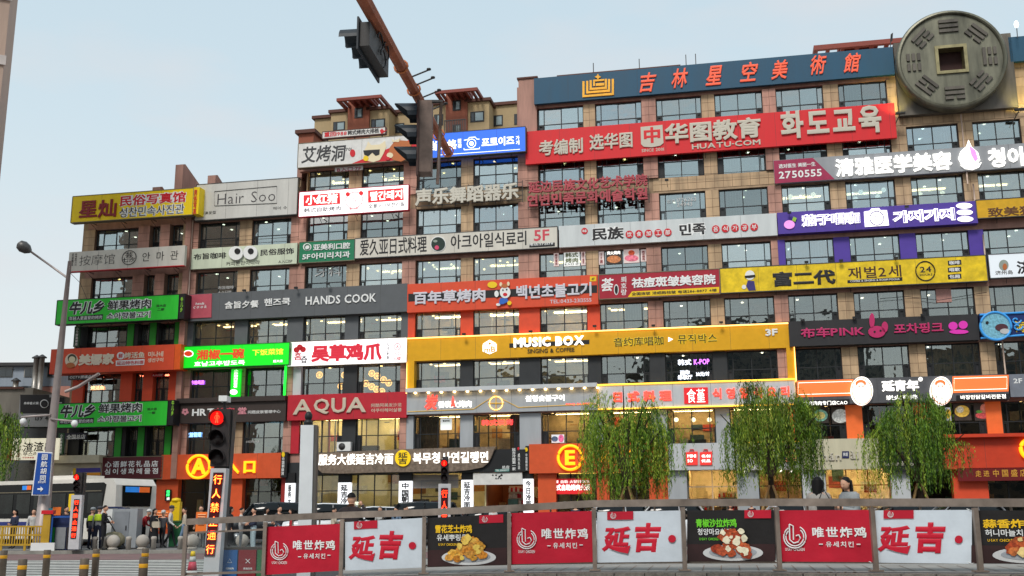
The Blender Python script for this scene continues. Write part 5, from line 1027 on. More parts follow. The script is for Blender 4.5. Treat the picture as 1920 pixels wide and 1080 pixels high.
for (x,y0,y1) in ((69,672,735),(79,671,742),(30,715,728)):
    a = at(x,y0,91); b = at(x,y1,91); q = MB(); q.tube([(a.x-lb.location.x,-1,b.z),(a.x-lb.location.x,-1,a.z)],.25,mat('galvanised pipe',(150,146,140),.4,metal=.6),8); q.lathe([(.05,.3),(.42,.05),(.42,0)],DKMET,(a.x-lb.location.x,-1,a.z),8); q.build('chimney',lb)
l2 = new_obj('shop_building', None, None, (at(20,900,80).x,80,0)); tag(l2,'low grey shop building with dark ground floor at the left edge','building')
lbox(l2,'wall',mat('cement render',(132,126,116),.85,var=.15,streak=1),-80,728,42,960,80,8,0); lbox(l2,'coping',COP,-80,726,43,729,79.8,8.4); lbox(l2,'dark_storey',mat('dark glass',(40,48,54),.1),28,790,118,960,79.6,8.5,0)
lbox(l2,'shop_glass',mat('shop glass',(74,72,60),.1,spec=.8,var=.4,scale=3),28,868,80,900,79.55,.05)
def fsign(label,x0,y0,x1,y1,d,m,cat='sign',name='shop_sign',t=.2):
    pl = Plane((0,d,0),0); a = pl.P(x0,y0); b = pl.P(x1,y1); f = Fr(pl,(a[0]+b[0])/2,0,b[1],name,label,cat); f.w = 0; f.r = (a[0],b[0],b[1],a[1])
    q = MB(); q.box(f.L(a[0],0,b[1]),f.L(b[0],-t,a[1]),m); f.mb(q,'board'); return f
f = fsign('black and grey shop banner with round white emblem on the far left building',38,740,92,800,79,mat('grey cloth',(150,150,150),.7)); f.poly('black_half',INK,[(38,740),(92,740),(92,775),(38,775)],.02,.02); f.disc('round_emblem',LW,83,757,8,.05,.02); f.disc('emblem_inner',INK,83,757,6.5,.08,.02); T(f,'139 4',66,90,784,9,INK,up=.02,wt=.03); T(f,'串串香火锅',45,72,756,5,LW,up=.05)
f = fsign('black banner strip with white lettering just left of the lower green sign',92,745,118,780,78.6,INK); T(f,'老火锅',96,116,757,6,LW,wt=.02)
f = fsign('cream lit sign with big black brush characters beside the street lamp',25,822,108,862,77,mat('cream lit board',(250,240,210),.5,emit=.5,var=.05)); T(f,'渣渣串',43,100,838,18,INK,wt=.02,jit=.06); T(f,'부스러기',43,80,851,8,INK); T(f,'牛小仙',33,38,842,30,RED,vert=True,wt=.02); T(f,'牛杂串串香',42,64,858,3.5,RED)
f.box('side_panel',RED,f.r[0]-.5,f.r[0]-.003,-1.2,0,f.r[2],f.r[3])
fb = new_obj('shop_building', None, None, (at(100,900,74.6).x,74.6,0)); tag(fb,'single storey convenience store block between the far left shops and the shopping building','building'); lbox(fb,'wall',mat('beige sign board',(196,184,158),.5),70,866,140,960,78.0,6,0); lbox(fb,'shop_glass',mat('shop glass',(74,72,60),.1),80,898,140,930,77.9,.06)
# ------------------------------------------------------------------ street furniture on the far pavement
Z0 = .14
def pt(px,py,d): return at(px,py,d)
def grp(name,label,cat,x,y,z,rz=0,group=None):
    e = new_obj(name,None,None,(x,y,z),(0,0,rz)); tag(e,label,cat,group); return e
LMET = mat('lamp post metal',(168,156,152),.5,metal=.3,var=.12)
a = at(75,1020,47); top = at(131,490,47)
e = grp('street_lamp','tall leaning street lamp with a long curved arm at the left','street lamp',a.x,47,.14)
q = MB(); q.tube([(0,0,0),((top.x-a.x)*.33,0,(top.z)*.33),(top.x-a.x,0,top.z-.14)],[.33,.2,.085],LMET,10); q.build('post',e)
h = at(58,472,46.5); k = at(33,456,46.2)
q = MB(); m1 = at(125,520,47); q.tube([(m1.x-a.x,0,m1.z-.14),(at(90,495,46.8).x-a.x,-.1,at(90,495,46.8).z-.14),(h.x-a.x,-.5,h.z-.14)],[.06,.05,.05],LMET,6); q.build('arm',e)
q = MB(); hp = Vector((h.x-a.x,-.5,h.z-.14)); kp = Vector((k.x-a.x,-.8,k.z-.14)); d = kp-hp
q.tube([hp,hp+d*.25,hp+d*.6,hp+d*.9,kp],[.08,.22,.27,.2,.05],mat('lamp head metal',(86,84,82),.4,metal=.4),10); q.build('lamp_head',e)
q = MB(); z = at(100,715,47).z; q.tube([(.55,0,z-.6),(1.2,-.2,z-.4),(2.1,-.3,z+.15)],.07,LMET,6); q.build('side_arm',e)
f = new_obj('road_sign',None,None,(at(79,888,46.4).x,46.4,at(79,928,46.4).z),(0,0,0)); tag(f,'tall blue road sign with white characters and an arrow on the lamp post','road sign')
pl = Plane((0,46.4,0),0)
class _F: pass
fr = Fr.__new__(Fr); fr.pl = pl; fr.o = (f.location.x,0,f.location.z); fr.e = f; fr.w = 0
RB = mat('road sign blue',(24,76,160),.4,var=.05)
fr.poly('rim',LW,[(69,847),(98,848),(92,929),(59,929)],0,.05); fr.poly('board',RB,[(71,849),(96.5,850),(90.5,927),(61,927)],.03,.02)
text(fr,'园航胡同',76,88,877,50,.06,LW,wt=.02,vert=True,gap=.12); text(fr,'원항골목',71,86,904,4,.06,LW); fr.poly('arrow',LW,[(70,915.5),(76,915.5),(76,912),(81,917),(76,922),(76,918.5),(70,918.5)],.06,.01)
# horizontal camera bars on the lamp post
for (x0,y0,x1,y1) in ((40,782,95,778),(95,786,140,790)):
    c1 = at(x0,y0,46.8); c2 = at(x1,y1,46.8); e = grp('camera_bar','horizontal bar with a traffic camera on the street lamp, '+('left side' if x0 < 80 else 'right side'),'camera',c1.x,46.8,c1.z)
    q = MB(); q.tube([(0,0,0),(c2.x-c1.x,0,c2.z-c1.z)],.05,LMET,6); q.build('bar',e); q = MB(); q.ball((.1 if x0 < 80 else c2.x-c1.x,0,-.2),.15,WHITE,10,(1,1,1.1)); q.build('camera',e)
# traffic signal posts with LED text panels
SIGR = glow('red signal glow',(255,40,20),7); LEDR = glow('red led glow',(255,46,18),5)
def ped_signal(label,xt,yt,xb,yb,d,wpx,led=True,ledx=None,ledy=None,lens=None,pole_m=None):
    b = at(xb,yb,d); t = at(xt,yt,d); s_ = d/FPX; e = grp('pedestrian_signal',label,'traffic signal',b.x,d,b.z)
    W_ = wpx*s_; Hh = t.z-b.z; lean = t.x-b.x
    q = MB(); q.ext([(-W_/2,0),(W_/2,0),(W_/2+lean,Hh),(-W_/2+lean,Hh)],0,W_*.9,pole_m or DKMET); q.build('post',e)
    return e,s_,b
e,s_,b = ped_signal('tall pedestrian signal with a big red led text panel in the foreground','424 770'.split()[0] and 424,768,398,1100,21,28)
DK = mat('signal casing',(48,42,42),.5,var=.1)
def head(e,b,x,y0,y1,d,wpx,ysl,r,lit=0):
    s_ = d/FPX; ct = at(x,y0,d); cb = at(x,y1,d); q = MB(); q.box((cb.x-b.x-wpx*s_/2,-.3*wpx*s_*1.2,cb.z-b.z),(cb.x-b.x+wpx*s_/2,-.004,ct.z-b.z),DK); q.build('signal_head',e)
    for i,yy in enumerate(ysl):
        c = at(x-wpx*.05,yy,d); R_ = r*s_; y_ = -.36*wpx*s_
        q = MB(); q.lathe([(R_*.1,0),(R_*.98,.0),(R_,.02)],(glow('red lens glow',(220,20,16),1.6) if i == lit else mat('dark lens',(40,30,30),.25)),(c.x-b.x,y_-.03,c.z-b.z),20,'y'); q.build('lens',e)
        # hood: upper half tube
        q = MB(); n = 14; vs = []
        for k in range(n+1):
            a_ = -pi*.12+pi*1.24*k/n
            for (rr_,yy_) in ((R_*1.08,y_),(R_*1.08,y_-R_*1.5+R_*.5*(1-sin(max(0,min(pi,a_)))))): vs.append((c.x-b.x+rr_*cos(a_),yy_,c.z-b.z+rr_*sin(a_)))
        q.add(vs,[(2*k,2*k+1,2*k+3,2*k+2) for k in range(n)],DK); q.build('hood',e)
        if i == lit:
            q = MB(); z = c.z-b.z; X = c.x-b.x; k = R_; Y = y_-.06
            q.ball((X,Y,z+.62*k),.17*k,SIGR,8); q.tube([(X,Y,z+.42*k),(X,Y,z-.1*k)],[.16*k,.13*k],SIGR,6)
            for s in (-1,1): q.tube([(X+s*.16*k,Y,z+.38*k),(X+s*.34*k,Y,z+.1*k),(X+s*.26*k,Y,z-.12*k)],.075*k,SIGR,5); q.tube([(X+s*.08*k,Y,z-.1*k),(X+s*.15*k,Y,z-.72*k)],.09*k,SIGR,5)
            q.build('red_figure',e)
head(e,b,413,768,875,21,32,(785,822,858),13)
def ledpanel(e,b,x0t,x1t,yt,x0b,x1b,yb,d,txt,wpan):
    pl = Plane((0,d-.36,0),0); fr = Fr.__new__(Fr); fr.pl = pl; fr.o = (b.x,b.y-(d-.36),b.z); fr.e = e; fr.w = 0
    fr.o = (b.x,-( d-(d-.36)),b.z)   # local y of the panel plane
    # white cabinet, dark screen, red characters down the lean
    L_ = lambda u,w,z: (u-b.x, -w-.36, z-b.z)
    fr.L = L_
    fr.poly('cabinet',mat('panel white',(196,196,198),.5),[(x0t-5,yt-8),(x1t+5,yt-8),(x1b+5,yb+(70 if d < 30 else 20)),(x0b-5,yb+(70 if d < 30 else 20))],-.02,.25); fr.poly('screen',mat('dark red screen',(60,10,16),.4,emit=.15,var=0),[(x0t,yt),(x1t,yt),(x1b,yb),(x0b,yb)],.0,.02)
    n = len(txt); H_ = (yb-yt)/n
    for i,c in enumerate(txt):
        yc = yt+(i+.5)*H_; t = (yc-yt)/(yb-yt); a = x0t+(x0b-x0t)*t; c1 = x1t+(x1b-x1t)*t
        text(fr,c,a+(c1-a)*.08,c1-(c1-a)*.08,yc,H_*.68,.03,LEDR,wt=.03,name='led_character')
        if d < 30: text(fr,c,a+(c1-a)*.1,c1-(c1-a)*.1,yc,H_*.64,.05,glow('amber led glow',(255,170,60),4),wt=-.012,name='led_character_core')
ledpanel(e,b,400,419,886,383,402,1043,21,'行人禁止通行',19)
c = at(423,752,21); q = MB(); q.tube([(c.x-b.x,0,at(413,770,21).z-b.z),(c.x-b.x-.02,0,c.z-b.z)],.03,DKMET,6); q.box((c.x-b.x-.09,-.18,c.z-b.z-.02),(c.x-b.x+.07,.12,c.z-b.z+.09),WHITE); q.build('camera',e)
e,s_,b = ped_signal('short pedestrian signal with a red led text panel beside the bus',152,886,140,1030,46,13)
head(e,b,147,886,923,46,13,(895,907,917),5); ledpanel(e,b,139,149,936,132,142,1010,46,'行人禁止通行',10)
e,s_,b = ped_signal('pedestrian signal with a red led text panel in front of the noodle restaurant',835,856,833,1000,42,11)
head(e,b,834,861,905,42,14,(869,883,896),5.5); ledpanel(e,b,827,840,915,826,839,1000,42,'行人禁止',10)
# grey square post with a camera on top
b = at(572,1000,24); t = at(566,797,24); s_ = 24/FPX; e = grp('camera_post','pale grey square post with a black dome camera on top','post',b.x,24,b.z-1.5)
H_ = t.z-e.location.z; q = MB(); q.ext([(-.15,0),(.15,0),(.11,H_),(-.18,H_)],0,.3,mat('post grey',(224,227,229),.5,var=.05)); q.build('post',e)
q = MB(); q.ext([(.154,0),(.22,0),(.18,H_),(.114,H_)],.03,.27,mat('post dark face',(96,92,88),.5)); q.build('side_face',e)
q = MB(); q.ball((-.03,.1,H_+.2),.09,BLACK,10,(1,1,1.3)); q.lathe([(.1,0),(.1,.08),(.06,.14)],BLACK,(-.03,.1,H_),10); q.build('camera',e)
# overhead signal arm
A0 = at(655,-25,10.6); A1 = at(846,292,16.3); zA = 7.1
def onz(px,py,z):
    d = CR_*((px-960)/FPX)-CU_*((py-540)/FPX)+FW; return CC+d*((z-CAMZ)/d.z)
A0 = onz(672,-20,zA); A1 = onz(842,288,zA); e = grp('overhead_signal_arm','long rust coloured octagonal steel arm reaching in from the top of the photo','signal arm',A1.x,A1.y,zA)
RUST = mat('rusty orange paint',(160,92,66),.55,metal=.2,var=.3,scale=3); v = A0-A1
q = MB(); q.tube([(0,0,0),v*.5,v*1.0,v*1.6],[.06,.072,.086,.095],RUST,8,smooth=False); q.build('arm',e)
for t in (.33,.42,.5,.55): 
    q = MB(); p = v*t; q.tube([p,p+Vector((.28,0,.12))],.012,DKMET,5); q.lathe([(.03,0),(.03,.02)],DKMET,tuple(p+Vector((.28,0,.12))),6); q.build('bolt',e)
for t in (.02,.16,.48,.62): 
    q = MB(); p = v*t; d = v.normalized(); sdv = d.cross(Vector((0,0,1))); q.tube([p+(sdv*cos(a)+Vector((0,0,1))*sin(a))*.088 for a in [2*pi*i/12 for i in range(12)]],.014,mat('orange clamp',(206,120,70),.5),5,True); q.build('clamp',e)
def hang_signal(label,px,pyt,pyb,dmul,hoods,vert):
    pass
# first head: horizontal casing seen from behind and below
c = onz(700,95,zA-.25); e = grp('traffic_signal','black horizontal traffic signal with a large back board under the near part of the arm','traffic signal',c.x,c.y,c.z,0)
vd = Vector((v.x,v.y,0)).normalized(); ang = atan2(vd.y,vd.x); e.rotation_euler.z = ang; e.scale = (.74,.74,.74)
q = MB(); q.box((-.62,-.06,-.2),(.62,.1,.2),DKMET); q.build('casing',e)
BV = mat('blue black visor',(34,42,50),.5)
q = MB(); q.box((-.68,-.09,-.27),(.68,-.062,.27),BV); q.build('back_board',e)
for i in range(3):
    q = MB(); n = 10; vs = []; cx = -.42+i*.42
    for k in range(n+1):
        a_ = pi*k/n
        for yy_ in (-.09,-.4): vs.append((cx+.19*cos(a_),yy_,.19*sin(a_)-.02))
    q.add(vs,[(2*k,2*k+1,2*k+3,2*k+2) for k in range(n)],BV); q.build('hood',e)
for k,(x,z) in enumerate(((-.3,.12),(.1,.1),(-.1,-.1))): q = MB(); q.tube([(x+.16*cos(a),.14,z+.14*sin(a)) for a in [2*pi*i/14 for i in range(11)]],.014,BLACK,5); q.build('cable',e)
# second head: upright casing with hoods to the left
c = at(792,330,13.6); t = at(784,190,13.6); e = grp('traffic_signal','upright traffic signal with three dark hoods pointing left at the end of the arm','traffic signal',c.x,c.y,c.z); H_ = t.z-c.z
q = MB(); q.box((-.05,-.04,.05),(.12,.2,H_),mat('worn grey casing',(120,100,90),.5,var=.25,scale=6)); q.box((-.08,-.06,.0),(-.05,.22,H_),mat('edge brown',(74,50,44),.5)); q.build('casing',e)
for i in range(3):
    z = H_-.17-i*.31; q = MB(); n = 10; vs = []
    for k in range(n+1):
        a_ = -pi*.1+pi*1.2*k/n
        for xx in (-.08,-.4+.2*(1-sin(max(0,min(pi,a_))))): vs.append((xx,.08+.165*cos(a_),z+.165*sin(a_)))
    q.add(vs,[(2*k,2*k+1,2*k+3,2*k+2) for k in range(n)],mat('blue black visor',(30,38,46),.5)); q.build('hood',e)
    q = MB(); q.lathe([(.02,0),(.12,0),(.12,.01)],mat('red lens',(170,20,24),.3) if i == 0 else mat('dark lens',(40,30,30),.25),(-.085,.08,z),12,'x'); q.build('lens',e)
q = MB(); q.tube([(.2,.05,-.1),(.24,.05,H_+.02)],.025,mat('worn grey casing',(120,100,90),.5),6); q.box((-.0,.02,H_),(.26,.08,H_+.03),DKMET); q.build('bracket',e)
# ------------------------------------------------------------------ railing along the raised pavement
POSTS = [(345,18.8,973,1090),(495,18.5,966,1086),(640,18.2,960,1081),(795,17.6,955,1076),(955,17.1,947,1072),(1115,16.6,938,1070),(1283,16.0,936,1070),(1460,15.4,935,1070),(1640,14.8,935,1071),(1835,14.1,935,1072),(2050,13.4,935,1073)]
PP = []
for x,d,yt,yb in POSTS:
    b = at(x,yb,d); t = at(x-2,yt,d); PP.append((Vector((b.x,d,b.z)), t.z))
rail = new_obj('railing', None, None, PP[0][0]); tag(rail,'brushed steel railing with a broad handrail and upright posts along the raised pavement','railing')
ro = PP[0][0]; ST2 = mat('worn steel',(164,148,136),.36,metal=.6,var=.22,scale=3)
for b,zt in PP:
    q = MB(); l = b-ro; q.box((l.x-.03,l.y-.1,l.z),(l.x+.03,l.y-.03,zt-ro.z-.115),ST2); q.box((l.x-.08,l.y-.14,l.z),(l.x+.08,l.y+.03,l.z+.02),ST2); q.build('post',rail)
for (dz,h,nm,m) in ((-.05,.052,'handrail',ST2),(-.235,.016,'rail',ST2),(None,.02,'rail',ST2)):
    for i in range(len(PP)-1):
        (b0,t0),(b1,t1) = PP[i],PP[i+1]; z0 = (t0+dz) if dz is not None else b0.z+.12; z1 = (t1+dz) if dz is not None else b1.z+.12
        p0 = Vector((b0.x,b0.y,z0))-ro; p1 = Vector((b1.x,b1.y,z1))-ro; d = (p1-p0); nrm = Vector((-d.y,d.x,0)).normalized()*(.05 if h > .03 else .014)
        q = MB(); vs = [p0-nrm+Vector((0,0,-h)),p1-nrm+Vector((0,0,-h)),p1+nrm+Vector((0,0,-h)),p0+nrm+Vector((0,0,-h)),p0-nrm+Vector((0,0,h)),p1-nrm+Vector((0,0,h)),p1+nrm+Vector((0,0,h)),p0+nrm+Vector((0,0,h))]
        q.add(vs,[(3,2,1,0),(4,5,6,7),(0,1,5,4),(1,2,6,5),(2,3,7,6),(3,0,4,7)],m); q.build(nm,rail)
for i in range(len(PP)-1):
    (b0,t0),(b1,t1) = PP[i],PP[i+1]
    for f_ in ((.35,.7) if i % 2 else (.5,)):
        p = b0.lerp(b1,f_)-ro; z = t0+(t1-t0)*f_-ro.z; q = MB(); q.tube([(p.x,p.y,z-.235),(p.x,p.y,z-.1)],.016,ST2,6); q.build('spindle',rail)
# stone edge and raised pavement under the railing
q = MB(); q2 = MB()
for i in range(2,len(PP)-1):
    (b0,_),(b1,_) = PP[i],PP[i+1]; d = (b1-b0).normalized(); f_ = Vector((d.y,-d.x,0))
    a0,a1 = b0+f_*.12,b1+f_*.12; c0 = Vector((b0.x*1.25,b0.y+6,b0.z+.02)); c1 = Vector((b1.x*1.25,b1.y+6,b1.z+.02))
    q.add([a0-Vector((0,0,.004)),a1-Vector((0,0,.004)),c1,c0],[(0,1,2,3)],PAV)
tag(q.build('raised_pavement'), kind='structure')
ps = new_obj('stone_edge', None, None, PP[2][0]); tag(ps, kind='structure')
for i in range(2,len(PP)-1):
    (b0,_),(b1,_) = PP[i],PP[i+1]; n = 3
    for k in range(n):
        p0 = b0.lerp(b1,k/n); p1 = b0.lerp(b1,(k+1)/n); d = (p1-p0).normalized(); f_ = Vector((d.y,-d.x,0)); p0 = p0+d*.008; p1 = p1-d*.008
        for (o0,o1,zt,zb,nm) in ((.13,.42+random.uniform(-.01,.01),-.015,-.5,'stone_block'),):
            q = MB(); o = PP[2][0]; vs = [p0+f_*o1+Vector((0,0,zb))-o,p1+f_*o1+Vector((0,0,zb))-o,p1+f_*o0+Vector((0,0,zb))-o,p0+f_*o0+Vector((0,0,zb))-o,p0+f_*o1+Vector((0,0,zt))-o,p1+f_*o1+Vector((0,0,zt))-o,p1+f_*o0+Vector((0,0,zt))-o,p0+f_*o0+Vector((0,0,zt))-o]
            q.add(vs,[(3,2,1,0),(4,5,6,7),(0,1,5,4),(1,2,6,5),(2,3,7,6),(3,0,4,7)],mat('rough kerb stone',(116,110,102),.85,var=.3,scale=9,bump=.5)); q.build(nm,ps)
# paving joints on the strip just behind the railing
q = MB()
for i in range(2,len(PP)-1):
    (b0,_),(b1,_) = PP[i],PP[i+1]
    for k in range(5):
        p = b0.lerp(b1,k/5)+Vector((0,0,.006)); e2 = p+Vector((p.x*.02+.25,1.6,0)); q.add([p+Vector((-.006,0,0)),p+Vector((.006,0,0)),e2+Vector((.006,0,0)),e2+Vector((-.006,0,0))],[(0,1,2,3)],mat('dark joint',(90,84,78),.9))
tag(q.build('paving_joints'), kind='stuff')
# glass panel at the left end
(b0,t0),(b1,t1) = PP[0],PP[1]; gp = new_obj('glass', None, rail, (0,0,0)) if False else None
q = MB(); p0 = b0-ro; p1 = b1-ro; q.add([p0+Vector((.05,.01,.1)),p1+Vector((-.05,.01,.1)),p1+Vector((-.05,.01,t1-ro.z-p1.z-.26)),p0+Vector((.05,.01,t0-ro.z-p0.z-.26))],[(0,1,2,3)],glass('railing glass',.05,(.86,.9,.9),.5)); q.build('glass_panel',rail)
# banners
BG = 'advertising banners tied to the railing'
_T = T
def TB(f,*a,**k):
    k['up'] = k.get('up',.012)*.35; return _T(f,*a,**k)
def bplane(i):
    (b0,_),(b1,_) = PP[i],PP[i+1]; d = b1-b0; return Plane((b0.x,b0.y,0), atan2(d.y,d.x))
def banner(i, label, x0,yt0,x1,yt1, yb0,yb1, m):
    pl = bplane(i); w_ = .05; a = pl.P(x0,yt0,w_); b = pl.P(x1,yt1,w_); c = pl.P(x1,yb1,w_); d = pl.P(x0,yb0,w_)
    f = Fr(pl,(a[0]+b[0])/2,w_,(c[1]+d[1])/2,'banner',label,'banner',BG); f.w = w_
    q = MB(); n = 8; vs = []
    for k in range(n+1):
        t = k/n; 
        for (p,r) in ((d,c),(a,b)): vs.append(f.L(p[0]+(r[0]-p[0])*t, w_-.014-.006*sin(t*9+i)-.0, p[1]+(r[1]-p[1])*t))
    q.add(vs,[(2*k,2*k+2,2*k+3,2*k+1) for k in range(n)],m); q.add([(v[0],v[1]+.012,v[2]) for v in vs],[(2*k+1,2*k+3,2*k+2,2*k) for k in range(n)],WHITE); f.mb(q,'sheet'); f.w = w_-.007
    q = MB()
    for (u,z) in (a,b,c,d): q.tube([f.L(u,w_,z),f.L(u+(.05 if u > f.o[0] else -.05),w_-.02,z+.02)],.006,WHITE,4)
    f.mb(q,'tie'); return f
CRB = mat('crimson banner print',(190,14,44),.5,var=.1,bump=.6,bscale=3.5); WBN = mat('white banner print',(206,214,222),.5,var=.07,bump=.6,bscale=3.5); DBN = mat('black banner print',(30,26,26),.45,var=.2,bump=.6,bscale=3.5)
def logo(f,cx,cyy,r,m,w=.012):
    for k,rr_ in enumerate((1,.8)): f.line('logo_ring',m,[(cx+r*rr_*cos(a),cyy+r*rr_*sin(a)) for a in [-1.1+k*.2+(5.2-k*.4)*i/20 for i in range(21)]],f.w+w,.008*r/18)
    f.line('logo_bar',m,[(cx-r*.5,cyy-r*1.15),(cx-r*.45,cyy+r*.25),(cx-r*.1,cyy+r*.55),(cx+r*.3,cyy+r*.45),(cx+r*.5,cyy+r*.1),(cx+r*.35,cyy-r*.2),(cx+r*.1,cyy-r*.1)],f.w+w,.009*r/18); f.line('logo_bar',m,[(cx-r*.5,cyy-r*1.15),(cx-r*.15,cyy-r*1.0),(cx-r*.12,cyy+r*.25)],f.w+w,.008*r/18)
def red_b(i,x0,yt0,x1,yt1,yb0,yb1,label):
    f = banner(i,label,x0,yt0,x1,yt1,yb0,yb1,CRB); W_ = x1-x0; H_ = (yb0-yt0+yb1-yt1)/2; X = lambda t: x0+W_*t; Y = lambda s,t: (yt0+(yt1-yt0)*t)*(1-s)+(yb0+(yb1-yb0)*t)*s
    logo(f,X(.19),Y(.52,.19),W_*.115,LW); TB(f,'唯世炸鸡',X(.37),X(.93),Y(.43,.65),H_*.21,LW,wt=.035,gap=.12); TB(f,'유세치킨',X(.51),X(.8),Y(.66,.65),H_*.11,LW,wt=.02,gap=.12)
    for t in (.46,.85): f.line('dash',LW,[(X(t-.02),Y(.66,t)),(X(t+.02),Y(.66,t))],f.w+.012,.008)
    TB(f,'U·SAY CHICKEN',X(.09),X(.29),Y(.76,.19),H_*.06,LW,wt=.01)
def tagl(f,X,Y,x,H_):
    f.poly('logo_tag',CRB,[(X(x),Y(-.0,x)),(X(x+.3),Y(-.0,x+.3)),(X(x+.3),Y(.16,x+.3)),(X(x),Y(.16,x))],f.w+.008,.004); logo(f,X(x+.07),Y(.08,x),H_*.055,LW,.016); TB(f,'唯世炸鸡',X(x+.11),X(x+.28),Y(.06,x+.2),H_*.07,LW,wt=.02,up=.014); TB(f,'유세치킨',X(x+.13),X(x+.25),Y(.125,x+.2),H_*.03,LW,up=.014)
CAL = mat('crimson brush print',(200,16,46),.5,var=.04)
def white_b(i,x0,yt0,x1,yt1,yb0,yb1,label):
    f = banner(i,label,x0,yt0,x1,yt1,yb0,yb1,WBN); W_ = x1-x0; H_ = (yb0-yt0+yb1-yt1)/2; X = lambda t: x0+W_*t; Y = lambda s,t: (yt0+(yt1-yt0)*t)*(1-s)+(yb0+(yb1-yb0)*t)*s
    tagl(f,X,Y,.12,H_); TB(f,'延',X(.07),X(.38),Y(.54,.2),H_*.5,CAL,wt=.06,slant=.18); TB(f,'吉',X(.43),X(.73),Y(.52,.6),H_*.58,CAL,wt=.07,slant=.15)
    f.poly('brush_stroke',CAL,[(X(.14),Y(.72,.14)),(X(.27),Y(.75,.27)),(X(.39),Y(.66,.39)),(X(.36),Y(.83,.36)),(X(.25),Y(.79,.25))],f.w+.016,.004); f.disc('small_seal',CRB,X(.87),Y(.55,.87),H_*.075,f.w+.012,.004)
def food_b(i,x0,yt0,x1,yt1,yb0,yb1,label,t1,t2,c1,meat,sauce,bgc=None):
    f = banner(i,label,x0,yt0,x1,yt1,yb0,yb1,DBN); W_ = x1-x0; H_ = (yb0-yt0+yb1-yt1)/2; X = lambda t: x0+W_*t; Y = lambda s,t: (yt0+(yt1-yt0)*t)*(1-s)+(yb0+(yb1-yb0)*t)*s
    f.poly('table_print',mat('table print',(52,26,26),.5,var=.3),[(X(.005),Y(.66,0)),(X(.995),Y(.66,1)),(X(.995),Y(.995,1)),(X(.005),Y(.995,0))],f.w+.004,.002)
    tagl(f,X,Y,.65,H_); m1 = mat('print %d %d %d'%c1,c1,.5,var=0); TB(f,t1,X(.1),X(.56),Y(.25,.33),H_*.17,m1,wt=.04); TB(f,t2,X(.12),X(.5),Y(.42,.3),H_*.13,LW,wt=.02); TB(f,'U·SAY CHICKEN',X(.14),X(.37),Y(.56,.3),H_*.05,m1)
    cx,cyy = X(.52),Y(.83,.5); f.disc('plate_print',mat('plate print',(206,206,206),.5,var=.1),cx,cyy,W_*.34,f.w+.009,.003,H_*.155); f.disc('plate_rim_print',mat('plate shade print',(160,164,170),.5),cx,cyy-1,W_*.27,f.w+.013,.003,H_*.11)
    rnd = random.Random(i)
    lumps = []
    for k in range(26):
        t = k/26; s = 1-t; px_ = cx+rnd.uniform(-.24,.24)*W_*(s**.7+.12); py_ = cyy+H_*.02-t*H_*.42+rnd.uniform(-.03,.03)*H_; lumps.append((py_,px_,W_*rnd.uniform(.045,.075)))
    lumps.sort(key=lambda l: l[0])
    for k,(py_,px_,r) in enumerate(lumps):
        c = meat[k%len(meat)]; m = mat('food print %d %d %d'%c,c,.5,var=.4,scale=30)
        f.poly('food_print',m,[(px_+r*(1+.22*rnd.uniform(-1,1))*cos(2*pi*j/13),py_+r*.8*(1+.22*rnd.uniform(-1,1))*sin(2*pi*j/13)) for j in range(13)],f.w+.017+k*.0007,.0005)
    for k in range(sauce[1]):
        px_ = cx+rnd.uniform(-.14,.16)*W_; py_ = cyy-rnd.uniform(-.02,.42)*H_; r = W_*rnd.uniform(.02,.045); m = mat('sauce print %d %d %d'%sauce[0],sauce[0],.5,var=.15,scale=20)
        f.poly('sauce_print',m,[(px_+r*(1+.3*rnd.uniform(-1,1))*cos(2*pi*j/9),py_+r*(1+.3*rnd.uniform(-1,1))*sin(2*pi*j/9)) for j in range(9)],f.w+.037+k*.0004,.0003)
red_b(1,497,988,638,982,1078,1070,'crimson chicken banner on the railing, leftmost of the red ones'); white_b(2,646,979,792,971,1070,1064,'white banner with big crimson brush characters, leftmost of its kind')
food_b(3,801,971,951,964,1063,1059,'black banner with golden fried chicken and yellow characters','雪花芝士炸鸡','유세뿌링클',(240,190,20),[(226,160,50),(206,130,34),(238,186,80),(214,150,60)],((236,200,90),6))
red_b(4,958,962,1113,958,1058,1054,'crimson chicken banner between the fried chicken banner and the second white one'); white_b(5,1119,960,1281,957,1055,1053,'white banner with big crimson brush characters, middle one of its kind')
food_b(6,1288,957,1454,956,1053,1053,'black banner with white sauced chicken and green characters','青椒沙拉炸鸡','청양마요치킨',(110,210,40),[(196,84,40),(176,64,30),(214,104,56),(204,90,50)],((236,226,196),16))
red_b(7,1456,957,1637,956,1053,1054,'crimson chicken banner, rightmost of the red ones'); white_b(8,1634,957,1822,956,1055,1057,'white banner with big crimson brush characters, rightmost of its kind')
food_b(9,1820,957,2046,957,1056,1060,'dark banner with honey garlic chicken at the right edge of the photo','蒜香炸鸡','허니마늘치킨',(240,190,20),[(196,90,40),(216,120,60),(180,70,30)],((240,210,140),8))
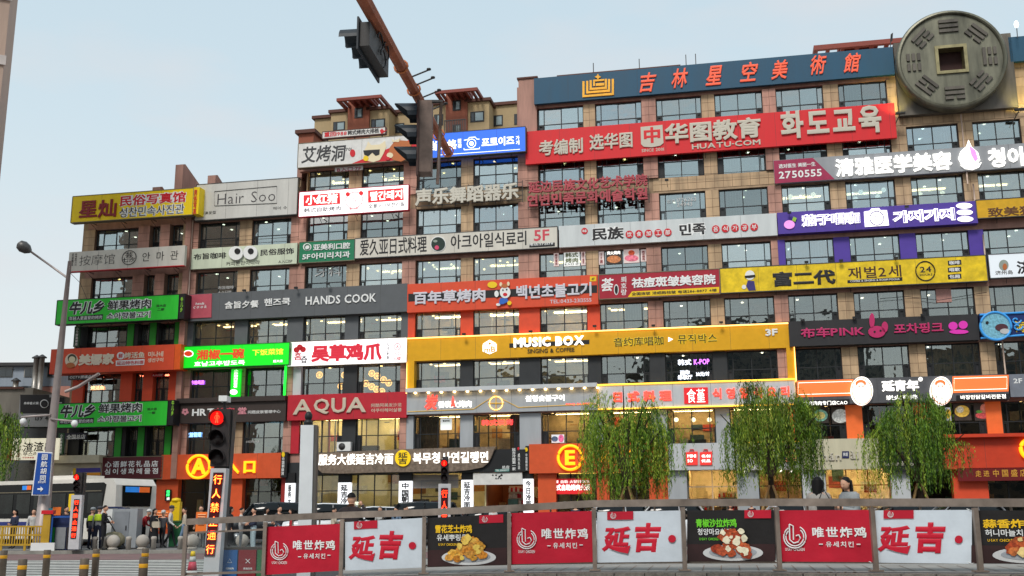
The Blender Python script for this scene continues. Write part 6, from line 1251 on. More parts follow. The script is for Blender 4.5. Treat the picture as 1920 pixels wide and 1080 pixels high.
# ------------------------------------------------------------------ people
SKIN = mat('skin',(214,164,136),.6,var=.05); HAIR = mat('black hair',(16,13,13),.6,var=.15,spec=.2); SHOE = mat('dark shoes',(40,38,38),.6)
def person(label, px, yfeet, d, h, face, top, legs, pose='stand', hair='short', coat=None, hat=None, z=None, sleeve=True, extra=None):
    a = at(px,yfeet,d); z = a.z if z is None else z
    e = new_obj('person', None, None, (a.x,d,z), (0,0,radians(face))); tag(e,label,'person'); k = h/1.7
    # joints, facing -Y
    J = {'pel':(0,0,.93),'sp':(0,.01,1.1),'ch':(0,.01,1.3),'nk':(0,.02,1.45),'hd':(0,0,1.56)}
    for s,n in ((-1,'R'),(1,'L')):
        J['sh'+n] = (s*.175,.015,1.38); J['el'+n] = (s*.235,.03,1.1); J['wr'+n] = (s*.25,-.03,.86)
        J['hp'+n] = (s*.085,0,.9); J['kn'+n] = (s*.095,-.01,.49); J['an'+n] = (s*.1,.02,.08); J['to'+n] = (s*.115,-.14,.03)
    if pose == 'walk': J['knL'] = (.09,-.12,.5); J['anL'] = (.1,-.22,.1); J['toL'] = (.11,-.38,.06); J['knR'] = (-.09,.05,.49); J['anR'] = (-.1,.25,.14); J['toR'] = (-.1,.12,.03); J['wrR'] = (-.24,-.2,.92); J['wrL'] = (.25,.12,.9)
    if pose == 'phone':
        J['elR'] = (-.22,-.08,1.1); J['wrR'] = (-.1,-.3,1.2); J['elL'] = (.22,-.06,1.1); J['wrL'] = (.06,-.28,1.16); J['hd'] = (0,-.05,1.55)
    if pose == 'arms': J['elR'] = (-.23,-.02,1.08); J['wrR'] = (-.05,-.24,1.1); J['elL'] = (.23,-.02,1.08); J['wrL'] = (.08,-.26,1.06)
    if pose == 'photo': J['elR'] = (-.34,-.14,1.28); J['wrR'] = (-.12,-.34,1.5); J['elL'] = (.34,-.14,1.26); J['wrL'] = (.1,-.34,1.48)
    if pose == 'bend': 
        for n in ('ch','nk','hd','shR','shL'): x,y,zz = J[n]; J[n] = (x,y-(zz-.93)*.38,zz-(zz-.93)*.1)
        for s,n in ((-1,'R'),(1,'L')): J['el'+n] = (s*.23,-.3,1.02); J['wr'+n] = (s*.1,-.48,.95)
    if pose == 'sit':
        for n in list(J): x,y,zz = J[n]; J[n] = (x,y-(max(zz-.9,0))*.35,zz-.48)
        for s,n in ((-1,'R'),(1,'L')): J['hp'+n] = (s*.09,-.03,.42); J['kn'+n] = (s*.13,-.45,.46); J['an'+n] = (s*.13,-.5,.08); J['to'+n] = (s*.14,-.66,.03); J['el'+n] = (s*.24,-.3,.62); J['wr'+n] = (s*.1,-.5,.55)
    R_ = {'pel':.135,'sp':.12,'ch':.145,'nk':.058,'hd':.05,'sh':.075,'el':.05,'wr':.034,'hp':.095,'kn':.06,'an':.042,'to':.035}
    if legs[1]: R_.update({'kn':.085,'an':.075,'hp':.11})
    names = list(J); idx = {n:i for i,n in enumerate(names)}
    E2 = [('pel','sp'),('sp','ch'),('ch','nk'),('nk','hd')]+[(a,b) for n in 'RL' for a,b in (('ch','sh'+n),('sh'+n,'el'+n),('el'+n,'wr'+n),('pel','hp'+n),('hp'+n,'kn'+n),('kn'+n,'an'+n),('an'+n,'to'+n))]
    me = bpy.data.meshes.new('sk'); me.from_pydata([Vector(J[n])*k for n in names],[(idx[a],idx[b]) for a,b in E2],[])
    o = bpy.data.objects.new('sk',me); COL.objects.link(o); m = o.modifiers.new('s','SKIN'); m.use_smooth_shade = True; o.modifiers.new('b','SUBSURF').levels = 1
    for n in names:
        sv = me.skin_vertices[0].data[idx[n]]; r = R_.get(n) or R_[n[:2]]; fx = 1.25 if n in ('pel','sp','ch') else 1; sv.radius = (r*k*fx if n in ('ch','sp','pel') else r*k, r*k*(.85 if n in ('ch','sp','pel') else 1)); sv.use_root = n == 'pel'
    dg = bpy.context.evaluated_depsgraph_get(); ev = o.evaluated_get(dg); bm_ = bpy.data.meshes.new_from_object(ev); bpy.data.objects.remove(o)
    vs = [tuple(v.co) for v in bm_.vertices]; fs = [tuple(p.vertices) for p in bm_.polygons]
    reg = {'hd':SKIN,'nk':SKIN}
    def near(c):
        best = None; bd = 9
        for a,b in E2:
            A = Vector(J[a])*k; B = Vector(J[b])*k; t = max(0,min(1,(c-A).dot(B-A)/max((B-A).length_squared,1e-6))); dd = (c-A-(B-A)*t).length-(.05 if a in ('pel','sp','ch') else 0)
            if dd < bd: bd = dd; best = (a,b,t)
        a,b,t = best
        if b == 'hd' or (b == 'nk' and t > .75): return SKIN
        if b[:2] == 'wr': return SKIN if (not sleeve or t > .88) else top
        if b[:2] == 'el': return SKIN if (not sleeve and t > .6) else top
        if b[:2] == 'to' : return SHOE
        if b[:2] in ('kn','an') or (b[:2] == 'hp'): return legs[0]
        if a == 'pel' and t < .25: return legs[0]
        return top
    q = MB(); q.v = vs[:]
    for f in fs:
        c = Vector((0,0,0))
        for i in f: c += Vector(vs[i])
        q.f.append(f); q.mi.append(q.mid(near(c/len(f)))); q.sm.append(True)
    bpy.data.meshes.remove(bm_)
    hd = Vector(J['hd'])*k; fw = Vector((0,-1,0)) if pose not in ('phone','bend','sit') else Vector((0,-.9,-.4)).normalized()
    hc = hd+Vector((0,-.01,.05))*k; q.ball(hc,.105*k,SKIN,12,(.82,.95,1.15)); up = Vector((0,0,1)); 
    q.ball(hc+fw*.1*k+up*-.015*k,.018*k,SKIN,6,(.8,1,1.4))
    for s in (-1,1): q.ball(hc+fw*.088*k+Vector((s*.033*k,0,.015*k)),.011*k,HAIR,6,(1.3,.7,.7)); q.ball(hc+Vector((s*.086*k,0,-.005)),.02*k,SKIN,6,(.5,.8,1.3))
    q.ball(hc+fw*.088*k-up*.055*k,.017*k,mat('lips',(170,90,86),.5),6,(1.4,.5,.4))
    for n,s in (('R',-1),('L',1)):
        w0 = Vector(J['wr'+n])*k; dr = (Vector(J['wr'+n])-Vector(J['el'+n])).normalized(); sd = dr.cross(Vector((0,1,.2))).normalized(); pc = w0+dr*.045*k; q.ball(pc,.038*k,SKIN,8,(.9,.7,1.1)); cu = dr.cross(sd).normalized()
        for i in range(4):
            b0 = pc+dr*.03*k+sd*(i-1.5)*.017*k; L_ = (.06,.07,.066,.052)[i]*k; q.tube([b0,b0+dr*L_*.5+cu*.006*k,b0+dr*L_*.85+cu*.022*k],[.009*k,.008*k,.006*k],SKIN,5)
        b0 = pc-sd*.028*k; q.tube([b0,b0-sd*.02*k+dr*.02*k,b0-sd*.022*k+dr*.05*k],[.011*k,.009*k,.007*k],SKIN,5)
    q.build('body',e)
    if hat: q = MB(); q.lathe([(.11*k,.0),(.112*k,.05*k),(.09*k,.1*k),(.02*k,.125*k)],hat,hc+Vector((0,.0,.045*k)),12); q.box(tuple(hc+Vector((-.07*k,-.19*k,.045*k))),tuple(hc+Vector((.07*k,-.06*k,.06*k))),hat); q.build('cap',e)
    q = MB()
    q.ball(hc+Vector((0,.018,.03))*k,.112*k,HAIR,12,(.88,.95,1.02)) if False else None
    n = 12; vs = []; fs = []; rings = 6
    prof = [0,.35,.7,1.05,1.35] if hair == 'short' else [0,.35,.7,1.05,1.35,1.7]
    vs.append(tuple(hc+Vector((0,.01,.13))*k))
    for t in prof[1:]:
        for j in range(n):
            a_ = 2*pi*j/n; fr_ = max(0,-sin(a_)); tt = t*(1-.42*fr_); vs.append(tuple(hc+Vector((.098*sin(tt)*cos(a_),.012+.112*sin(tt)*sin(a_),.132*cos(tt)+.0))*k))
    fs = [(0,1+(j+1)%n,1+j) for j in range(n)]
    for i in range(len(prof)-2):
        for j in range(n): fs.append((1+i*n+j,1+i*n+(j+1)%n,1+(i+1)*n+(j+1)%n,1+(i+1)*n+j))
    q.add(vs,fs,HAIR,True)
    if hair == 'long':
        vs = []; m_ = 7; lev = [.06,-.02,-.1,-.2,-.32,-.42]
        for i,zz in enumerate(lev):
            for j in range(m_): a_ = pi*(-.05+1.1*j/(m_-1)); w_ = .105+.012*sin(i*1.3)-(.03 if i == 5 else 0); vs.append(tuple(hc+Vector((w_*cos(a_),.02+(.1+.02*i*.5)*max(sin(a_),-.1),zz))*k))
        q.add(vs,[(i*m_+j,i*m_+j+1,(i+1)*m_+j+1,(i+1)*m_+j) for i in range(5) for j in range(m_-1)],HAIR,True)
        vs2 = [(v[0]*.75,v[1]*.75+hc.y*.25,v[2]) for v in vs]; q.add(vs2,[(i*m_+j+1,i*m_+j,(i+1)*m_+j,(i+1)*m_+j+1) for i in range(5) for j in range(m_-1)],HAIR,True)
    q.build('hair',e)
    if coat:
        q = MB(); n = 14; lv = coat[1]; vs = []
        for (zz,rx,ry) in lv:
            for j in range(n): a_ = 2*pi*j/n; wob = 1+.05*sin(3*a_+zz*7); vs.append((rx*k*cos(a_)*wob,ry*k*sin(a_)*wob+.01,zz*k))
        q.add(vs,[(i*n+j,i*n+(j+1)%n,(i+1)*n+(j+1)%n,(i+1)*n+j) for i in range(len(lv)-1) for j in range(n)],coat[0],True); q.build('coat' if coat[2] == 'coat' else coat[2],e)
    if extra: extra(e,k,J,hc)
    return e
def cl(n,c): return mat('cloth '+n,c,.85,var=.18,scale=9)
BLK = cl('black',(30,30,34)); NAVY = cl('navy',(38,44,66)); JEAN = cl('jeans',(110,134,160)); WHT = cl('white',(206,204,200)); RDJ = cl('red',(176,44,50)); GRYC = cl('grey',(150,154,156)); BEI = cl('beige',(196,184,164)); HIV = cl('lime',(190,220,50)); GRN = cl('teal',(60,110,100)); DKG = cl('dark grey',(70,70,74)); LJ = cl('pale trousers',(170,190,196))
VEST = [(1.42,.17,.12),(1.36,.21,.14),(1.15,.2,.14),(.9,.2,.15)]
def vest(m): return (m,VEST,'vest')
LONG = [(1.42,.14,.11),(1.3,.2,.14),(1.0,.19,.14),(.6,.24,.19),(.22,.27,.22)]
def hand_item(m,size,side='R',dz=-.02):
    def f(e,k,J,hc): w_ = Vector(J['wr'+side])*k; q = MB(); q.box((w_.x-size[0]/2,w_.y-.08-size[1],w_.z+dz),(w_.x+size[0]/2,w_.y-.08,w_.z+dz+size[2]),m); 
    return f
def P_(label,px,yf,d,h,face,top,legs,**k):
    zz = .14 if d <= 49.5 else .14+(d-49.5)*.04
    return person(label,px,yf,d,h,face,top,legs,z=zz,**k)
P_('woman in a black T-shirt standing by the bus, left of the man in brown',103,1000,47.5,1.66,60,BLK,(DKG,0),pose='arms',sleeve=False)
P_('man in a dark brown T-shirt standing next to the woman in black by the bus',121,1000,47.2,1.8,75,cl('brown',(58,44,44)),(DKG,0),pose='arms',sleeve=False)
P_('worker in a lime and grey vest and grey cap, the left of the two workers',169,1028,47.3,1.72,160,DKG,(NAVY,0),coat=(HIV,[(1.42,.17,.12),(1.36,.21,.14),(1.2,.21,.14)],'vest'),hat=GRYC)
P_('worker seen from behind in a lime and silver vest by the grey cabinet',182,1028,46.9,1.76,185,GRYC,(NAVY,0),coat=(HIV,[(1.44,.17,.12),(1.38,.22,.15),(1.18,.22,.15)],'vest'),hat=DKG)
P_('young man all in black standing just right of the two workers',192,1031,46.6,1.82,95,BLK,(BLK,0),pose='arms')
P_('person sitting on the kerb in pale jeans and a dark top beside the grey cabinet',246,1015,48.5,1.7,60,BLK,(JEAN,1),pose='sit')
P_('person in a red jacket and pale cap bending over a phone near the orange board',267,1010,49.0,1.7,80,RDJ,(BLK,0),pose='bend',hat=WHT)
P_('woman in a long black coat with a cream handbag in front of the orange board',287,1018,48.6,1.7,70,BLK,(BLK,0),coat=(BLK,LONG,'coat'),hair='long')
P_('man in a white jacket and dark cap walking past the orange board',318,1015,49.2,1.8,100,WHT,(BLK,0),hat=DKG,pose='walk')
P_('woman in a beige cardigan and jeans walking beside the green bin',343,1018,48.2,1.72,-70,BEI,(JEAN,0),pose='walk')
P_('man with black hair standing behind the smaller orange board',375,1000,50,1.8,0,NAVY,(DKG,0))
P_('woman in a long black dress behind the railing near the round stone',430,1015,44.5,1.72,110,BLK,(BLK,0),coat=(BLK,LONG,'dress'),hair='long')
P_('woman in a white blouse behind the railing looking right',451,1010,45.5,1.68,100,WHT,(GRYC,0),pose='arms')
P_('woman in a navy top and pale wide trousers behind the railing',474,1020,43.8,1.66,-60,NAVY,(LJ,1),pose='arms')
P_('person in a pink top behind the railing near the led panel post',385,1005,48,1.6,150,cl('pink',(200,90,110)),(GRYC,0))
P_('person in white standing between the parked cars left of the noodle shop pillar',712,1000,50.5,1.7,-20,WHT,(DKG,0)); P_('person in an orange top in front of the dark doorway',853,1005,52,1.72,10,cl('orange',(230,120,40)),(BLK,0)); P_('person in dark clothes near the doorway pillar',868,1005,51,1.65,40,BLK,(BLK,0))
P_('child sized person in grey by the rear of the black van',1480//2-12,1000,51,1.5,0,GRYC,(NAVY,0))
for n,(x,d,hh,fc,tp_,lg,hr,ht,l) in enumerate([(497,46,1.7,100,WHT,BLK,'long',None,'woman in a white shirt with long hair, left of the first red banner'),(522,47,1.75,60,DKG,JEAN,'short',None,'man in dark grey beside the black estate car'),(545,46.5,1.65,-80,RDJ,BLK,'long',None,'woman in red left of the grey square post'),(625,49,1.7,120,BEI,BLK,'short',None,'person in beige beside the white compact car'),(742,50,1.7,-30,JEAN,BLK,'long',None,'woman in a blue denim top between two cars'),(760,49.5,1.76,90,BLK,DKG,'short',None,'man in black near the second lit pillar'),(409,47,1.62,-100,GRN,DKG,'long',None,'woman in teal just left of the big led panel'),(304,49,1.6,0,DKG,BLK,'short',WHT,'person in dark clothes and white cap in front of the orange board'),(60,48.5,1.7,20,WHT,BLK,'short',None,'person in white behind the yellow barrier'),(25,49,1.7,-30,NAVY,BLK,'long',None,'person in navy behind the yellow barrier at the left edge'),(1372,54,1.65,20,RDJ,BLK,'long',None,'person in red by the bright shop door'),(1412,54.5,1.7,-40,BLK,BLK,'short',None,'person in black by the middle willow props'),(925,52,1.66,30,WHT,JEAN,'long',None,'woman in white to the right of the dark doorway'),(1080,54,1.7,-10,NAVY,DKG,'short',None,'man in navy under entrance E')]):
    P_(l,x,1005,d,hh,fc,tp_,(lg,0),hair=hr,hat=ht,pose='arms' if n%3 == 0 else ('walk' if n%3 == 1 else 'stand'))
# foreground people behind the railing
def phone(e,k,J,hc): pass
mp_ = person('man in a dark jacket seen from behind lifting a phone to photograph the shops',655,1090,22,1.72,172,cl('dark brown jacket',(48,40,42)),(BLK,0),pose='photo',z=.14+.0+(.0))
mp_.location.z = at(655,925,22).z-1.74
ph = new_obj('phone',None,None,mp_.location+Vector((.02,.4,1.5))); tag(ph,'small phone held up by the man in the dark jacket','phone'); q = MB(); q.box((-.08,-.005,0),(.08,.005,.085),BLACK); q.build('case',ph); q = MB(); q.box((-.07,-.009,.008),(.07,-.0055,.078),glow('phone screen glow',(200,210,190),1.0)); q.build('screen',ph)
w1 = person('woman with long black hair in a pale coat seen from behind at the railing',1545,1090,19.5,1.66,150,cl('pale coat',(160,154,148)),(BLK,0),pose='arms',hair='long',coat=(cl('pale coat',(190,186,180)),[(1.43,.15,.11),(1.36,.21,.14),(1.1,.21,.15),(.8,.23,.17)],'jacket'),z=.52)
w1.location.z = at(1545,893,19.5).z-1.7
w2 = person('woman with long black hair in a grey hooded jacket looking down at her phone',1603,1090,19.3,1.64,-62,cl('grey hoodie',(150,154,156)),(BLK,0),pose='phone',hair='long',coat=(cl('grey hoodie',(150,154,156)),[(1.45,.15,.12),(1.36,.21,.15),(1.1,.21,.15),(.85,.22,.16)],'jacket'),z=.52)
w2.location.z = at(1603,891,19.3).z-1.69
a_ = radians(-62); hp = w2.location+Vector((cos(a_)*-.05-sin(a_)*-.36, sin(a_)*-.05+cos(a_)*-.36, 1.17)); ph = new_obj('phone',None,None,hp,(radians(-50),0,a_)); tag(ph,'pale phone in the hands of the woman in the grey hooded jacket','phone'); q = MB(); q.box((-.038,-.004,0),(.038,.004,.15),WHT); q.build('case',ph)
bgm = new_obj('handbag',None,None,at(292,983,48.5)); tag(bgm,'cream handbag on the arm of the woman in the long black coat','bag'); q = MB(); q.ext([(-.2,-.15),(.2,-.15),(.17,.12),(-.17,.12)],-.08,.08,BEI); q.build('bag_body',bgm); q = MB(); q.tube([(.13*cos(a),0,.12+.14*sin(a)) for a in [pi*i/8 for i in range(9)]],.014,BEI,5); q.build('handle',bgm)
hb = new_obj('handbag',None,None,at(1548,951,19.1)); tag(hb,'dark shoulder bag worn by the woman in the pale coat','bag'); q = MB(); q.box((-.14,-.05,-.12),(.14,.05,.1),BLACK); q.build('bag_body',hb); q = MB(); q.tube([(-.12,0,.1),(-.02,0,.32),(.1,0,.1)],.012,BLACK,5); q.build('handle',hb)
# ------------------------------------------------------------------ vehicles
TYRE = mat('tyre',(24,24,26),.8); RIM = mat('rim',(150,150,152),.35,metal=.7); CGL = mat('car glass',(14,18,20),.08,var=0,spec=.35)
def loft(q,secs,m,smooth=True,caps=True):
    n = len(secs[0]); vs = [p for s in secs for p in s]; fs = [(i*n+j,i*n+(j+1)%n,(i+1)*n+(j+1)%n,(i+1)*n+j) for i in range(len(secs)-1) for j in range(n)]
    if caps: fs += [tuple(reversed(range(n))), tuple((len(secs)-1)*n+j for j in range(n))]
    q.add(vs,fs,m,smooth)
def car(label,x,y,z,rz,paint,L=4.6,W=1.8,H=1.5,suv=False,name='parked_car',cat='car',group='cars beyond the railing'):
    e = new_obj(name,None,None,(x,y,z),(0,0,rz)); tag(e,label,cat,group); q = MB(); hw = W/2; belt = H*.62; 
    def sec(xx,zb,zt,w,r=.12): return [(xx,-w+r,zb),(xx,w-r,zb),(xx,w,zb+r),(xx,w,zt-r*1.6),(xx,w-r*.8,zt),(xx,-w+r*.8,zt),(xx,-w,zt-r*1.6),(xx,-w,zb+r)]
    b = belt
    S = [(-L/2,.42,b*.72,hw*.8),(-L/2+.12,.3,b*.88,hw*.94),(-L*.3,.24,b*.98,hw),(0,.22,b,hw),(L*.28,.24,b*1.0,hw),(L/2-.18,.3,b*(.98 if suv else .95),hw*.95),(L/2,.42,b*.85,hw*.84)]
    loft(q,[sec(*s) for s in S],paint); q.build('body',e)
    q = MB(); r0,r1 = (-L*.2,L*.44) if suv else (-L*.16,L*.36)
    C_ = [(r0-.35*L*.35,b-.04,b,hw*.9),(r0+.12,b-.04,H-.06,hw*.74),(0,b-.04,H-.01,hw*.76),(r1-.45,b-.04,H-.05,hw*.74),(r1,b-.04,b+.02 if not suv else b+.1,hw*.86)]
    def csec(xx,zb,zt,w): wb = min(hw*.95,w+.14); return [(xx,-wb,zb),(xx,wb,zb),(xx,w,zt-.03),(xx,w-.1,zt),(xx,-w+.1,zt),(xx,-w,zt-.03)]
    loft(q,[csec(*c) for c in C_],CGL); q.build('windows',e)
    q = MB(); R1 = [(xx,zz+.012,ww) for xx,_,zz,ww in C_[1:4]]; R1 = [(R1[0][0]-.05,R1[0][1]-.03,R1[0][2])]+R1+[(R1[-1][0]+.12,R1[-1][1]-.05,R1[-1][2])]
    loft(q,[[(a,-c+.02,b_-.05),(a,c-.02,b_-.05),(a,c-.1,b_+.015),(a,-c+.1,b_+.015)] for a,b_,c in R1],paint); q.build('roof',e)
    for s in (-1,1):
        q = MB()
        for xx in (C_[0][0]+.05,r0+.75,r0+1.75,r1-.1):
            pass
        q.tube([(C_[0][0]+.1,s*(hw*.98-.03),b-.02),(C_[1][0],s*(hw*.78),H-.07)],.035,paint,5); q.tube([(r0+1.35,s*(hw*.93),b-.02),(r0+1.3,s*hw*.79,H-.06)],.03,paint,5); q.tube([(r1-.02,s*(hw*.93),b+.02),(r1-.45,s*hw*.78,H-.08)],.045,paint,5); q.build('pillars',e)
        for xx in (-L*.31,L*.3):
            q = MB(); q.lathe([(.2,-.1),(.32,-.1),(.33,0),(.32,.1),(.2,.1)],TYRE,(xx,s*(hw-.08),.33),18,'y'); w_ = q.build('wheel',e); q = MB(); q.lathe([(.02,0),(.2,0),(.2,.02)],RIM,(xx,s*(hw-.08)-(.1 if s < 0 else -.12),.33),14,'y'); q.build('rim',w_,(0,0,0))
        q = MB(); q.ball((-L/2+.12,s*hw*.66,b*.74),.12,mat('headlight',(220,222,224),.1),8,(.8,1.5,.6)); q.build('headlight',e)
        q = MB(); q.box((L/2-.08,s*hw*.66-.16,b*.78),(L/2-.005,s*hw*.66+.16,b*.9),glow('tail light glow',(230,30,30),1.2)); q.build('tail_light',e)
        q = MB(); q.ball((r0-.05,s*(hw+.09),b+.06),.09,paint,8,(.7,1,.7)); q.build('mirror',e)
    q = MB(); q.box((-L/2-.012,-.22,.45),(-L/2-.0,.22,.56),mat('number plate',(40,90,190),.4)); q.build('number_plate',e)
    return e
WP = mat('white car paint',(214,216,218),.25,var=.03,spec=.7); BP = mat('black car paint',(26,28,32),.2,var=.03,spec=.7); SP = mat('silver car paint',(150,154,158),.3,metal=.5,var=.03); RP = mat('dark red car paint',(90,20,26),.25,spec=.7)
def C2(label,px,d,rz,paint,ytop,**k):
    a = at(px,ytop,d); zg = .14+max(0,(d-49.5))*.04; H = a.z-zg; return car(label,a.x,d,zg,radians(rz),paint,H=max(1.45,min(H,2.1)),**k)
C2('black estate car left of the grey square post',510,52,12,BP,942,L=4.9,suv=True); C2('white compact car right of the grey square post',607,50,8,WP,944,L=4.3,suv=True); C2('white hatchback behind the man with the phone',700,53,5,WP,950,L=4.2)
C2('black off-road car in front of the lit pillars',783,51,4,BP,941,L=4.8,suv=True); C2('white saloon car in front of the stone noodle sign',905,53,0,WP,956)
C2('white saloon car with a long roof right of the doorway, left of two',1148,48.5,0,WP,946,L=5.0); C2('white saloon car in front of the bright shop, right of two',1246,47.5,0,WP,944,L=5.0)
C2('white saloon car in front of the middle willow',1476,49,0,WP,946,L=4.7); C2('silver car with open frame behind the right willow',1800,48,0,SP,944,L=5.2); C2('black car right of the two women',1690,50,0,BP,948,L=4.7)
# bus
bz = .2; bc = at(216,1000,50.5); bus = new_obj('city_bus',None,None,(bc.x,50.2,bz),(0,0,radians(-27))); tag(bus,'long white city bus with dark windows and orange and blue flashes at the left','bus')
BW = mat('bus white',(222,216,206),.35,var=.05); BGL = mat('bus glass',(12,14,16),.2,var=0,spec=.25); L_ = 12; HB = 3.08; WB_ = 2.5
q = MB(); r = .18
def bsec(y,inset=0): return [(-L_,y,.32),(-L_,y,HB-r),(-L_+r,y,HB),(-.25,y,HB),(0,y,HB-.3),(.05,y,1.2),(.02,y,.32)]
loft(q,[bsec(0),bsec(WB_)],BW,False); q.build('body',bus)
q = MB(); q.ext([(-L_+.1,1.28),(-.85,1.28),(-.62,HB-.28),(-.8,HB-.18),(-L_+.1,HB-.18)],-.015,.05,BGL); q.build('window_band',bus)
for i in range(9): cube('window', mat('bus window',(34,38,36),.15,var=.5,scale=2,spec=.35),(-L_+.5+i*1.22,-.03,1.5),(-L_+1.45+i*1.22,-.017,2.42),bus)
q = MB(); q.box((-L_,-.03,2.5),(-.9,-.018,2.54),mat('grey trim',(120,110,90),.5)); q.build('trim',bus)
for i,x in enumerate((-9.6,-6.3,-2.6)): cube('blue_flash',mat('bus blue',(40,130,220),.4,emit=.4),(x,-.03,2.64),(x+.32,-.018,2.84),bus); cube('orange_flash',mat('bus orange',(240,110,40),.4,emit=.3),(x+.323,-.03,2.64),(x+.62,-.018,2.84),bus)
cube('stripe',mat('bus stripe',(40,50,120),.4),(-L_,-.02,.95),(-5,-.004,1.12),bus); cube('yellow_notice',YEL,(-3.0,-.045,1.6),(-2.65,-.033,2.4),bus)
q = MB(); q.ext([(.4,1.8),(WB_-.4,1.8),(WB_-.35,2.75),(.35,2.75)],.03,.075,BGL,'yz'); q.build('rear_window',bus)
q = MB(); q.ext([(.5,2.45),(1.35,2.45),(1.35,2.7),(.5,2.7)],.08,.085,mat('bus blue',(40,130,220),.4,emit=.4),'yz'); q.ext([(1.353,2.45),(2.0,2.45),(2.0,2.7),(1.353,2.7)],.08,.085,mat('bus orange',(240,110,40),.4,emit=.3),'yz'); q.build('rear_display',bus)
q = MB(); q.lathe([(.02,0),(.1,0),(.1,.03)],DKMET,(.075,1.25,1.38),14,'x'); q.build('emblem',bus); q = MB(); q.box((.052,.3,1.12),(.06,2.2,1.14),DKMET); q.build('panel_joint',bus)
for x in (-9.2,-2.6): q = MB(); q.lathe([(.2,-.1),(.46,-.1),(.48,0),(.46,.12),(.2,.12)],TYRE,(x,.12,.42),20,'y'); q.build('wheel',bus)
q = MB(); q.box((-5,.5,HB),(-3,2,HB+.22),BW); q.build('roof_unit',bus)
# cabinet, boards, bins, barriers
def item(name,label,cat,px,py,d,z=None,rz=0,group=None):
    a = at(px,py,d); return grp(name,label,cat,a.x,d,a.z if z is None else z,radians(rz),group)
CAB = mat('cabinet grey',(150,154,158),.5,var=.06)
e = item('utility_cabinet','tall grey metal cabinet behind the row of round stones','cabinet',236,1015,48,.14); cube('casing',CAB,(-.55,-.35,0),(.55,.35,1.72),e); cube('door',mat('cabinet door',(136,140,146),.5),(-.45,-.38,.1),(.2,-.353,1.6),e); cube('handle',BLACK,(.08,-.41,.8),(.12,-.383,1.0),e); cube('plinth',DKMET,(-.57,-.37,.0),(.57,.0,.06),e)
e = item('utility_cabinet','white and dark blue kiosk side left of the tall grey cabinet','cabinet',210,1015,48.6,.14); cube('casing',WHITE,(-.6,-.3,0),(.25,.3,1.75),e); cube('blue_end',mat('navy panel',(36,48,90),.4),(.253,-.31,0),(.6,.3,1.78),e); cube('roof',mat('navy panel',(36,48,90),.4),(-.65,-.33,1.753),(.25,.33,1.82),e)
OB = mat('orange board',(240,120,40),.6,var=.08)
for (x0,x1,y0,y1,d,l) in ((292,318,957,988,49.6,'large orange handwritten board on white legs behind the woman in the long coat'),(368,389,960,997,47.5,'smaller orange notice board left of the led panel post')):
    f = fsign(l,x0,y0,x1,y1,d,OB,'notice board','notice_board',.04)
    for i in range(5): f.line('writing',mat('pale writing',(246,180,130),.6,var=0),[(x0+3,y0+5+i*4.5),(x1-3-(i*37%9),y0+5+i*4.5)],.02,.03)
    q = MB(); 
    for u in (f.r[0]+.05,f.r[1]-.05): q.tube([f.L(u,-.1,f.r[2]+.1),f.L(u,-.05,.16)],.025,WHITE,6)
    f.mb(q,'legs')
e = item('parcel_box','small yellow upright box beside the orange shop column','box',329,965,55,.36); cube('casing',YEL,(-.25,-.2,0),(.25,.2,1.9),e); q = MB(); q.lathe([(.25,0),(.22,.15),(.05,.2)],YEL,(0,0,1.9),12); q.build('cap',e)
e = item('waste_bin','green wheeled waste bin behind the woman in beige','bin',332,1010,50.5,.18); q = MB(); q.ext([(-.3,0),(.3,0),(.38,1.1),(-.38,1.1)],-.3,.3,mat('bin green',(34,96,58),.5)); q.build('tub',e); cube('lid',mat('bin green',(34,96,58),.5),(-.4,-.34,1.105),(.4,.34,1.16),e)
# sorted bins far left
e = item('recycling_bins','row of waste bins with green, grey and dark doors beside the short signal','bin',112,1026,46.6,.14); cube('frame',mat('navy panel',(36,48,90),.4),(-.75,0,0),(.75,.5,1.45),e)
for i,(c,x) in enumerate((((34,150,60),-.7),((140,142,146),-.22),((40,34,36),.26))): cube('door',mat('bin door %d %d %d'%c,c,.5),(x,-.04,.05),(x+.44,-.003,.95),e)
e = item('recycling_bins','near row of blue, red and green waste bins behind the glass of the railing','bin',455,1090,21,0); t = at(455,1026,21).z; u = 21/FPX
cube('frame',mat('bin frame',(66,56,52),.5),(-.46,.0,0),(.46,.4,t),e)
for (x0,x1,c,s_) in ((415,446,(30,90,150),'可回收物'),(448,481,(130,26,36),'其他垃圾'),(483,494,(44,100,60),None)):
    a = at(x0,1040,21).x-e.location.x; b = at(x1,1040,21).x-e.location.x; cube('door',mat('bin door %d %d %d'%c,c,.5),(a,-.03,.05),(b,-.003,t-.05),e)
    if s_:
        fr = Fr.__new__(Fr); fr.pl = Plane((0,20.96,0),0); fr.e = e; fr.w = 0; fr.L = (lambda ex,ez: (lambda uu_,w_,z_: (uu_-ex,-.035-w_,z_-ez)))(e.location.x,e.location.z)
        text(fr,s_,x0+8,x1-8,1066,4,.0,LW); xm = (x0+x1)/2
        if x0 < 440: fr.line('mark',LW,[(xm,1048),(xm+4,1055),(xm-4,1055)],.0,.006,True)
        else: fr.line('mark',LW,[(xm-4,1048),(xm+4,1056)],.0,.006); fr.line('mark',LW,[(xm+4,1048),(xm-4,1056)],.0,.006)
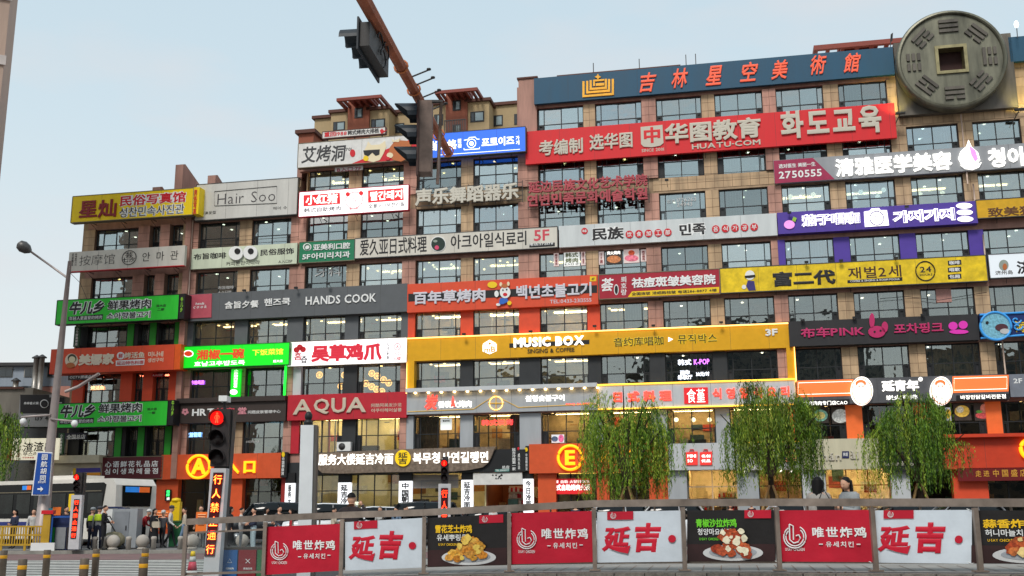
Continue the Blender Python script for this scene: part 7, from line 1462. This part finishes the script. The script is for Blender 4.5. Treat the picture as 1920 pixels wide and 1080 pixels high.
# yellow barrier, blue rail, teal crates
YF = mat('yellow railing paint',(190,150,40),.5,var=.12)
e = item('barrier','low yellow metal barrier at the left edge of the photo','barrier',0,1024,46.4,.14); a0 = at(-40,1000,46.4).x-e.location.x; a1 = at(88,1000,46.4).x-e.location.x; ht = at(40,989,46.4).z-.14
for zz in (.2,ht-.35,ht): q = MB(); q.box((a0,-.03,zz),(a1,.03,zz+.07),YF); q.build('rail',e)
n = 26
for i in range(n+1): x = a0+(a1-a0)*i/n; cube('bar' if i%9 else 'post',YF,(x-.02-(.03 if i%9 == 0 else 0),-.02,.0 if i%9 == 0 else .27),(x+.02+(.03 if i%9 == 0 else 0),.02,ht+(.05 if i%9 == 0 else -.003)),e)
e = item('barrier','yellow end post and blue rail joining the yellow barrier to the bins','barrier',88,1024,46.3,.14); cube('post',YF,(-.22,-.1,0),(.1,.1,1.5),e); cube('cap',RED,(-.3,-.14,1.503),(.2,.14,1.66),e); cube('blue_rail',mat('rail blue',(40,90,170),.4),(.103,-.03,.1),(.17,.03,1.5),e); cube('blue_rail',mat('rail blue',(40,90,170),.4),(.173,-.03,1.35),(1.2,.03,1.42),e); cube('white_foot',WHITE,(-.6,-.2,.0),(.4,-.1,.32),e)
e = item('advertising_panel','teal and orange panel behind the yellow barrier','panel',78,1020,46.9,.14); cube('teal_sheet',mat('teal print',(40,150,170),.5,var=.2),(-.3,0,.2),(.35,.05,1.75),e); cube('orange_sheet',OB,(.353,0,.2),(.7,.05,1.8),e)
# scooters / bicycle hints
def scooter(label,px,d,rz,c):
    e = item('scooter',label,'scooter',px,1020,d,.14+max(0,(d-49.5))*.04,rz,'scooters parked by the shops'); m = mat('scooter %d %d %d'%c,c,.3,spec=.7)
    for x in (-.55,.55): q = MB(); q.lathe([(.16,-.05),(.24,-.05),(.25,0),(.24,.05),(.16,.05)],TYRE,(x,0,.25),14,'y'); q.build('wheel',e)
    q = MB(); q.ext([(-.35,.3),(.3,.28),(.62,.5),(.6,.78),(.1,.74),(.0,.42),(-.3,.42),(-.4,.95),(-.5,.9)],-.14,.14,m); q.build('body',e); q = MB(); q.ball((.3,0,.82),.2,BLACK,8,(1.6,.7,.4)); q.build('seat',e); q = MB(); q.tube([(-.45,-.3,1.0),(-.42,0,1.02),(-.45,.3,1.0)],.02,BLACK,6); q.tube([(-.43,0,1.0),(-.55,0,.3)],.035,DKMET,6); q.build('handlebar',e)
scooter('black scooter near the rear of the parked white saloon',935,50.5,10,(30,30,34)); scooter('red scooter left of the second willow prop',1345,52,-15,(170,30,40)); scooter('dark scooter in front of the black kitchen shop',1740,51,8,(40,44,50))
e = item('hand_cart','small folded cart with a cloth bundle left of the grey cabinet','cart',213,1012,47.6,.14); q = MB(); q.ball((0,0,.4),.4,cl('bundle',(150,140,112)),10,(1.3,.8,.9)); q.build('bundle',e); q = MB(); q.tube([(.5,0,.1),(-.4,0,1.4)],.025,DKMET,6); q.tube([(.55,.3,.1),(-.35,.3,1.4)],.025,DKMET,6); q.tube([(-.4,0,1.4),(-.35,.3,1.4)],.025,DKMET,6); q.build('frame',e)
# round stones, short posts, banded bollards, cone
STO = mat('pale stone',(176,168,158),.8,var=.12,bump=.2)
sb0 = None
for (x,y,d,l) in ((143,1021,46.8,'below the short signal'),(206,1019,47.2,'behind the one with the pedestal'),(212,1021,46.8,'with a wide pedestal left of the cabinet'),(267,1019,46.9,'in front of the person in red'),(361,1019,46.9,'below the railing end'),(454,1017,46.6,'between the two women in pale clothes')):
    a = at(x,y,d); e = grp('stone_ball_bollard','round pale stone ball bollard '+l,'bollard',a.x,d,.14,0,'round stone bollards along the kerb')
    if sb0 is None:
        q = MB(); q.lathe([(.2,0),(.22,.05),(.16,.1)],STO,(0,0,0),16); p_ = q.build('pedestal',e); q = MB(); q.ball((0,0,.35),.28,STO,18); b_ = q.build('ball',e); sb0 = (p_.data,b_.data)
    else: new_obj('pedestal',sb0[0],e); new_obj('ball',sb0[1],e)
for (x,d,l) in ((178,46.7,'behind the feet of the two workers'),(194,46.7,'by the man in black'),(241,46.8,'left of the round stone in front of the red jacket'),(288,46.8,'right of the round stone in front of the red jacket'),(338,46.8,'near the woman in beige')):
    a = at(x,1020,d); e = grp('stone_post','short pale round stone post '+l,'bollard',a.x,d,.14,0,'short stone posts along the kerb'); q = MB(); q.lathe([(.11,0),(.1,.4),(.12,.42),(.12,.52),(.08,.55)],STO,(0,0,0),14); q.build('shaft',e)
BM = mat('bollard brown metal',(104,92,80),.5,metal=.2,var=.2,scale=6); BY = mat('bollard yellow band',(222,160,30),.45)
bp0 = None
for (x,yt,h,l) in ((8,1032,38,'far row, cut by the left edge'),(43,1048,62,'near row, leftmost'),(89,1031,40,'far row, second from the left edge'),(159,1047,62,'near row, second from the left'),(181,1029,41,'far row, in front of the man in black'),(273,1028,41,'far row, hidden by a nearer one'),(270,1045,62,'near row, rightmost')):
    d = .56/h*FPX; d = min(d,27.5) if h < 50 else 21.5; a = at(x,yt,d); e = grp('bollard','brown metal bollard with a yellow band, '+l,'bollard',a.x,d,0,0,'banded metal bollards on the crossing')
    H_ = a.z
    if True:
        q = MB(); q.lathe([(.085,0),(.085,H_-.01),(.08,H_)],BM,(0,0,0),16); q.build('shaft',e); q = MB(); q.lathe([(.0862,H_-.2),(.0885,H_-.19),(.0885,H_-.13),(.0862,H_-.12)],BY,(0,0,0),16); q.build('band',e)
a = at(362,1036,23); e = grp('traffic_cone','pink and white traffic cone behind the left end of the railing','traffic cone',a.x,23,0); H_ = a.z
q = MB(); z = 0; PKC = mat('cone pink',(210,70,90),.5)
for i,(m,t0,t1) in enumerate(((PKC,0,.25),(WHT,.25,.45),(PKC,.45,.7),(WHT,.7,.85),(YEL,.85,1))): q.lathe([(.15-.11*t0,H_*t0+.03),(.15-.11*t1,H_*t1+.028)],m,(0,0,0),14)
q.build('cone_body',e); cube('base',PKC,(-.2,-.2,0),(.2,.2,.03),e)
a = at(362,1072,21)
# ------------------------------------------------------------------ willow trees
BARK = mat('willow bark',(66,52,38),.9,var=.3,bump=.5,bscale=14); WOOD = mat('pale prop wood',(186,150,100),.8,var=.2)
def leafm(n,c): 
    m = mat(n,c,.55,var=.35,scale=1.6,spec=.3); return m
LM = [leafm('willow leaf dark',(62,100,20)),leafm('willow leaf',(108,142,30)),leafm('willow leaf light',(156,176,56))]
def willow(label,x,y,z0,H_,R_,seed,trunk=True,nst=460,zlow=1.6,shift=0):
    rnd = random.Random(seed); e = new_obj('willow_tree',None,None,(x,y,z0)); tag(e,label,'tree','willow trees along the pavement'); q = MB(); fork = H_*.34
    q.tube([(0,0,0),(.05,0,fork*.5),(0,0,fork)],[.2,.16,.15],BARK,8)
    limbs = []
    for i in range(13):
        a = 2*pi*i/11+rnd.uniform(-.2,.2); r = R_*rnd.uniform(.15,.88); zt = H_*(1.0-.36*(r/R_)**1.5)*rnd.uniform(.9,.99); p1 = Vector((cos(a)*r*.4,sin(a)*r*.4,fork+(zt-fork)*.5)); p2 = Vector((cos(a)*r,sin(a)*r,zt)); q.tube([(0,0,fork-.05),p1,p2],[.1,.06,.025],BARK,5); limbs.append((p1,p2))
    q.build('trunk',e)
    lf = MB(); lv = [[],[],[]]
    cl_ = []
    for c in range(38):
        p1,p2 = rnd.choice(limbs); cl_.append((p1.lerp(p2,rnd.uniform(.3,1.05))+Vector((rnd.gauss(0,.4),rnd.gauss(0,.4),rnd.gauss(.1,.35))), rnd.uniform(-.3,2.6), rnd.choice([0,0,1,1,1,2])))
    for s in range(nst):
        cc_,cz_,cm_ = rnd.choice(cl_); st = cc_+Vector((rnd.gauss(0,.3),rnd.gauss(0,.3),rnd.gauss(0,.16)))
        rad = Vector((st.x,st.y,0)); out_ = rad.normalized() if rad.length > .1 else Vector((1,0,0)); ox = out_*rnd.uniform(.1,.55)+Vector((rnd.uniform(-.2,.2),rnd.uniform(-.2,.2),0))
        rr_ = (st+ox).xy.length
        zend = zlow+max(cz_,0)*1.0+(1-min(1,rr_/R_))*.5+rnd.expovariate(1/.7); L_ = st.z-zend
        if L_ < .5: continue
        n = int(L_/.092); dens = rnd.random(); mi = cm_ if dens < .7 else rnd.choice([0,1,2])
        sway = rnd.uniform(-.1,.1)
        for k in range(n):
            t = k/n; g = 1-(1-min(t*3,1))**2; c = st+ox*g+Vector((sway*t*t*3,0,(.18*sin(min(t*6,1)*pi*.5) if t < .2 else .18)-L_*t)); 
            if rnd.random() < .12: continue
            for sd_ in (-1,1):
                a = rnd.uniform(0,2*pi); w_ = rnd.uniform(.006,.016); ln = rnd.uniform(.1,.24); d1 = Vector((cos(a)*.35,sin(a)*.35,-1)).normalized(); d2 = Vector((-sin(a),cos(a),0))*w_*1.6; j = Vector((rnd.gauss(0,.035),rnd.gauss(0,.035),0))+c
                lv[mi].append((j-d2*.3,j+d1*ln*.45+d2,j+d1*ln,j+d1*ln*.45-d2))
    for i in range(3):
        vs = [p for quad in lv[i] for p in quad]; lf.add(vs,[(4*j,4*j+1,4*j+2,4*j+3) for j in range(len(lv[i]))],LM[i])
    lf.build('crown',e)
    return e
def tripod(label,x,y,z0,n=4,h=2.6,r=1.3):
    e = new_obj('tree_prop',None,None,(x,y,z0)); tag(e,label,'tree support','wooden props round the willows')
    for i in range(n): a = 2*pi*i/n+.5; q = MB(); q.tube([(cos(a)*r,sin(a)*r,0),(cos(a)*.12,sin(a)*.12-.03,h)],.06,WOOD,6); q.build('pole',e)
for (px,d,yt,R_,seed,l,zl) in ((1170,59,722,2.75,3,'drooping green willow in front of entrance E, leftmost of three',1.3),(1434,58.5,700,3.3,5,'drooping green willow in front of the cafe with the navy badge, middle of three',1.6),(1708,57,728,2.95,8,'drooping green willow in front of the black kitchen shop, rightmost of three',1.5)):
    a = at(px,yt,d); willow(l,a.x,d,.4,a.z-.4+.3,R_,seed,zlow=zl,nst=int(205*R_)); tripod('pale wooden props around the trunk of the '+l.split(', ')[1].replace('of three','willow'),a.x,d,.4)
a = at(-22,745,58); willow('willow crown hanging in at the left edge of the photo',a.x,58,.3,a.z+.1,2.2,11,nst=300,zlow=2.6)
